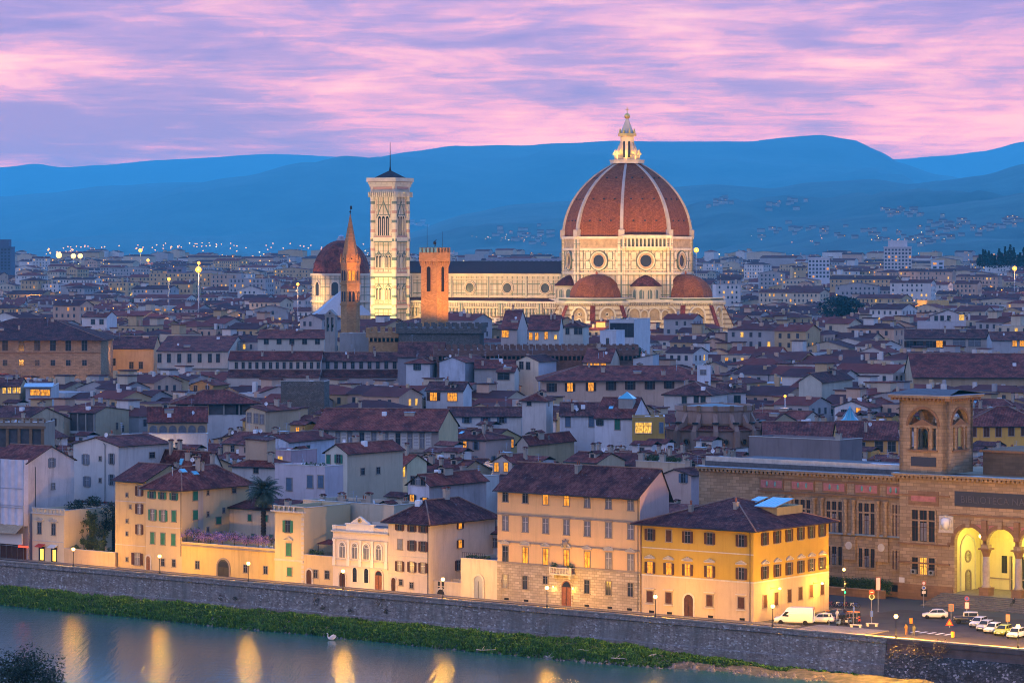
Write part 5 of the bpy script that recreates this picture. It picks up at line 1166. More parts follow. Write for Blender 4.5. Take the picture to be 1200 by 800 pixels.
def car(label, px, py, rz, paint, kind='hatch', cat='car', group=None, s=1.0):
 """nose points to local -x"""
 name = {'van': 'delivery_van', 'jeep': 'off_road_car'}.get(kind, 'parked_car')
 t_ = thing(name, label, cat, pz(px, py), rz, group)
 if kind == 'van': L, W, st, rr = 5.9, 1.0, [(-2.95, .45, .75), (-2.85, .40, 1.05), (-2.1, .38, 1.25), (-1.45, .38, 1.9), (-1.0, .38, 2.5), (-.6, .38, 2.62), (2.7, .38, 2.62), (2.92, .40, 2.5)], .36
 elif kind == 'jeep': L, W, st, rr = 3.9, .85, [(-1.95, .5, 1.0), (-1.85, .45, 1.08), (-.75, .42, 1.12), (-.6, .42, 1.15), (-.3, .42, 1.15), (1.8, .42, 1.15), (1.9, .45, 1.1)], .38
 else: L, W, st, rr = 3.9, .86, [(-1.95, .42, .62), (-1.88, .32, .74), (-1.2, .26, .86), (-.95, .26, .92), (.0, .26, .95), (1.7, .26, 1.0), (1.86, .30, .95), (1.93, .42, .8)], .31
 g = MB(); secs = []
 for x, zb, zt in st:
  e = .88 if abs(x) > 1.8 or x > L / 2 - .15 else 1.0; wv = W * e; zm = zb + (zt - zb) * .55; tw = .92 if kind != 'van' else .90
  secs.append([(x, -wv * .93, zb), (x, -wv, zb + .12), (x, -wv, zm), (x, -wv * tw, zt - .02), (x, -wv * tw * .8, zt), (x, wv * tw * .8, zt), (x, wv * tw, zt - .02), (x, wv, zm), (x, wv, zb + .12), (x, wv * .93, zb)])
 loft(g, secs, paint); body = g.build('body', t_)
 if kind != 'van':
  g = MB(); gh = {'hatch': [(-1.05, .90, .70), (-.45, 1.38, .60), (.2, 1.47, .60), (1.15, 1.43, .58), (1.78, 1.0, .66)], 'wagon': [(-1.0, .92, .72), (-.45, 1.45, .62), (.4, 1.55, .62), (1.45, 1.5, .60), (1.82, 1.0, .70)], 'jeep': [(-.62, 1.12, .74), (-.45, 1.72, .70), (.2, 1.78, .70), (1.6, 1.75, .70), (1.75, 1.12, .74)]}[kind]
  secs = [[(x, -wd, .93 if kind != 'jeep' else 1.1), (x, -wd + .03, z - .03), (x, -wd + .12, z), (x, wd - .12, z), (x, wd - .03, z - .03), (x, wd, .93 if kind != 'jeep' else 1.1)] for x, z, wd in gh]
  loft(g, secs, paint if kind != 'jeep' else FRAME_W); cab = g.build('cabin', body)
  zb = gh[0][1]; zt = gh[1][1] - .06; ztt = gh[3][1] - .08
  for sg in (-1, 1):
   g = MB(); y = sg * (gh[2][2] + .035); p = [(gh[0][0] + .28, sg * (gh[0][2] + .012), zb + .06), (.25, y + sg * .04, zb + .06), (.25, y - sg * .02, ztt), (gh[1][0] + .08, y - sg * .02, zt - .02)]
   q_ = [(.33, y + sg * .04, zb + .06), (gh[4][0] - .3, sg * (gh[4][2] + .015), zb + .08), (gh[3][0] + .02, y - sg * .02, ztt), (.33, y - sg * .02, ztt)]
   for w4 in (p, q_): g.poly(w4 if sg < 0 else list(reversed(w4)), CARGL)
   g.build('side_window', cab)
  g = MB(); a_, b_ = gh[0], gh[1]; g.poly([(a_[0] - .0, -a_[2] + .08, a_[1] + .05), (b_[0] - .03, -b_[2] + .1, b_[1] - .02), (b_[0] - .03, b_[2] - .1, b_[1] - .02), (a_[0] - .0, a_[2] - .08, a_[1] + .05)][::-1], CARGL); g.build('windscreen', cab)
  g = MB(); a_, b_ = gh[4], gh[3]; g.poly([(a_[0] + .01, -a_[2] + .1, a_[1] + .06), (b_[0] + .04, -b_[2] + .1, b_[1] - .03), (b_[0] + .04, b_[2] - .1, b_[1] - .03), (a_[0] + .01, a_[2] - .1, a_[1] + .06)], CARGL); g.build('rear_window', cab)
  fx = st[0][0]; wx = (-1.22, 1.2)
 else:
  g = MB(); g.poly([(-2.08, -.78, 1.3), (-2.08, .78, 1.3), (-1.3, .72, 2.08), (-1.3, -.72, 2.08)][::-1], CARGL); g.v = [(x - .06, y, z + .03) for x, y, z in g.v]; g.build('windscreen', body)
  for sg in (-1, 1): g = MB(); p = [(-1.75, sg * 1.015, 1.3), (-.75, sg * 1.015, 1.25), (-.75, sg * .97, 1.95), (-1.25, sg * .97, 1.95)]; g.poly(p if sg < 0 else p[::-1], CARGL); g.build('side_window', body)
  fx = -2.95; wx = (-1.95, 1.75)
  g = MB(); g.box(-2.99, -.6, .75, -2.93, .6, .98, BLACKP); g.build('radiator_grille', body)
 for sg in (-1, 1):
  g = MB(); g.ball((0, 0, 0), .13, HEADL, 6); g.build('headlight', body, (fx + .10, sg * W * .70, st[1][2] - .14)); g = MB(); g.box(-.03, -.08, -.14, .03, .08, .14, TAILL); g.build('tail_light', body, (st[-1][0] + .0, sg * W * .76, st[-2][2] - .22))
  for x in wx: wheel(t_, x, sg * (W - .10), rr)
  g = MB(); g.box(-.08, -.1, -.06, .08, .1, .08, paint); g.build('mirror', body, (-.85 if kind != 'van' else -1.75, sg * (W + .08), 1.0 if kind != 'van' else 1.35))
 g = MB(); g.box(-.02, -.28, -.06, .02, .28, .06, WHITEP); g.build('number_plate', body, (fx - .0, 0, st[0][1] + .08)); g = MB(); g.box(-.02, -.28, -.06, .02, .28, .06, WHITEP); g.build('number_plate', body, (st[-1][0] + .02, 0, .62))
 return t_
def paintm(c, r_=.3): m = flat('car_paint', c, r_); m.node_tree.nodes['Principled BSDF'].inputs['Coat Weight'].default_value = .5; return m
WCAR = paintm((.68, .68, .66)); SILV = paintm((.45, .46, .48)); NAVY = paintm((.02, .025, .05)); LIME = paintm((.42, .50, .04)); BLUC = paintm((.10, .17, .33)); DARKC = paintm((.03, .03, .035))
car('white high-roofed delivery van parked beside the ochre corner palazzo', 931, 731, -A0 * .35, WCAR, 'van', 'van')
car('small white hatchback parked just behind the white delivery van', 963, 729.5, -A0 * .35, WCAR, 'wagon')
car('black estate car half hidden behind the white hatchback', 979, 724, -A0 * .6, DARKC, 'hatch')
car('white hatchback with dark windows turning in front of the library', 1096, 724, rad(-8), WCAR, 'hatch', 'car')
car('dark blue off-road car with a white roof beside the parked row', 1133, 730, rad(-8), NAVY, 'jeep')
rowc = [(1147, 734, WCAR, 'wagon', 'white car with blue windscreen, first in the row parked below the steps'), (1155, 738, SILV, 'wagon', 'silver car, second in the row parked below the steps'), (1164, 741, WCAR, 'wagon', 'white car parked between the silver one and the lime green one'), (1176, 743.5, LIME, 'wagon', 'lime green car in the row parked below the library steps'), (1191, 747, WCAR, 'wagon', 'white car behind the street lamp at the right end of the parked row')]
for px, py, m_, k_, l_ in rowc: car(l_, px, py, rad(58), m_, k_, group='cars parked below the library steps')
# scooters
def scooter(label, px, py, rz, mat):
 t_ = thing('scooter', label, 'scooter', pz(px, py), rz, 'scooters parked on the piazza'); 
 g = MB(); g.add([(-.55, -.12, .35), (.0, -.18, .22), (.75, -.16, .35), (.8, -.10, .75), (.2, -.15, .72), (.05, -.12, .34), (-.35, -.12, .34), (-.5, -.1, .95)], [(7, 6, 5, 4, 3, 2, 1, 0)], mat)
 g.add([(x, -y, z) for x, y, z in g.v[:8]], [(0, 1, 2, 3, 4, 5, 6, 7)], mat)
 k = 8; g.add(g.v[:16], [(i, (i + 1) % 8, 8 + (i + 1) % 8, 8 + i) for i in range(8)], mat); g.build('body', t_)
 g = MB(); g.box(.1, -.15, .72, .85, .15, .84, BLACKP); g.build('seat', t_); g = MB(); g.tube((-.62, 0, .3), (-.45, 0, 1.05), .04, .03, METAL_D); g.tube((-.45, -.35, 1.1), (-.45, .35, 1.1), .025, .025, METAL_D); g.build('handlebar', t_)
 g = MB(); g.box(-.62, -.2, .95, -.55, .2, 1.45, CARGL); g.build('windshield', t_)
 for x in (-.65, .62): wheel(t_, x, 0, .26, .12)
 g = MB(); g.ball((-.6, 0, .85), .09, HEADL, 6); g.build('headlight', t_); return t_
for i, (px, py, m_, l_) in enumerate([(983, 732.5, BLUC, 'blue scooter at the left end of the parked row'), (988, 731.5, DARKC, 'black scooter beside the blue one at the left of the row'), (992.5, 731, WCAR, 'white scooter in the middle of the parked row'), (997, 730.5, BLUC, 'blue scooter between the white scooter and the bollard'), (1002, 730, NAVY, 'dark navy scooter left of the red one'), (1007, 729.5, REDP, 'red scooter at the right end of the parked row')]): scooter(l_, px, py, rad(-115 + i * 4), m_)
# benches
for px, py, l_ in ((1003, 735, 'short stone bench in front of the scooters'), (1022, 733.5, 'short stone bench on the paved island right of the scooters')):
 t_ = thing('stone_bench', l_, 'bench', pz(px, py), rad(-20), 'stone benches on the piazza'); g = MB(); g.box(-.9, -.25, .38, .9, .25, .5, FRAME_L); g.build('seat', t_)
 for s_ in (-1, 1): g = MB(); g.box(s_ * .65 - .15, -.2, 0, s_ * .65 + .15, .2, .38, FRAME_L); g.build('leg', t_)
# bicycles in the rack by the corner
for i in range(8):
 px = 974 + i * 4.2; t_ = thing('bicycle', 'parked bicycle in the rack under the library hedge', 'bicycle', pz(px, 710.5 + i * .25), rad(35), 'bicycles in the rack under the hedge')
 fm = [REDP, BLACKP, WHITEP, BLUEP][i % 4]; g = MB(); g.tube((-.5, 0, .35), (-.35, 0, .85), .03, .03, fm); g.tube((-.38, 0, .75), (.2, 0, .8), .03, .03, fm); g.tube((.2, 0, .85), (.02, 0, .32), .03, .03, fm); g.tube((.02, 0, .32), (.52, 0, .35), .025, .025, fm); g.tube((-.4, 0, .7), (.02, 0, .32), .03, .03, fm); g.build('frame', t_)
 g = MB(); g.box(.08, -.06, .9, .34, .06, .95, BLACKP); g.build('saddle', t_); g = MB(); g.tube((-.36, -.28, .95), (-.36, .28, .95), .02, .02, METAL_D); g.build('handlebar', t_)
 for x in (-.5, .52): g = MB(); g.ring(0, 0, .29, .05, .04, BLACKP, None, 14, y=.02); g.build('wheel', t_, (x, 0, .34))
# signs, lights
def post_sign(name, label, cat, px, py, h, parts, rz=0.0, r_=.045):
 t_ = thing(name, label, cat, pz(px, py), rz); g = MB(); g.rev([(r_ * 2, 0), (r_, .1), (r_, h)], 8, METAL_G); g.build('pole', t_)
 for nm, fn, z in parts: g = MB(); fn(g); g.build(nm, t_, (0, -.08, z))
 return t_
def disc(r_, c1, c2, bar=None):
 def f(g):
  g.ring(0, 0, r_ * .74, r_ * .26, .03, c1, c2, 16)
  if bar: g.box(-r_ * .5, -.05, -r_ * .12, r_ * .5, -.031, r_ * .12, bar)
 return f
def bx(x0, z0, x1, z1, c, c2=None):
 def f(g):
  g.box(x0, -.04, z0, x1, 0, z1, c)
  if c2: g.box(x0 + .06, -.055, z0 + .06, x1 - .06, -.041, z1 - .06, c2)
 return f
GREENL = glow_mat('green_signal', (.03, 1, .30), 3); AMBL = glow_mat('amber_lamp', (1, .55, .05), 3)
t_ = post_sign('traffic_light', 'traffic light showing green in front of the hedge', 'traffic light', 990, 713, 4.4, [('signal_head', bx(-.18, -.55, .18, .55, BLACKP), 3.0), ('sign', bx(-.16, -.16, .16, .16, ORANGEP, FRAME_W), 3.95)])
g = MB(); g.ball((.0, -.14, 2.62), .17, GREENL, 8); g.build('green_lamp', t_); g = MB(); g.box(-.5, -.12, 2.9, .0, -.05, 3.15, glow_mat('lit_sign', (1, .8, .4), 1.6)); g.build('lit_sign', t_)
post_sign('no_entry_sign', 'round no-entry sign above a grey disc sign on a pole by the hedge', 'road sign', 1021.5, 729, 5.0, [('sign', disc(.42, REDP, REDP, WHITEP), 4.6), ('lower_sign', disc(.42, METAL_G, METAL_D), 3.9), ('plate', bx(-.2, -.5, .2, .4, BLUEP), 1.4)])
post_sign('information_board', 'tall pale information board on a pole right of the no-entry sign', 'sign', 1029, 716, 5.2, [('board', bx(-.36, -1.0, .36, 1.0, REDP, FRAME_W), 4.3)])
post_sign('warning_sign', 'pole with a red ring, blue arrow disc and white plate beside the library corner', 'road sign', 1082.5, 711, 4.0, [('sign', disc(.32, REDP, FRAME_W), 3.8), ('arrow_sign', disc(.32, FRAME_W, BLUEP), 3.05), ('plate', bx(-.3, -.22, .3, .22, FRAME_W), 2.35)])
post_sign('parking_sign', 'no-parking disc above a pale plate near the dark off-road car', 'road sign', 1133, 728, 3.7, [('sign', disc(.36, REDP, BLUEP), 3.5), ('plate', bx(-.34, -.55, .34, .5, REDP, FRAME_W), 2.5)])
post_sign('tariff_board', 'small orange tariff board on a pole behind the turning white car', 'sign', 1114.5, 726, 2.5, [('board', bx(-.38, -.55, .38, .55, ORANGEP, FRAME_S), 1.9)])
post_sign('tariff_board', 'small orange tariff board above the lime green parked car', 'sign', 1181, 741, 2.7, [('board', bx(-.3, -.5, .3, .5, ORANGEP, FRAME_S), 2.2)])
def tri_(g): g.add([(-.62, 0, -.5), (.62, 0, -.5), (0, 0, .6)], [(0, 1, 2)], REDP); g.add([(-.36, -.02, -.34), (.36, -.02, -.34), (0, -.02, .3)], [(0, 1, 2)], ORANGEP); g.add([(.62, .02, -.5), (-.62, .02, -.5), (0, .02, .6)], [(0, 1, 2)], METAL_G)
post_sign('roadwork_sign', 'orange triangular warning sign standing near the road edge', 'road sign', 1112.5, 734.5, .6, [('sign', tri_, .75)])
post_sign('blue_arrow_sign', 'thin pole with a small blue sign among the scooters', 'road sign', 1000.5, 731, 2.7, [('sign', bx(-.14, -.35, .14, .35, BLUEP), 2.3)])
post_sign('grey_post_sign', 'thin grey sign pole by the wall right of the white hatchback', 'road sign', 971.5, 733, 1.9, [('sign', bx(-.12, -.2, .12, .2, METAL_G), 1.7)])
for px, py, l_ in ((1067.5, 731, 'yellow litter bin on the paved island'), (1116.5, 747, 'orange litter bin against the river parapet')):
 t_ = thing('litter_bin', l_, 'bin', pz(px, py)); g = MB(); g.rev([(.22, .1), (.27, .85), (.24, .95)], 10, ORANGEP); g.build('body', t_); g = MB(); g.rev([(.05, 0), (.05, .1)], 6, METAL_D); g.rev([(.28, .95), (.2, 1.08), (.02, 1.12)], 10, METAL_D); g.build('lid', t_)
def fence_bits():
 t_ = thing('barrier', 'yellow construction barrier panels round the corner roadworks', 'barrier', pz(986, 724), rad(-20))
 for i in range(5): g = MB(); g.box(i * 1.1 - 2.5, -.03, .1, i * 1.1 - 1.5, .03, .2, ORANGEP); g.box(i * 1.1 - 2.5, -.03, 1.0, i * 1.1 - 1.5, .03, 1.15, ORANGEP); [g.box(i * 1.1 - 2.5 + j * .24, -.02, 0, i * 1.1 - 2.46 + j * .24, .02, 1.1, METAL_G) for j in range(5)]; g.build('panel', t_)
fence_bits()
# people
SKIN = flat('skin', (.45, .25, .17), .7)
def person(label, loc, rz, cloth, legs=None, sit=False, arm=0):
 t_ = thing('person', label, 'person', loc, rz); J, E = standing(.98, arm, sit); figure('body', J, E, 0, cloth, t_)
 hz_ = 1.66 * .98 - (.45 * .98 if sit else 0); g = MB(); g.ball((0, -.045, hz_), .105, SKIN, 8, 1.2); g.build('face', t_); g = MB(); g.rev([(.118, hz_ - .03), (.122, hz_ + .05), (.09, hz_ + .11), (.01, hz_ + .135)], 10, BLACKP, 0, .012, smooth=True); g.build('hair', t_); return t_
person('person in dark clothes sitting on the steps in front of the right column', (*RV(U(1188, VL - 4.8), VL - 4.8), .18 * 4 + .02), -A0 - .3, flat('dark_coat', (.03, .03, .035), .9), sit=True)
person('person in a brown coat standing at the river parapet near the bright lamp', pz(1062, 744), rad(200), flat('brown_coat', (.14, .07, .04), .9))
person('person in dark grey walking beside the parapet right of the brown coat', pz(1071, 745), rad(150), flat('grey_coat', (.06, .06, .07), .9))
person('person in a white shirt standing by the black estate car', pz(981, 727), rad(20), flat('white_shirt', (.6, .58, .55), .9))
# white bird at the water's edge
t_ = thing('swan', 'white swan with raised neck on the water by the grassy bank', 'swan', pz(387, 749.5, WZ), rad(20))
J = [(0, 0, .18, .20), (.4, 0, .22, .24), (.75, 0, .34, .10), (.95, 0, .42, .03), (-.28, 0, .30, .13), (-.42, 0, .62, .07), (-.36, 0, .92, .06), (-.46, 0, 1.06, .07), (-.62, 0, 1.03, .03)]
figure('body', J, [(0, 1), (1, 2), (2, 3), (0, 4), (4, 5), (5, 6), (6, 7), (7, 8)], 0, WHITEP, t_, sub=2)
for s_ in (-1, 1): g = MB(); g.add([(-.1, s_ * .2, .3), (.35, s_ * .28, .25), (.95, s_ * .32, .62), (.7, s_ * .35, .85), (.3, s_ * .32, .72), (-.05, s_ * .25, .5)], [(0, 1, 2, 3, 4, 5) if s_ < 0 else (5, 4, 3, 2, 1, 0)], WHITEP); g.v += []; g.build('wing', t_)
# driftwood and rocks
ROCKM = flat('shingle_rock', (.22, .19, .16), .95, 0, .5, .8)
for i, (px, py, L) in enumerate(((558, 762, 3.2), (672, 764, 3.5), (716, 772, 2.6), (760, 770, 2.2), (640, 770, 1.5))):
 x, y, z = pz(px, py, -4.5); g = MB(); p = Vector((0, 0, .2))
 for k in range(4): qv = p + Vector((r2.uniform(.3, .6) * L / 2, r2.uniform(-.3, .3), r2.uniform(-.15, .25))); g.tube(p, qv, .09 - k * .015, .08 - k * .015, FRAME_L, 5); p = qv
 g.tube((L * .3, 0, .2), (L * .45, .5, .6), .05, .02, FRAME_L, 5); tag(g.build('driftwood', None, (x, y, z), r2.uniform(-1, .6)), 'bleached driftwood branch stranded on the grassy bank', 'driftwood', 'driftwood on the river bank')
SANDM = flat('pale_shingle', (.26, .21, .16), .95, 0, .35, .6)
g = MB()
for i in range(420):
 u = r2.uniform(14, 62) if i > 120 else r2.uniform(-60, 20); x, y, z = bank_pt(u, r2.uniform(.5 if u > 36 else .86, 1.0)); s_ = r2.uniform(.12, .5) * (1.3 if i > 360 else 1)
 pts = [(x + s_ * math.cos(a) * r2.uniform(.7, 1.2), y + s_ * math.sin(a) * r2.uniform(.7, 1.2), z - .1) for a in (0, 1.2, 2.5, 3.8, 5.1)]; g.add(pts + [(x + r2.uniform(-.1, .1), y, z + s_ * .7)], [(0, 1, 5), (1, 2, 5), (2, 3, 5), (3, 4, 5), (4, 0, 5)], ROCKM if i % 3 else SANDM)
tag(g.build('gravel', uv=False), 'stones and shingle along the waterline of the river bank', 'shingle', kind='stuff')
# street lamps along the parapet
LG = 'street lamps along the river parapet'
def lamp_proto():
 t_ = thing('street_lamp', 'x', 'street lamp', (0, 0, 0), 0, LG)
 g = MB(); g.rev([(.16, 0), (.16, .35), (.09, .5), (.06, .6), (.05, 2.7), (.09, 2.75), (.05, 2.85)], 10, METAL_D, smooth=True); g.build('pole', t_)
 g = MB(); g.ball((0, 0, 3.1), .31, LAMPW, 10); gb = g.build('globe', t_); gb.visible_shadow = False; g = MB(); g.rev([(.2, 3.3), (.1, 3.42), (.01, 3.5)], 10, METAL_D); g.build('cap', gb); return t_
LPW = [0]
def plight(loc, power, r_=.25, col=(1, .56, .12), name='lamp_light'):
 l = bpy.data.lights.new(name, 'POINT'); l.energy = power; l.shadow_soft_size = r_; l.color = col; o = bpy.data.objects.new(name, l); COL.objects.link(o); o.location = loc; return o
L0 = lamp_proto(); regkids(L0)
lampdat = [(86, 'lamp in front of the garden trees at the left'), (187, 'lamp below the green-shuttered house, left of the carriage gate'), (291, 'lamp right of the carriage gate under the wisteria'), (402, 'lamp in front of the arched palazzetto'), (519, 'lamp before the iron gate link'), (641, 'lamp left of the orange palazzo door'), (768, 'lamp at the left end of the ochre corner palazzo'), (905.5, 'lamp left of the white delivery van'), (1050, 'bright lamp beside the paved traffic island'), (1193, 'lamp in front of the parked cars at the right edge')]
for i, (px, l_) in enumerate(lampdat):
 c = L0 if i == 0 else copy_tree(L0); vv = .25; u = U(px, vv); x, y = RV(u, vv); c.location = (x, y, .62 + .15); c['label'] = l_ ; c['group'] = LG
 plight((x, y, .77 + 3.1), 6300 if px < 1000 else 42000 if px < 1100 else 26000, .24, (1, .47, .04))
# wall lamps on the side of the corner palazzo
for (lpx_, py, l_) in ((903, 689, 'wall lamp near the front corner of the ochre palazzo side'), (953, 683, 'wall lamp near the far corner of the ochre palazzo side')):
 s_ = ss(OCH, lpx_); z = zs(OCH, lpx_, py); x, y, _ = wloc(OCH, OCH.W, s_, 0)
 t_ = thing('wall_lamp', l_, 'wall lamp', (x, y, z), -A0 + rad(90)); g = MB(); g.tube((0, 0, 0), (0, -1.6, .25), .04, .03, METAL_D); g.box(-.1, -.06, -.2, .1, 0, .2, METAL_D); g.build('bracket', t_); g = MB(); g.ball((0, -1.65, .1), .26, LAMPW, 8, .7); g.build('globe', t_)
 xx, yy = x + 1.65 * CA, y - 1.65 * SA; plight((xx, yy, z - .1), 2600, .3, (1, .48, .04))
s_ = wloc(OCH, OCH.W + 2.5, OCH.D + .5, 6.3)
t_ = thing('street_lamp', 'curved lamp just beyond the far corner of the ochre palazzo', 'street lamp', (s_[0], s_[1], 0)); g = MB(); g.tube((0, 0, 0), (0, 0, 6.3), .07, .05, METAL_D); g.build('pole', t_); g = MB(); g.ball((0, 0, 6.45), .24, LAMPW, 8); g.build('globe', t_); plight((s_[0], s_[1], 6.45), 14000, .25, (1, .46, .08))
plight((*RV(U(640, 20), 17), 12), 10) if False else None
for px in (650.5, 673.5):
 s_ = fs(PALZ, px); x, y, _ = wloc(PALZ, s_, -.5, 0); z = zf(PALZ, px, 687 if px < 660 else 689) ; t_ = thing('wall_lantern', 'small wall lantern %s of the orange palazzo door' % ('left' if px < 660 else 'right'), 'lantern', (x, y, z), -A0); g = MB(); g.tube((0, .5, 0), (0, 0, .25), .03, .03, METAL_D); g.rev([(.16, .22), (.02, .36)], 6, METAL_D); g.build('bracket', t_); g = MB(); g.rev([(.08, -.15), (.14, .22)], 6, LAMPW); g.build('glass', t_); plight((x, y, z - .25), 60, .1)
# porch light
pl_ = RV(uL + a0x + .3, VL + 3.2); zpl = zs_ + 1.0
t_ = thing('hanging_lantern', 'bright lantern hanging inside the left arch of the library porch', 'lantern', (*pl_, zpl)); g = MB(); g.tube((0, 0, .3), (0, 0, 3.3), .03, .03, METAL_D); g.build('chain', t_); g = MB(); g.ball((0, 0, 0), .32, LAMPW, 8); g.build('globe', t_)
plight((*pl_, zpl - .1), 2100, .35, (1, .78, .16)); 
for k in (1, 2): plight((*RV(uL + a0x + k * sp, VL + 5.0), zs_ + .5), 1900, .3, (1, .80, .18))
# unseen lamps added out of frame to warm the library front
for (u_, v_, l_) in ((96, 3, 'added unseen lamp beyond the right edge beside the road'), (118, 22, 'added unseen lamp beyond the right edge in front of the library'), (101, 36, 'added unseen lamp at the library steps beyond the right edge')):
 p_ = RV(u_, v_); t_ = thing('unseen_fill_lamp', l_, 'street lamp', (*p_, 0)); g = MB(); g.tube((0, 0, 0), (0, 0, 8), .1, .06, METAL_D); g.build('pole', t_); g = MB(); g.ball((0, 0, 8.2), .3, LAMPW, 8); o = g.build('globe', t_); o.visible_shadow = False; plight((*p_, 8.2), 27000, .28, (1, .52, .12))
# ================================================================== CATHEDRAL
m, t, b = newmat('panelled_marble'); uv = uvcoord(t); o_ = ocoord(t)
br = t.new('ShaderNodeTexBrick', offset=0.0); t.link(uv, br.inputs[0]); br.inputs['Scale'].default_value = 1; br.inputs['Brick Width'].default_value = 2.5; br.inputs['Row Height'].default_value = 4.2; br.inputs['Mortar Size'].default_value = .20; br.inputs['Mortar Smooth'].default_value = .1
br.inputs['Color1'].default_value = (.70, .62, .46, 1); br.inputs['Color2'].default_value = (.60, .51, .36, 1); br.inputs['Mortar'].default_value = (.16, .20, .15, 1)
br2 = t.new('ShaderNodeTexBrick', offset=0.0); t.link(t.mapping(uv, loc=(.45, .6, 0)), br2.inputs[0]); br2.inputs['Scale'].default_value = 1; br2.inputs['Brick Width'].default_value = 1.25; br2.inputs['Row Height'].default_value = 2.1; br2.inputs['Mortar Size'].default_value = .07
br2.inputs['Color1'].default_value = (1, 1, 1, 1); br2.inputs['Color2'].default_value = (.92, .88, .82, 1); br2.inputs['Mortar'].default_value = (.50, .36, .30, 1)
a = t.mix(1.0, br.outputs[0], br2.outputs[0], 'MULTIPLY'); a = t.mix(t.ramp(t.noise(o_, .12, 4, .7), [(.45, 0.0), (.75, .45)]), a, (.40, .32, .22))
t.link(a, b.inputs['Base Color']); b.inputs['Roughness'].default_value = .8; bump(t, b, t.math('MULTIPLY', br.outputs[1], -1), .5, .15); MARB = m
def stripes(name, c1, c2, rows):
 m, t, b = newmat(name); s = t.new('ShaderNodeSeparateXYZ'); t.link(uvcoord(t), s.inputs[0]); f = t.math('FRACT', t.math('DIVIDE', s.outputs[1], rows)); fx = t.math('FRACT', t.math('DIVIDE', s.outputs[0], rows * 1.4))
 a = t.mix(t.ramp(f, [(.60, 0.0), (.68, 1.0)], 'LINEAR'), c1, c2); a = t.mix(t.ramp(fx, [(.86, 0.0), (.9, .5)]), a, c2)
 a = t.mix(t.ramp(t.noise(ocoord(t), .15, 4, .7), [(.45, 0.0), (.75, .4)]), a, tuple(x * .5 for x in c1)); t.link(a, b.inputs['Base Color']); b.inputs['Roughness'].default_value = .8; return m
STRP = stripes('striped_marble', (.66, .56, .40), (.30, .21, .13), 2.0); MARW = flat('white_marble', (.68, .58, .42), .7, 0, .2, .3); MGREEN = flat('green_marble', (.12, .16, .13), .6, 0, .2); ROUGHM = flat('bare_masonry_and_shading', (.45, .33, .20), .9, 0, .35, .5)
DOMET = tiles('dome_tiles', (.22, .066, .026), (.30, .095, .036), (.38, .14, .06), .5, .3); NAVET = flat('nave_roof', (.045, .032, .036), .9, 0, .3)
RIBM = flat('marble_rib', (.46, .40, .33), .7, 0, .2, .4)
CX, CY = 48.6, 1343.0
CATH = thing('cathedral', 'floodlit marble cathedral with a huge ribbed red brick dome and golden lantern', 'cathedral', (CX, CY, 0), rad(-29.5))
ZD = 61.8; ZDR = 46.6
def octo(r_, n=8, off=22.5): return [(r_ * math.cos(rad(off + i * 360 / n)), r_ * math.sin(rad(off + i * 360 / n))) for i in range(n)]
Rd = 27.2
def face_T(k, ap, off=0.0):   # frame of octagon face k: face normal at k*45 deg, local -y = outward
 a = rad(k * 45); return Matrix.Rotation(a + math.pi / 2, 4, 'Z') @ Matrix.Translation((0, -ap, 0))
g = MB(); g.prism(octo(Rd), 0, ZD, MARB); APD = Rd * math.cos(rad(22.5)); sd = 2 * Rd * math.sin(rad(22.5))
for z, h_, d_ in ((ZDR - .4, 1.0, .8), (ZDR + 1.4, .4, .4), (56.3, .9, .7), (ZD - .8, 1.0, 1.0)): g.prism(octo(Rd + d_), z, z + h_, MARW)
for k in range(8):
 a = rad(22.5 + 45 * k); g.T = Matrix.Rotation(a, 4, 'Z'); g.box(Rd - 1.2, -1.6, 30, Rd + .5, 1.6, ZD, MARB); g.box(Rd - 1, -.35, 36, Rd + .62, .35, ZD - 1, MGREEN); g.T = None
g.build('drum', CATH)
g = MB(); 
for k in range(8):
 if k == 7: continue
 g.T = face_T(k, APD + .12); g.box(-sd / 2 + 1.6, -.1, 57.2, sd / 2 - 1.6, 0, ZD - .8, ROUGHM); g.T = None
g.build('unfinished_masonry', CATH)
g = MB(); g.T = face_T(7, APD)         # the one finished gallery, on the south-east face
g.box(-sd / 2 - .3, -2.2, 57.2, sd / 2 + .3, 0, 57.8, MARW); g.box(-sd / 2 - .3, -2.2, 61.3, sd / 2 + .3, 0, 62.6, MARW); g.box(-sd / 2, -.3, 57.8, sd / 2, 0, 61.3, MGREEN)
for i in range(13): x = -sd / 2 + .2 + i * (sd - .4) / 12; g.box(x - .28, -2.0, 57.8, x + .28, -1.4, 61.3, MARW)
g.build('gallery', CATH)
for k in (5, 6, 7, 0):
 g = MB(); g.T = face_T(k, APD); g.ring(0, 51.9, 2.5, 1.5, .7, MARW, GLASS, 28, rec=.25); g.ring(0, 51.9, 2.55, .8, .85, ROUGHM, None, 28); g.ring(0, 51.9, 3.9, .3, .9, MGREEN, None, 28); g.build('round_window', CATH)  # brown inner ring puts the shading of the splay into the colour
for k in (5, 6, 7, 0):
 g = MB(); g.T = face_T(k, APD)
 for x in (-8.7, -5.2, 5.2, 8.7):
  for z in (48.4, 52.4): g.box(x - 1.2, -.22, z, x + 1.2, -.0, z + 3.4, MGREEN); g.box(x - 1.0, -.26, z + .2, x + 1.0, -.221, z + 3.2, MARW)
 g.build('marble_panel', CATH)
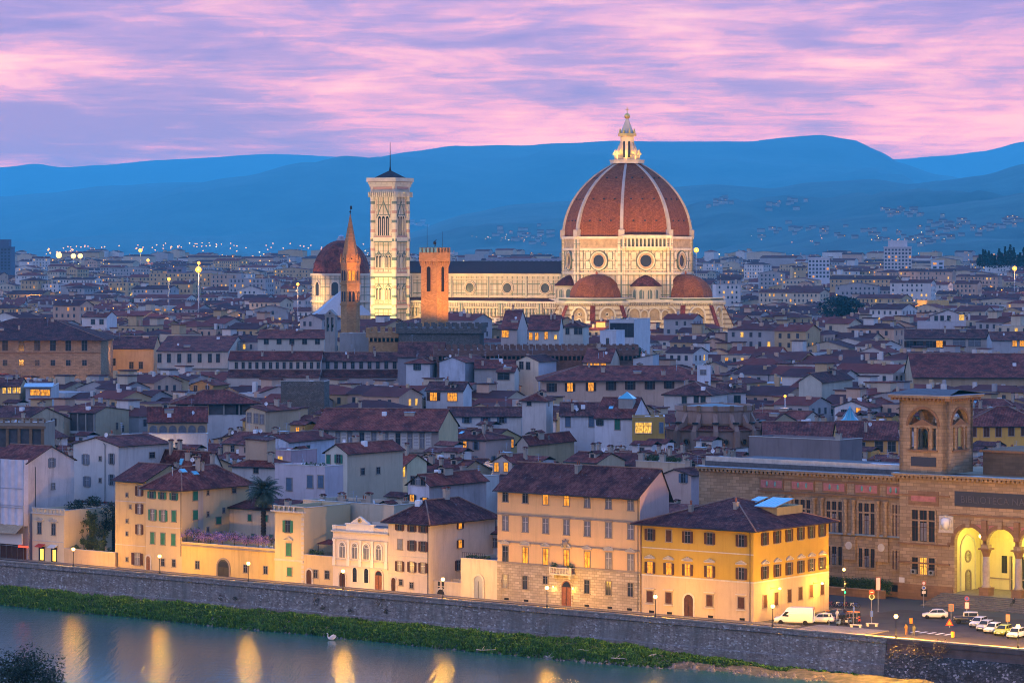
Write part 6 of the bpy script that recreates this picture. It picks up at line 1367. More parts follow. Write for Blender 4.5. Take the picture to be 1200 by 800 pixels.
# dome shell
g = MB(); NS = 22; rings = []
def domeR(h): hp = h * 38 / 31.6; return -16 * Rd / 27 + math.sqrt(max(0, 43 * 43 - hp * hp))
pts = []; 
for j in range(NS + 1):
 h = 31.4 * j / NS; r_ = domeR(h); pts += [(r_ * math.cos(rad(22.5 + 45 * i)), r_ * math.sin(rad(22.5 + 45 * i)), ZD + h) for i in range(8)]
g.add(pts, [(j * 8 + i, j * 8 + (i + 1) % 8, (j + 1) * 8 + (i + 1) % 8, (j + 1) * 8 + i) for j in range(NS) for i in range(8)], DOMET)
for k in (4, 5, 6, 7, 0):
 for h in (6.5, 15.5, 24.5):
  ap = domeR(h) * math.cos(rad(22.5)); g.T = face_T(k, ap)
  for x in ((-5, 0, 5) if h < 20 else (-2.2, 2.2)): g.box(x - .35, -.25, ZD + h, x + .35, .6, ZD + h + .6, METAL_D)
  g.T = None
dome = g.build('dome', CATH)
for i in range(8):
 a = rad(22.5 + 45 * i); g = MB(); vs = []
 for j in range(NS + 1):
  h = 31.4 * j / NS; r_ = domeR(h); w_ = .72 - .25 * j / NS; c_, s_ = math.cos(a), math.sin(a)
  for rr, ww in ((r_ - .6, -w_), (r_ + .75, -w_), (r_ + .75, w_), (r_ - .6, w_)): vs.append((rr * c_ - ww * s_, rr * s_ + ww * c_, ZD + h))
 g.add(vs, [(j * 4 + q_, j * 4 + q_ + 1, (j + 1) * 4 + q_ + 1, (j + 1) * 4 + q_) for j in range(NS) for q_ in range(3)] + [(0, 1, 2, 3)], RIBM)
 g.T = Matrix.Rotation(a, 4, 'Z'); g.box(Rd - 1, -1.2, ZD, Rd + 1.1, 1.2, ZD + 3.0, RIBM); g.T = None; g.build('rib', dome)
# lantern
ZL = ZD + 31.3; g = MB(); g.prism(octo(7.2), ZL - .3, ZL + .9, MARW); g.prism(octo(7.5), ZL + .9, ZL + 1.2, MARW); g.prism(octo(2.9), ZL + 1, ZL + 11.5, MARW)
for k in range(8):
 g.T = Matrix.Rotation(rad(22.5 + 45 * k), 4, 'Z'); g.box(2.7, -.35, ZL + 1, 5.4, .35, ZL + 3.2, MARW); g.poly([(3.2, -.34, ZL + 8.2), (3.2, -.34, ZL + 3.6), (5.4, -.34, ZL + 3.2), (4.3, -.34, ZL + 5.2)][::-1], MARW); g.poly([(3.2, .34, ZL + 8.2), (3.2, .34, ZL + 3.6), (5.4, .34, ZL + 3.2), (4.3, .34, ZL + 5.2)], MARW)
 g.poly([(6.2, -.34, ZL + 3.6), (5.4, .34, ZL + 3.2), (4.3, .34, ZL + 5.2), (5.2, -.34, ZL + 5.4)], MARW); g.poly([(4.3, -.34, ZL + 5.2), (4.3, .34, ZL + 5.2), (3.2, .34, ZL + 8.2), (3.2, -.34, ZL + 8.2)], MARW); g.rev([(.5, ZL + 3.6), (.5, ZL + 5), (.05, ZL + 5.9)], 6, MARW, 5.0, 0)
 g.T = face_T(k, 2.9 * math.cos(rad(22.5))) ; g.arch(0, ZL + 2.2, ZL + 8.6, .55, .25, .2, MARW, GLASS); g.T = None
g.prism(octo(3.9), ZL + 11.2, ZL + 12.4, GOLD)
for k in range(8): g.T = Matrix.Rotation(rad(45 * k), 4, 'Z'); g.rev([(.5, ZL + 12.2), (.45, ZL + 13.3), (.02, ZL + 14.6)], 6, GOLD, 3.2, 0); g.T = None
g.rev([(3.0, ZL + 12.2), (2.5, ZL + 13.4), (.55, ZL + 18.6)], 8, MARW, a0=rad(22.5), a1=rad(382.5), cap=False)
lan = g.build('lantern', dome); g = MB(); g.ball((0, 0, ZL + 19.7), 1.25, GOLD, 12); g.box(-.12, -.12, ZL + 20.8, .12, .12, ZL + 23.6, GOLD); g.box(-.8, -.1, ZL + 22.3, .8, .1, ZL + 22.6, GOLD); g.build('ball_and_cross', lan)
# lower body and tribunes
ZB = 35.4
g = MB(); g.prism(octo(32.5), 0, ZB, STRP); g.prism(octo(33.3), ZB - .6, ZB + .5, MARW); g.build('crossing_walls', CATH)
def tribune(ang, name='tribune', d=27.5, r_=15.8):
 root = MB(); n = 10; a0 = rad(ang); c_, s_ = math.cos(a0), math.sin(a0); cx, cy = d * c_, d * s_
 poly_ = [(cx + r_ * math.cos(a0 + rad(t_)), cy + r_ * math.sin(a0 + rad(t_))) for t_ in (-112, -67.5, -22.5, 22.5, 67.5, 112)]
 root.prism(poly_, 0, ZB, STRP)
 big_ = [(cx + (r_ + .9) * math.cos(a0 + rad(t_)), cy + (r_ + .9) * math.sin(a0 + rad(t_))) for t_ in (-112, -67.5, -22.5, 22.5, 67.5, 112)]
 root.prism(big_, ZB - .9, ZB + .1, MARW); root.prism(big_, ZB + .9, ZB + 1.3, MARW); root.prism(poly_, ZB + .1, ZB + .9, MGREEN); root.prism(big_, 24, 24.6, MARW)
 for t_ in (-45, 0, 45, -90, 90):
  ap = r_ * math.cos(rad(22.5)); root.T = Matrix.Translation((cx, cy, 0)) @ Matrix.Rotation(a0 + rad(t_) + math.pi / 2, 4, 'Z') @ Matrix.Translation((0, -ap, 0))
  root.arch(0, 24.8, 29.2, 3.0, .7, .9, MARW, ROUGHM, 14, point=1.12); root.arch(0, 12, 26.5, .95, .4, .7, MARW, GLASS, 10, y=-.1, point=1.5); root.ring(0, 30, .5, .3, .6, MARW, GLASS, 12)
  for x in range(-6, 7): root.box(x * .98 - .12, -1.0, ZB - 1.7, x * .98 + .12, 0, ZB - .95, MARW)
  root.T = None
 o = root.build(name, CATH)
 for t_ in (-67.5, -22.5, 22.5, 67.5):       # sloping buttresses
  g = MB(); g.T = Matrix.Translation((cx, cy, 0)) @ Matrix.Rotation(a0 + rad(t_), 4, 'Z'); w_ = .8
  pr = [(r_ - 1, 0), (r_ + 4.6, 0), (r_ + 4.6, 24), (r_ + .3, 33.2), (r_ - 1, 33.2)]
  g.add([(x, -w_, z) for x, z in pr] + [(x, w_, z) for x, z in pr], [(0, 1, 2, 3, 4), (9, 8, 7, 6, 5)] + [(i, 5 + i, 5 + (i + 1) % 5, (i + 1) % 5) for i in range(5)], STRP)
  g.slab([(r_ + 4.8, -w_ - .25, 24), (r_ + 4.8, w_ + .25, 24), (r_ + .2, w_ + .25, 33.6), (r_ + .2, -w_ - .25, 33.6)], .4, TILE_C); g.build('buttress', o)
 g = MB(); rc = 11.3; N = 9; vs = []
 for j in range(N + 1):
  q_ = math.pi / 2 * j / N; rr = rc * math.cos(q_); zz2 = ZB + 1.2 + 9.7 * math.sin(q_)
  vs += [(cx + max(rr, .15) * math.cos(a0 + rad(22.5 + 45 * i)), cy + max(rr, .15) * math.sin(a0 + rad(22.5 + 45 * i)), zz2) for i in range(8)]
 g.add(vs, [(j * 8 + i, j * 8 + (i + 1) % 8, (j + 1) * 8 + (i + 1) % 8, (j + 1) * 8 + i) for j in range(N) for i in range(8)], DOMET)
 g.prism([(cx + (rc + .5) * math.cos(a0 + rad(22.5 + 45 * i)), cy + (rc + .5) * math.sin(a0 + rad(22.5 + 45 * i))) for i in range(8)], ZB + .6, ZB + 1.3, MARW); g.rev([(.4, ZB + 10.7), (.5, ZB + 11.6), (.02, ZB + 12.3)], 8, POTS, cx, cy); g.build('half_dome', o); return o
tribune(-90); tribune(0); tribune(90)
def exedra(ang):
 a0 = rad(ang); d = 25.0; cx, cy = d * math.cos(a0), d * math.sin(a0); g = MB(); g.rev([(5.9, ZB), (5.9, ZB + 5.5), (6.4, ZB + 5.6), (6.4, ZB + 6.1)], 24, MARW, cx, cy)
 for i in range(-2, 3):
  g.T = Matrix.Translation((cx, cy, 0)) @ Matrix.Rotation(a0 + rad(i * 33) + math.pi / 2, 4, 'Z') @ Matrix.Translation((0, -5.85, 0)); g.arch(0, ZB + .8, ZB + 3.6, 1.0, .3, .35, MARW, MGREEN, 10); g.T = None
 o = g.build('exedra', CATH); g = MB(); g.rev([(7.0, ZB + 6.0), (5.6, ZB + 7.3), (3.4, ZB + 9.2), (1.2, ZB + 10.3), (.1, ZB + 10.6)], 24, TILE_B, cx, cy, cap=False); g.build('conical_roof', o)
exedra(-45); exedra(-135)
# arches of the walls between the tribunes
g = MB()
for k in (7, 5):
 g.T = face_T(k, 32.5 * math.cos(rad(22.5)) + .02)
 for x, r_ in ((-6.5, 2.2), (-2.2, 1.4), (2.2, 2.2), (6.8, 1.4)): g.arch(x, 27.5, 30, r_, .45, .7, MARW, ROUGHM, 12)
 g.box(-12, -.5, 26.3, 12, 0, 26.9, MARW); g.box(-12, -.4, 20, 12, 0, 20.5, MARW)
 for x in range(-12, 13): g.box(x - .12, -1.2, ZB - 1.7, x + .12, 0, ZB - .65, MARW)
 g.T = None
g.build('blind_arcade', CATH)
# nave
NX0, NX1 = -108.0, -24.0
g = MB(); g.box(NX0, -10, 30, NX1, 10, 46.2, MARB); g.box(NX0, -10.9, 45.2, NX1, 10.9, 46.6, MARW); g.box(NX0, -10.4, 43.6, NX1, 10.4, 44.1, MARW); g.box(NX0, -10.35, 36.2, NX1, 10.35, 37.0, MARW)
for x in (-100, -80.0, -61.5, -43.0, -25.5): g.box(x - .5, -10.5, 34, x + .5, -10, 45.2, MARW); g.box(x - .15, -10.56, 36, x + .15, -10.5, 45.2, MGREEN)
g.build('clerestory_wall', CATH)
for x in (-89.3, -70.8, -52.3, -33.8): g = MB(); g.ring(x, 40.2, 2.05, 1.0, .5, MARW, GLASS, 24, y=-10, rec=.2); g.ring(x, 40.2, 2.4, .22, .65, ROUGHM, None, 24, y=-10); g.build('round_window', CATH)
g = MB(); g.slab([(NX0, -11.2, 46.6), (NX1, -11.2, 46.6), (NX1, 0, 51.6), (NX0, 0, 51.6)], .3, NAVET); g.slab([(NX0, 0, 51.6), (NX1, 0, 51.6), (NX1, 11.2, 46.6), (NX0, 11.2, 46.6)], .3, NAVET); g.build('nave_roof', CATH)
g = MB(); g.box(NX0, -21, 0, NX1 + 2, 21, 34.4, STRP); g.box(NX0, -21.9, 33.9, NX1 + 2, 21.9, 34.8, MARW); g.box(NX0, -21.5, 31.7, NX1 + 2, -21, 32.1, MARW); g.box(NX0, -21.45, 27.4, NX1 + 2, -21, 28.0, MARW); g.box(NX0, -21.45, 24.0, NX1 + 2, -21, 24.5, MARW)
i = 0; x = NX0 + .5
while x < NX1 + 1: g.box(x, -21.35, 28.1, x + .35, -21, 31.6, MGREEN if i % 2 else MARW); g.box(x, -21.8, 32.4, x + .4, -21, 33.9, MARW); x += .85; i += 1
for x in (-88, -68.5, -49.0, -30): g.box(x - 1.0, -22.2, 0, x + 1.0, -21, 33.9, MARB); g.box(x - .35, -22.3, 12, x + .35, -22.2, 33.9, MGREEN)
for x in (-97, -78, -58.7, -39.5): g.T = Matrix.Translation((0, -21, 0)); g.arch(x, 8, 19, 1.5, .8, .7, MARW, GLASS, 12, point=1.5); g.add([(x - 3.4, -.5, 20.3), (x + 3.4, -.5, 20.3), (x, -.5, 26.8)], [(0, 1, 2)], MARW); g.T = None
g.slab([(NX0, -21.5, 34.6), (NX1, -21.5, 34.6), (NX1, -10, 36.0), (NX0, -10, 36.0)], .25, TILE_B); g.build('aisle_wall', CATH)
g = MB(); g.box(NX0 - 3, -21.6, 0, NX0, 21.6, 36.5, MARB); g.box(NX0 - 3, -12, 36.5, NX0, 12, 47, MARB); g.add([(NX0 - 3, -12, 47), (NX0 - 3, 12, 47), (NX0 - 3, 0, 54.5), (NX0, -12, 47), (NX0, 12, 47), (NX0, 0, 54.5)], [(1, 0, 2), (3, 4, 5), (0, 3, 5, 2), (4, 1, 2, 5)], MARW); g.box(NX0 - 3.3, -12.5, 46.3, NX0 + .2, 12.5, 47, MARW); g.build('west_front', CATH)
FOOT.append([(CX - 110, CY + 70), (CX - 110, CY + 20), (CX + 50, CY - 55), (CX + 60, CY + 40)])
def cl(x, y): c_, s_ = math.cos(rad(-29.5)), math.sin(rad(-29.5)); return (CX + x * c_ - y * s_, CY + x * s_ + y * c_)
# ---- bell tower
bx_, by_ = cl(-98.3, -31)
BT = thing('bell_tower', 'slender square marble bell tower with tall arched windows left of the cathedral', 'bell tower', (bx_, by_, 0), rad(-29.5))
PKM = flat('pink_marble', (.52, .30, .23), .7, 0, .2); s = 5.35
g = MB(); g.box(-s, -s, 0, s, s, 84, MARB)
for sx_ in (-1, 1):
 for sy_ in (-1, 1):
  g.T = Matrix.Translation((sx_ * s, sy_ * s, 0)) @ Matrix.Rotation(rad(22.5), 4, 'Z'); g.rev([(1.1, 0), (1.1, 84)], 8, MARW); 
  for z in range(4, 84, 4): g.rev([(1.15, z), (1.15, z + 1.2)], 8, MGREEN if z % 8 else PKM)
  g.T = None
for z, h_ in ((31.5, 1.2), (45.2, 1.2), (60.2, 1.6), (14, 1), (24, 1)): g.box(-s - .9, -s - .9, z, s + .9, s + .9, z + h_, MARW); g.box(-s - .5, -s - .5, z + h_, s + .5, s + .5, z + h_ + .7, PKM); g.box(-s - .5, -s - .5, z - .6, s + .5, s + .5, z, MGREEN)
g.build('shaft', BT)
def btwin(T_, z0, zs2, r_, n_, sp_, gable, nm='window'):
 g = MB(); g.T = T_
 g.box(-n_ * sp_ / 2 - .3, -.15, z0 - 1, n_ * sp_ / 2 + .3, 0, z0 - .3, PKM)
 for i in range(n_):
  x = (i - (n_ - 1) / 2) * sp_; g.arch(x, z0, zs2, r_, .32, .3, MARW, GLASS, 10, point=1.3); g.box(x - .1, -.2, z0, x + .1, -.04, zs2, MARW)
 if gable:
  W2 = n_ * sp_ / 2 + .7; zt = zs2 + r_ * 1.3 + .6
  for sg in (-1, 1): g.add([(sg * W2, -.3, zt - 1.4), (0, -.3, zt + gable), (0, -.3, zt + gable - .7), (sg * (W2 - .6), -.3, zt - 1.4), (sg * W2, 0, zt - 1.4), (0, 0, zt + gable)], [(0, 1, 2, 3) if sg > 0 else (3, 2, 1, 0), (1, 0, 4, 5)], MGREEN)
  g.box(-W2 - .2, -.25, z0 - .3, -W2 + .2, 0, zt - 1.0, MARW); g.box(W2 - .2, -.25, z0 - .3, W2 + .2, 0, zt - 1.0, MARW)
 g.build(nm, BT)
for rz_ in (0, 90, 180, -90):
 T_ = Matrix.Rotation(rad(rz_), 4, 'Z') @ Matrix.Translation((0, -s, 0))
 for x in (-2.4, 2.4):
  for z0 in (35.2, 49.0): btwin(T_ @ Matrix.Translation((x, 0, 0)), z0, z0 + 4.2, .62, 2, 1.5, 1.4)
 btwin(T_, 62.6, 69.8, .85, 3, 1.95, 6.0)
 g = MB(); g.T = T_
 for x in (-4.4, -2.4, 2.4, 4.4) if rz_ in (0, 90) else ():
  for z in (34.5, 38.5, 48.5, 52.5): g.box(x - .28 + (0 if abs(x) > 3 else 0), -.12, z, x + .28, 0, z + 3.2, MGREEN) if abs(x) > 4 or abs(x) < .1 else None
 for z in (64, 69, 74): 
  for x in (-4.2, 4.2): g.box(x - .7, -.12, z, x + .7, 0, z + 4, PKM); g.box(x - .5, -.16, z + .2, x + .5, -.121, z + 3.8, MARW)
 g.build('marble_panel', BT)
g = MB()
for i in range(4): e = .5 + i * .36; g.box(-s - e, -s - e, 81.2 + i * 1.1, s + e, s + e, 82.3 + i * 1.1, (MARW, PKM, MARW, STRP)[i])
g.box(-s - 1.5, -s - 1.5, 80.6, s + 1.5, s + 1.5, 81.2, MGREEN)
for i in range(14):
 q_ = -s - 1.2 + i * (2 * s + 2.4) / 13; g.box(q_ - .25, -s - 1.8, 79.0, q_ + .25, -s - .3, 81.2, MARW); g.box(s + .3, q_ - .25, 79.0, s + 1.8, q_ + .25, 81.2, MARW)
g.box(-s - 2.1, -s - 2.1, 85.6, s + 2.1, s + 2.1, 86.0, MARW)
for q_ in (-1, 1): g.box(-s - 2.0, q_ * (s + 1.9) - .12, 86, s + 2.0, q_ * (s + 1.9) + .12, 87.2, MARW); g.box(q_ * (s + 1.9) - .12, -s - 1.7, 86, q_ * (s + 1.9) + .12, s + 1.7, 87.2, MARW)
g.build('cornice', BT)
g = MB(); h0 = 87.0; g.add([(-s, -s, h0), (s, -s, h0), (s, s, h0), (-s, s, h0), (0, 0, h0 + 3.6)], [(0, 1, 4), (1, 2, 4), (2, 3, 4), (3, 0, 4)], NAVET); g.tube((0, 0, h0 + 3.4), (0, 0, h0 + 5), .5, .3, METAL_D); g.tube((0, 0, h0 + 4.5), (0, 0, 102.5), .22, .10, METAL_D); g.build('roof', BT)
# ---- baptistery (pale pyramid roof)
bp = (K(401) * 1400, 1400); t_ = thing('baptistery', 'octagonal baptistery with a pale pyramid roof behind the brick spire', 'baptistery', (*bp, 0), rad(-29.5)); g = MB(); g.prism(octo(13.5), 0, 28, MARB); g.build('wall', t_)
g = MB(); g.rev([(13.9, 27.8), (.6, 38.6)], 8, flat('pale_marble_roof', (.36, .36, .37), .6, 0, .15), a0=rad(22.5), a1=rad(382.5), cap=False); g.build('roof', t_)
# ---- domed chapel behind it
dc = (K(400) * 1620, 1620); t_ = thing('domed_chapel', 'lamplit church with a dark red dome behind the brick spire, left of the bell tower', 'church', (*dc, 0), rad(-10)); g = MB(); g.prism(octo(15.2), 0, 44, MARB); g.prism(octo(16), 43.4, 44.6, MARW); g.prism(octo(15.9), 30, 31, MARW)
for k in (5, 6, 7, 4): g.T = face_T(k, 15.2 * math.cos(rad(22.5))); g.arch(0, 33.5, 38.5, 1.8, .7, .5, MARW, GLASS); g.T = None
g.build('drum', t_); g = MB(); N = 12; vs = []
for j in range(N + 1): q_ = math.pi / 2 * j / N; rr = max(.3, 14.6 * math.cos(q_)); vs += [(rr * math.cos(rad(22.5 + 45 * i)), rr * math.sin(rad(22.5 + 45 * i)), 44.5 + 17.0 * math.sin(q_)) for i in range(8)]
g.add(vs, [(j * 8 + i, j * 8 + (i + 1) % 8, (j + 1) * 8 + (i + 1) % 8, (j + 1) * 8 + i) for j in range(N) for i in range(8)], TILE_C); g.rev([(2.4, 61), (2.4, 62.4), (1.5, 62.6), (1.5, 63.5), (.1, 64.2)], 8, METAL_G); g.build('dome', t_)
# ---- fortress tower
ft = (K(509.5) * 1062, 1062)
FT = thing('fortress_tower', 'square brick fortress tower with battlements glowing orange right of the bell tower', 'tower', (*ft, 0), rad(-36)); s = 3.25; g = MB(); g.box(-s, -s, 0, s, s, 52.5, BRICK)
g.build('shaft', FT)
for rz_ in (0, 90): g = MB(); g.T = Matrix.Rotation(rad(rz_), 4, 'Z') @ Matrix.Translation((0, -s, 0)); g.arch(0, 42.5, 50.0, .82, .25, .15, BRICK, BLACKP, 10); g.build('bell_opening', FT)
g = MB(); e = .45; g.box(-s - e, -s - e, 52.5, s + e, s + e, 55.4, BRICK)
for i in range(8):
 q_ = -s - e + .1 + i * (2 * s + 2 * e - .6) / 7; g.add([(q_, -s - e, 52.5), (q_ + .4, -s - e, 52.5), (q_ + .4, -s, 50.9), (q_, -s, 50.9), (q_, -s, 52.5), (q_ + .4, -s, 52.5)], [(0, 3, 2, 1), (0, 4, 3), (1, 2, 5)], BRICK); g.add([(s + e, q_, 52.5), (s + e, q_ + .4, 52.5), (s, q_ + .4, 50.9), (s, q_, 50.9), (s, q_, 52.5), (s, q_ + .4, 52.5)], [(0, 3, 2, 1), (0, 4, 3), (1, 2, 5)], BRICK)
for i in range(5):
 q_ = -s - e + i * (2 * s + 2 * e - 1.0) / 4
 for b_ in ((q_, -s - e, q_ + 1.0, -s - e + .5), (q_, s + e - .5, q_ + 1.0, s + e)): g.box(b_[0], b_[1], 55.4, b_[2], b_[3], 57.1, BRICK)
 if 0 < i < 4:
  for b_ in ((s + e - .5, q_, s + e, q_ + 1.0), (-s - e, q_, -s - e + .5, q_ + 1.0)): g.box(b_[0], b_[1], 55.4, b_[2], b_[3], 57.1, BRICK)
 g.box(q_ + .0, -s - e - .03, 55.5, q_ + 1.0, -s - e - .0, 57.0, COPPER)
g.build('battlement', FT); g = MB(); g.tube((-3.2, 0, 55.4), (-3.2, 0, 65), .08, .05, METAL_D); g.tube((3.2, 0, 55.4), (3.2, 0, 62.5), .07, .04, METAL_D); g.tube((0, 0, 55.4), (0, 0, 57.8), .1, .1, METAL_D); g.ball((0, 0, 58.6), .55, METAL_D, 8); g.tube((-.5, 0, 58.9), (.7, 0, 59.7), .18, .1, METAL_D); g.tube((0, 0, 58.6), (.4, 0, 57.6), .15, .08, METAL_D); g.build('weather_vane', FT)
# ---- brick spire
sp_ = (K(410.5) * 1075, 1075); SPI = thing('brick_spire', 'slim hexagonal brick belfry with a pointed orange spire', 'belfry', (*sp_, 0), rad(12)); g = MB(); r6 = 3.25
g.prism(octo(r6, 6, 0), 0, 52, BRICK)
for z in (37.6, 44.7, 51.6): g.prism(octo(r6 + .3, 6, 0), z, z + .6, BRICK)
g.build('shaft', SPI)
for k in range(6):
 for z0 in (38.9, 46.0):
  g = MB(); g.T = Matrix.Rotation(rad(30 + 60 * k + 90), 4, 'Z') @ Matrix.Translation((0, -r6 * math.cos(rad(30)), 0)); 
  for x in (-.62, .62): g.arch(x, z0, z0 + 3.0, .42, .18, .12, BRICK, GLASS if (z0 < 40 or k % 2) else LIT, 8)
  g.build('belfry_window', SPI) if k in (3, 4, 5) else None
g = MB(); g.rev([(r6 - .1, 52.2), (.12, 68.4)], 6, BRICK, a0=0, a1=2 * math.pi, cap=False)
for k in range(6): g.T = Matrix.Rotation(rad(30 + 60 * k + 90), 4, 'Z') @ Matrix.Translation((0, -r6 * math.cos(rad(30)) - .02, 0)); g.add([(-.9, 0, 52.2), (.9, 0, 52.2), (0, 0, 55.0), (0, 1.0, 55.0), (-1, 1.2, 52.2), (1, 1.2, 52.2)], [(0, 1, 2), (1, 5, 3, 2), (4, 0, 2, 3)], BRICK); g.ring(0, 53.4, .3, .12, .06, BRICK, BLACKP, 8); g.T = None
for k in range(6): a = rad(60 * k); g.rev([(.3, 52.2), (.3, 53.6), (.02, 55.2)], 6, BRICK, r6 * math.cos(a), r6 * math.sin(a))
g.build('spire', SPI); g = MB(); g.tube((0, 0, 68), (0, 0, 71), .12, .06, METAL_D); g.ball((0, 0, 69.2), .35, METAL_D, 6); g.box(-.1, -.05, 70.0, .6, .05, 71.2, METAL_D); g.build('weather_vane', SPI)
# ---- stone bell gable
bg = (K(388) * 1034, 1034); t_ = thing('bell_gable', 'grey stone bell turret with twin arched openings in front of the brick spire', 'bell turret', (*bg, 0), rad(-14)); g = MB(); w_ = 1.75
z1 = ZP(372, 1034); z0 = ZP(388, 1034); g.box(-w_, -1.2, 0, w_, 1.2, z0, GREYST); [g.box(x - .28, -1.2, z0, x + .28, 1.2, z1, GREYST) for x in (-w_ + .28, 0, w_ - .28)]; g.box(-w_, -1.2, z1, w_, 1.2, z1 + .7, GREYST); g.box(-.35, -1.0, z0 - .02, -.3, 1, z1, METAL_D)
g.add([(-w_ - .3, -1.4, z1 + .7), (w_ + .3, -1.4, z1 + .7), (0, -1.4, z1 + 2.6), (-w_ - .3, 1.4, z1 + .7), (w_ + .3, 1.4, z1 + .7), (0, 1.4, z1 + 2.6)], [(0, 1, 2), (4, 3, 5), (1, 4, 5, 2), (3, 0, 2, 5), (0, 3, 4, 1)], GREYST); g.ring(0, z1 + 1.4, .3, .1, .1, GREYST, BLACKP, 8, y=-1.4); g.build('masonry', t_)
g = MB(); [g.rev([(.5, z0 + 1.2), (.42, z0 + 1.9), (.1, z0 + 2.3)], 8, BRONZE, x, 0) for x in (-.75, .75)]; g.build('bell', t_)
# ---- crenellated palace walls
def crenel(label, a, b, c, py, h, Y, D, mat, ang, mer=1.3, mach=True, prot=None):
 org, W, D, h = corner(a, b, c, py, h, ang, Y, D); t_ = thing('crenellated_palace', label, 'palace', (org[0], org[1], 0), org[2]); g = MB(); g.box(0, 0, 0, W, D, h - 1.6, mat); g.build('wall', t_)
 g = MB(); e = .8; g.box(-e, -e, h - 3.2, W + e, D + e, h - 1.5, mat)
 n_ = int((W + 2 * e) / (mer * 1.7)); 
 for i in range(n_): x = -e + i * (W + 2 * e - mer) / max(1, n_ - 1); g.box(x, -e, h - 1.5, x + mer, -e + .6, h, mat); g.box(x, D + e - .6, h - 1.5, x + mer, D + e, h, mat)
 n2 = int((D + 2 * e) / (mer * 1.7))
 for i in range(1, n2 - 1): y = -e + i * (D + 2 * e - mer) / max(1, n2 - 1); g.box(W + e - .6, y, h - 1.5, W + e, y + mer, h, mat); g.box(-e, y, h - 1.5, -e + .6, y + mer, h, mat)
 g.build('battlement', t_)
 if mach:
  g = MB(); k_ = int(W / 1.3)
  for i in range(k_): g.box(i * W / k_ + .1, -e, h - 4.4, i * W / k_ + .5, -.001, h - 3.2, mat); g.box(i * W / k_ + .5, -.06, h - 4.6, (i + 1) * W / k_ + .1, -.002, h - 3.4, BLACKP)
  g.build('corbel_table', t_)
 FOOT.append(local(org, W, D)); PROT.append((a, max(b, c), prot, org[1])); return t_, org, W, D, h
crenel('orange-lit crenellated palace block at the foot of the brick spire', 432, 466, 470, 384, 30, 1034, 12, BRICK, 8, prot=402)
crenel('dark battlemented palace wall in front of the fortress tower', 467, 562, 566, 379, 32, 1030, 18, RUBBLE, 4, mach=False, prot=402)
t_ = crenel('long low battlemented wall with an arched corbel table', 512, 745, 760, 404, 26, 960, 10, stone('dark_wall_brick', (.22, .115, .085), .8, .35, .03, .5, .6), -3, mer=1.1, prot=419)
# ---- rotunda apse
ro = (K(837) * 752, 752); t_ = thing('rotunda', 'brown two-tier stone rotunda with scrolled buttresses and round windows behind the library', 'rotunda', (*ro, 0), rad(10)); zt = ZP(474, 752); zr = ZP(497, 752)
ROT = plaster((.38, .24, .18), .5); g = MB(); g.rev([(9.0, 0), (9.0, zt - 1.2), (9.4, zt - 1.1), (9.4, zt), (8.8, zt), (8.8, zt - .6)], 40, ROT); g.rev([(9.3, zr + .2), (9.3, zr + .6)], 40, PIETRA_D); g.build('drum', t_)
g = MB(); [g.box(8.9, -.6, zt - 1.1, 9.6, .6, zt, PIETRA_D) if False else None for _ in (0,)]
g.rev([(11.4, 0), (11.4, zr - 1.2), (11.8, zr - 1.1), (11.8, zr - .7)], 40, ROT); g.build('lower_tier', t_); g = MB(); g.rev([(12.2, zr - .9), (9.0, zr + .1)], 40, TILE_C, cap=False); g.rev([(8.8, zt - .5), (.1, zt + .3)], 40, METAL_D, cap=False); g.build('roof', t_)
for i in range(11):
 a = -150 + i * 24; g = MB(); g.T = Matrix.Rotation(rad(a), 4, 'Z')
 g.box(8.7, -.6, zr - 6, 12.6, .6, zr - 1.0, ROT); g.add([(8.9, -.5, zr - 1), (12.4, -.5, zr - 1), (11.6, -.5, zr + .6), (10.2, -.5, zr + .9), (8.9, -.5, zr + 3.2), (8.9, .5, zr - 1), (12.4, .5, zr - 1), (11.6, .5, zr + .6), (10.2, .5, zr + .9), (8.9, .5, zr + 3.2)], [(0, 1, 2, 3, 4), (9, 8, 7, 6, 5), (1, 6, 7, 2), (2, 7, 8, 3), (3, 8, 9, 4)], ROT); g.rev([(.8, zr + .6), (.8, zr + 1.0)], 8, METAL_D, 11.6, 0); g.build('buttress', t_)
 g = MB(); g.T = Matrix.Rotation(rad(a + 12 + 90), 4, 'Z') @ Matrix.Translation((0, -11.4, 0)); g.ring(0, zr - 3.6, .62, .25, .2, PIETRA_D, GLASS, 14); g.build('round_window', t_)
 g = MB(); g.T = Matrix.Rotation(rad(a + 90), 4, 'Z') @ Matrix.Translation((0, -9.4, 0)); g.box(-.5, -.25, zt - 1.2, .5, 0, zt + .15, PIETRA_D); g.build('pier', t_)
FOOT.append([(ro[0] - 13, ro[1] - 13), (ro[0] + 13, ro[1] - 13), (ro[0] + 13, ro[1] + 13), (ro[0] - 13, ro[1] + 13)]); PROT.append((779, 896, 522, 740))
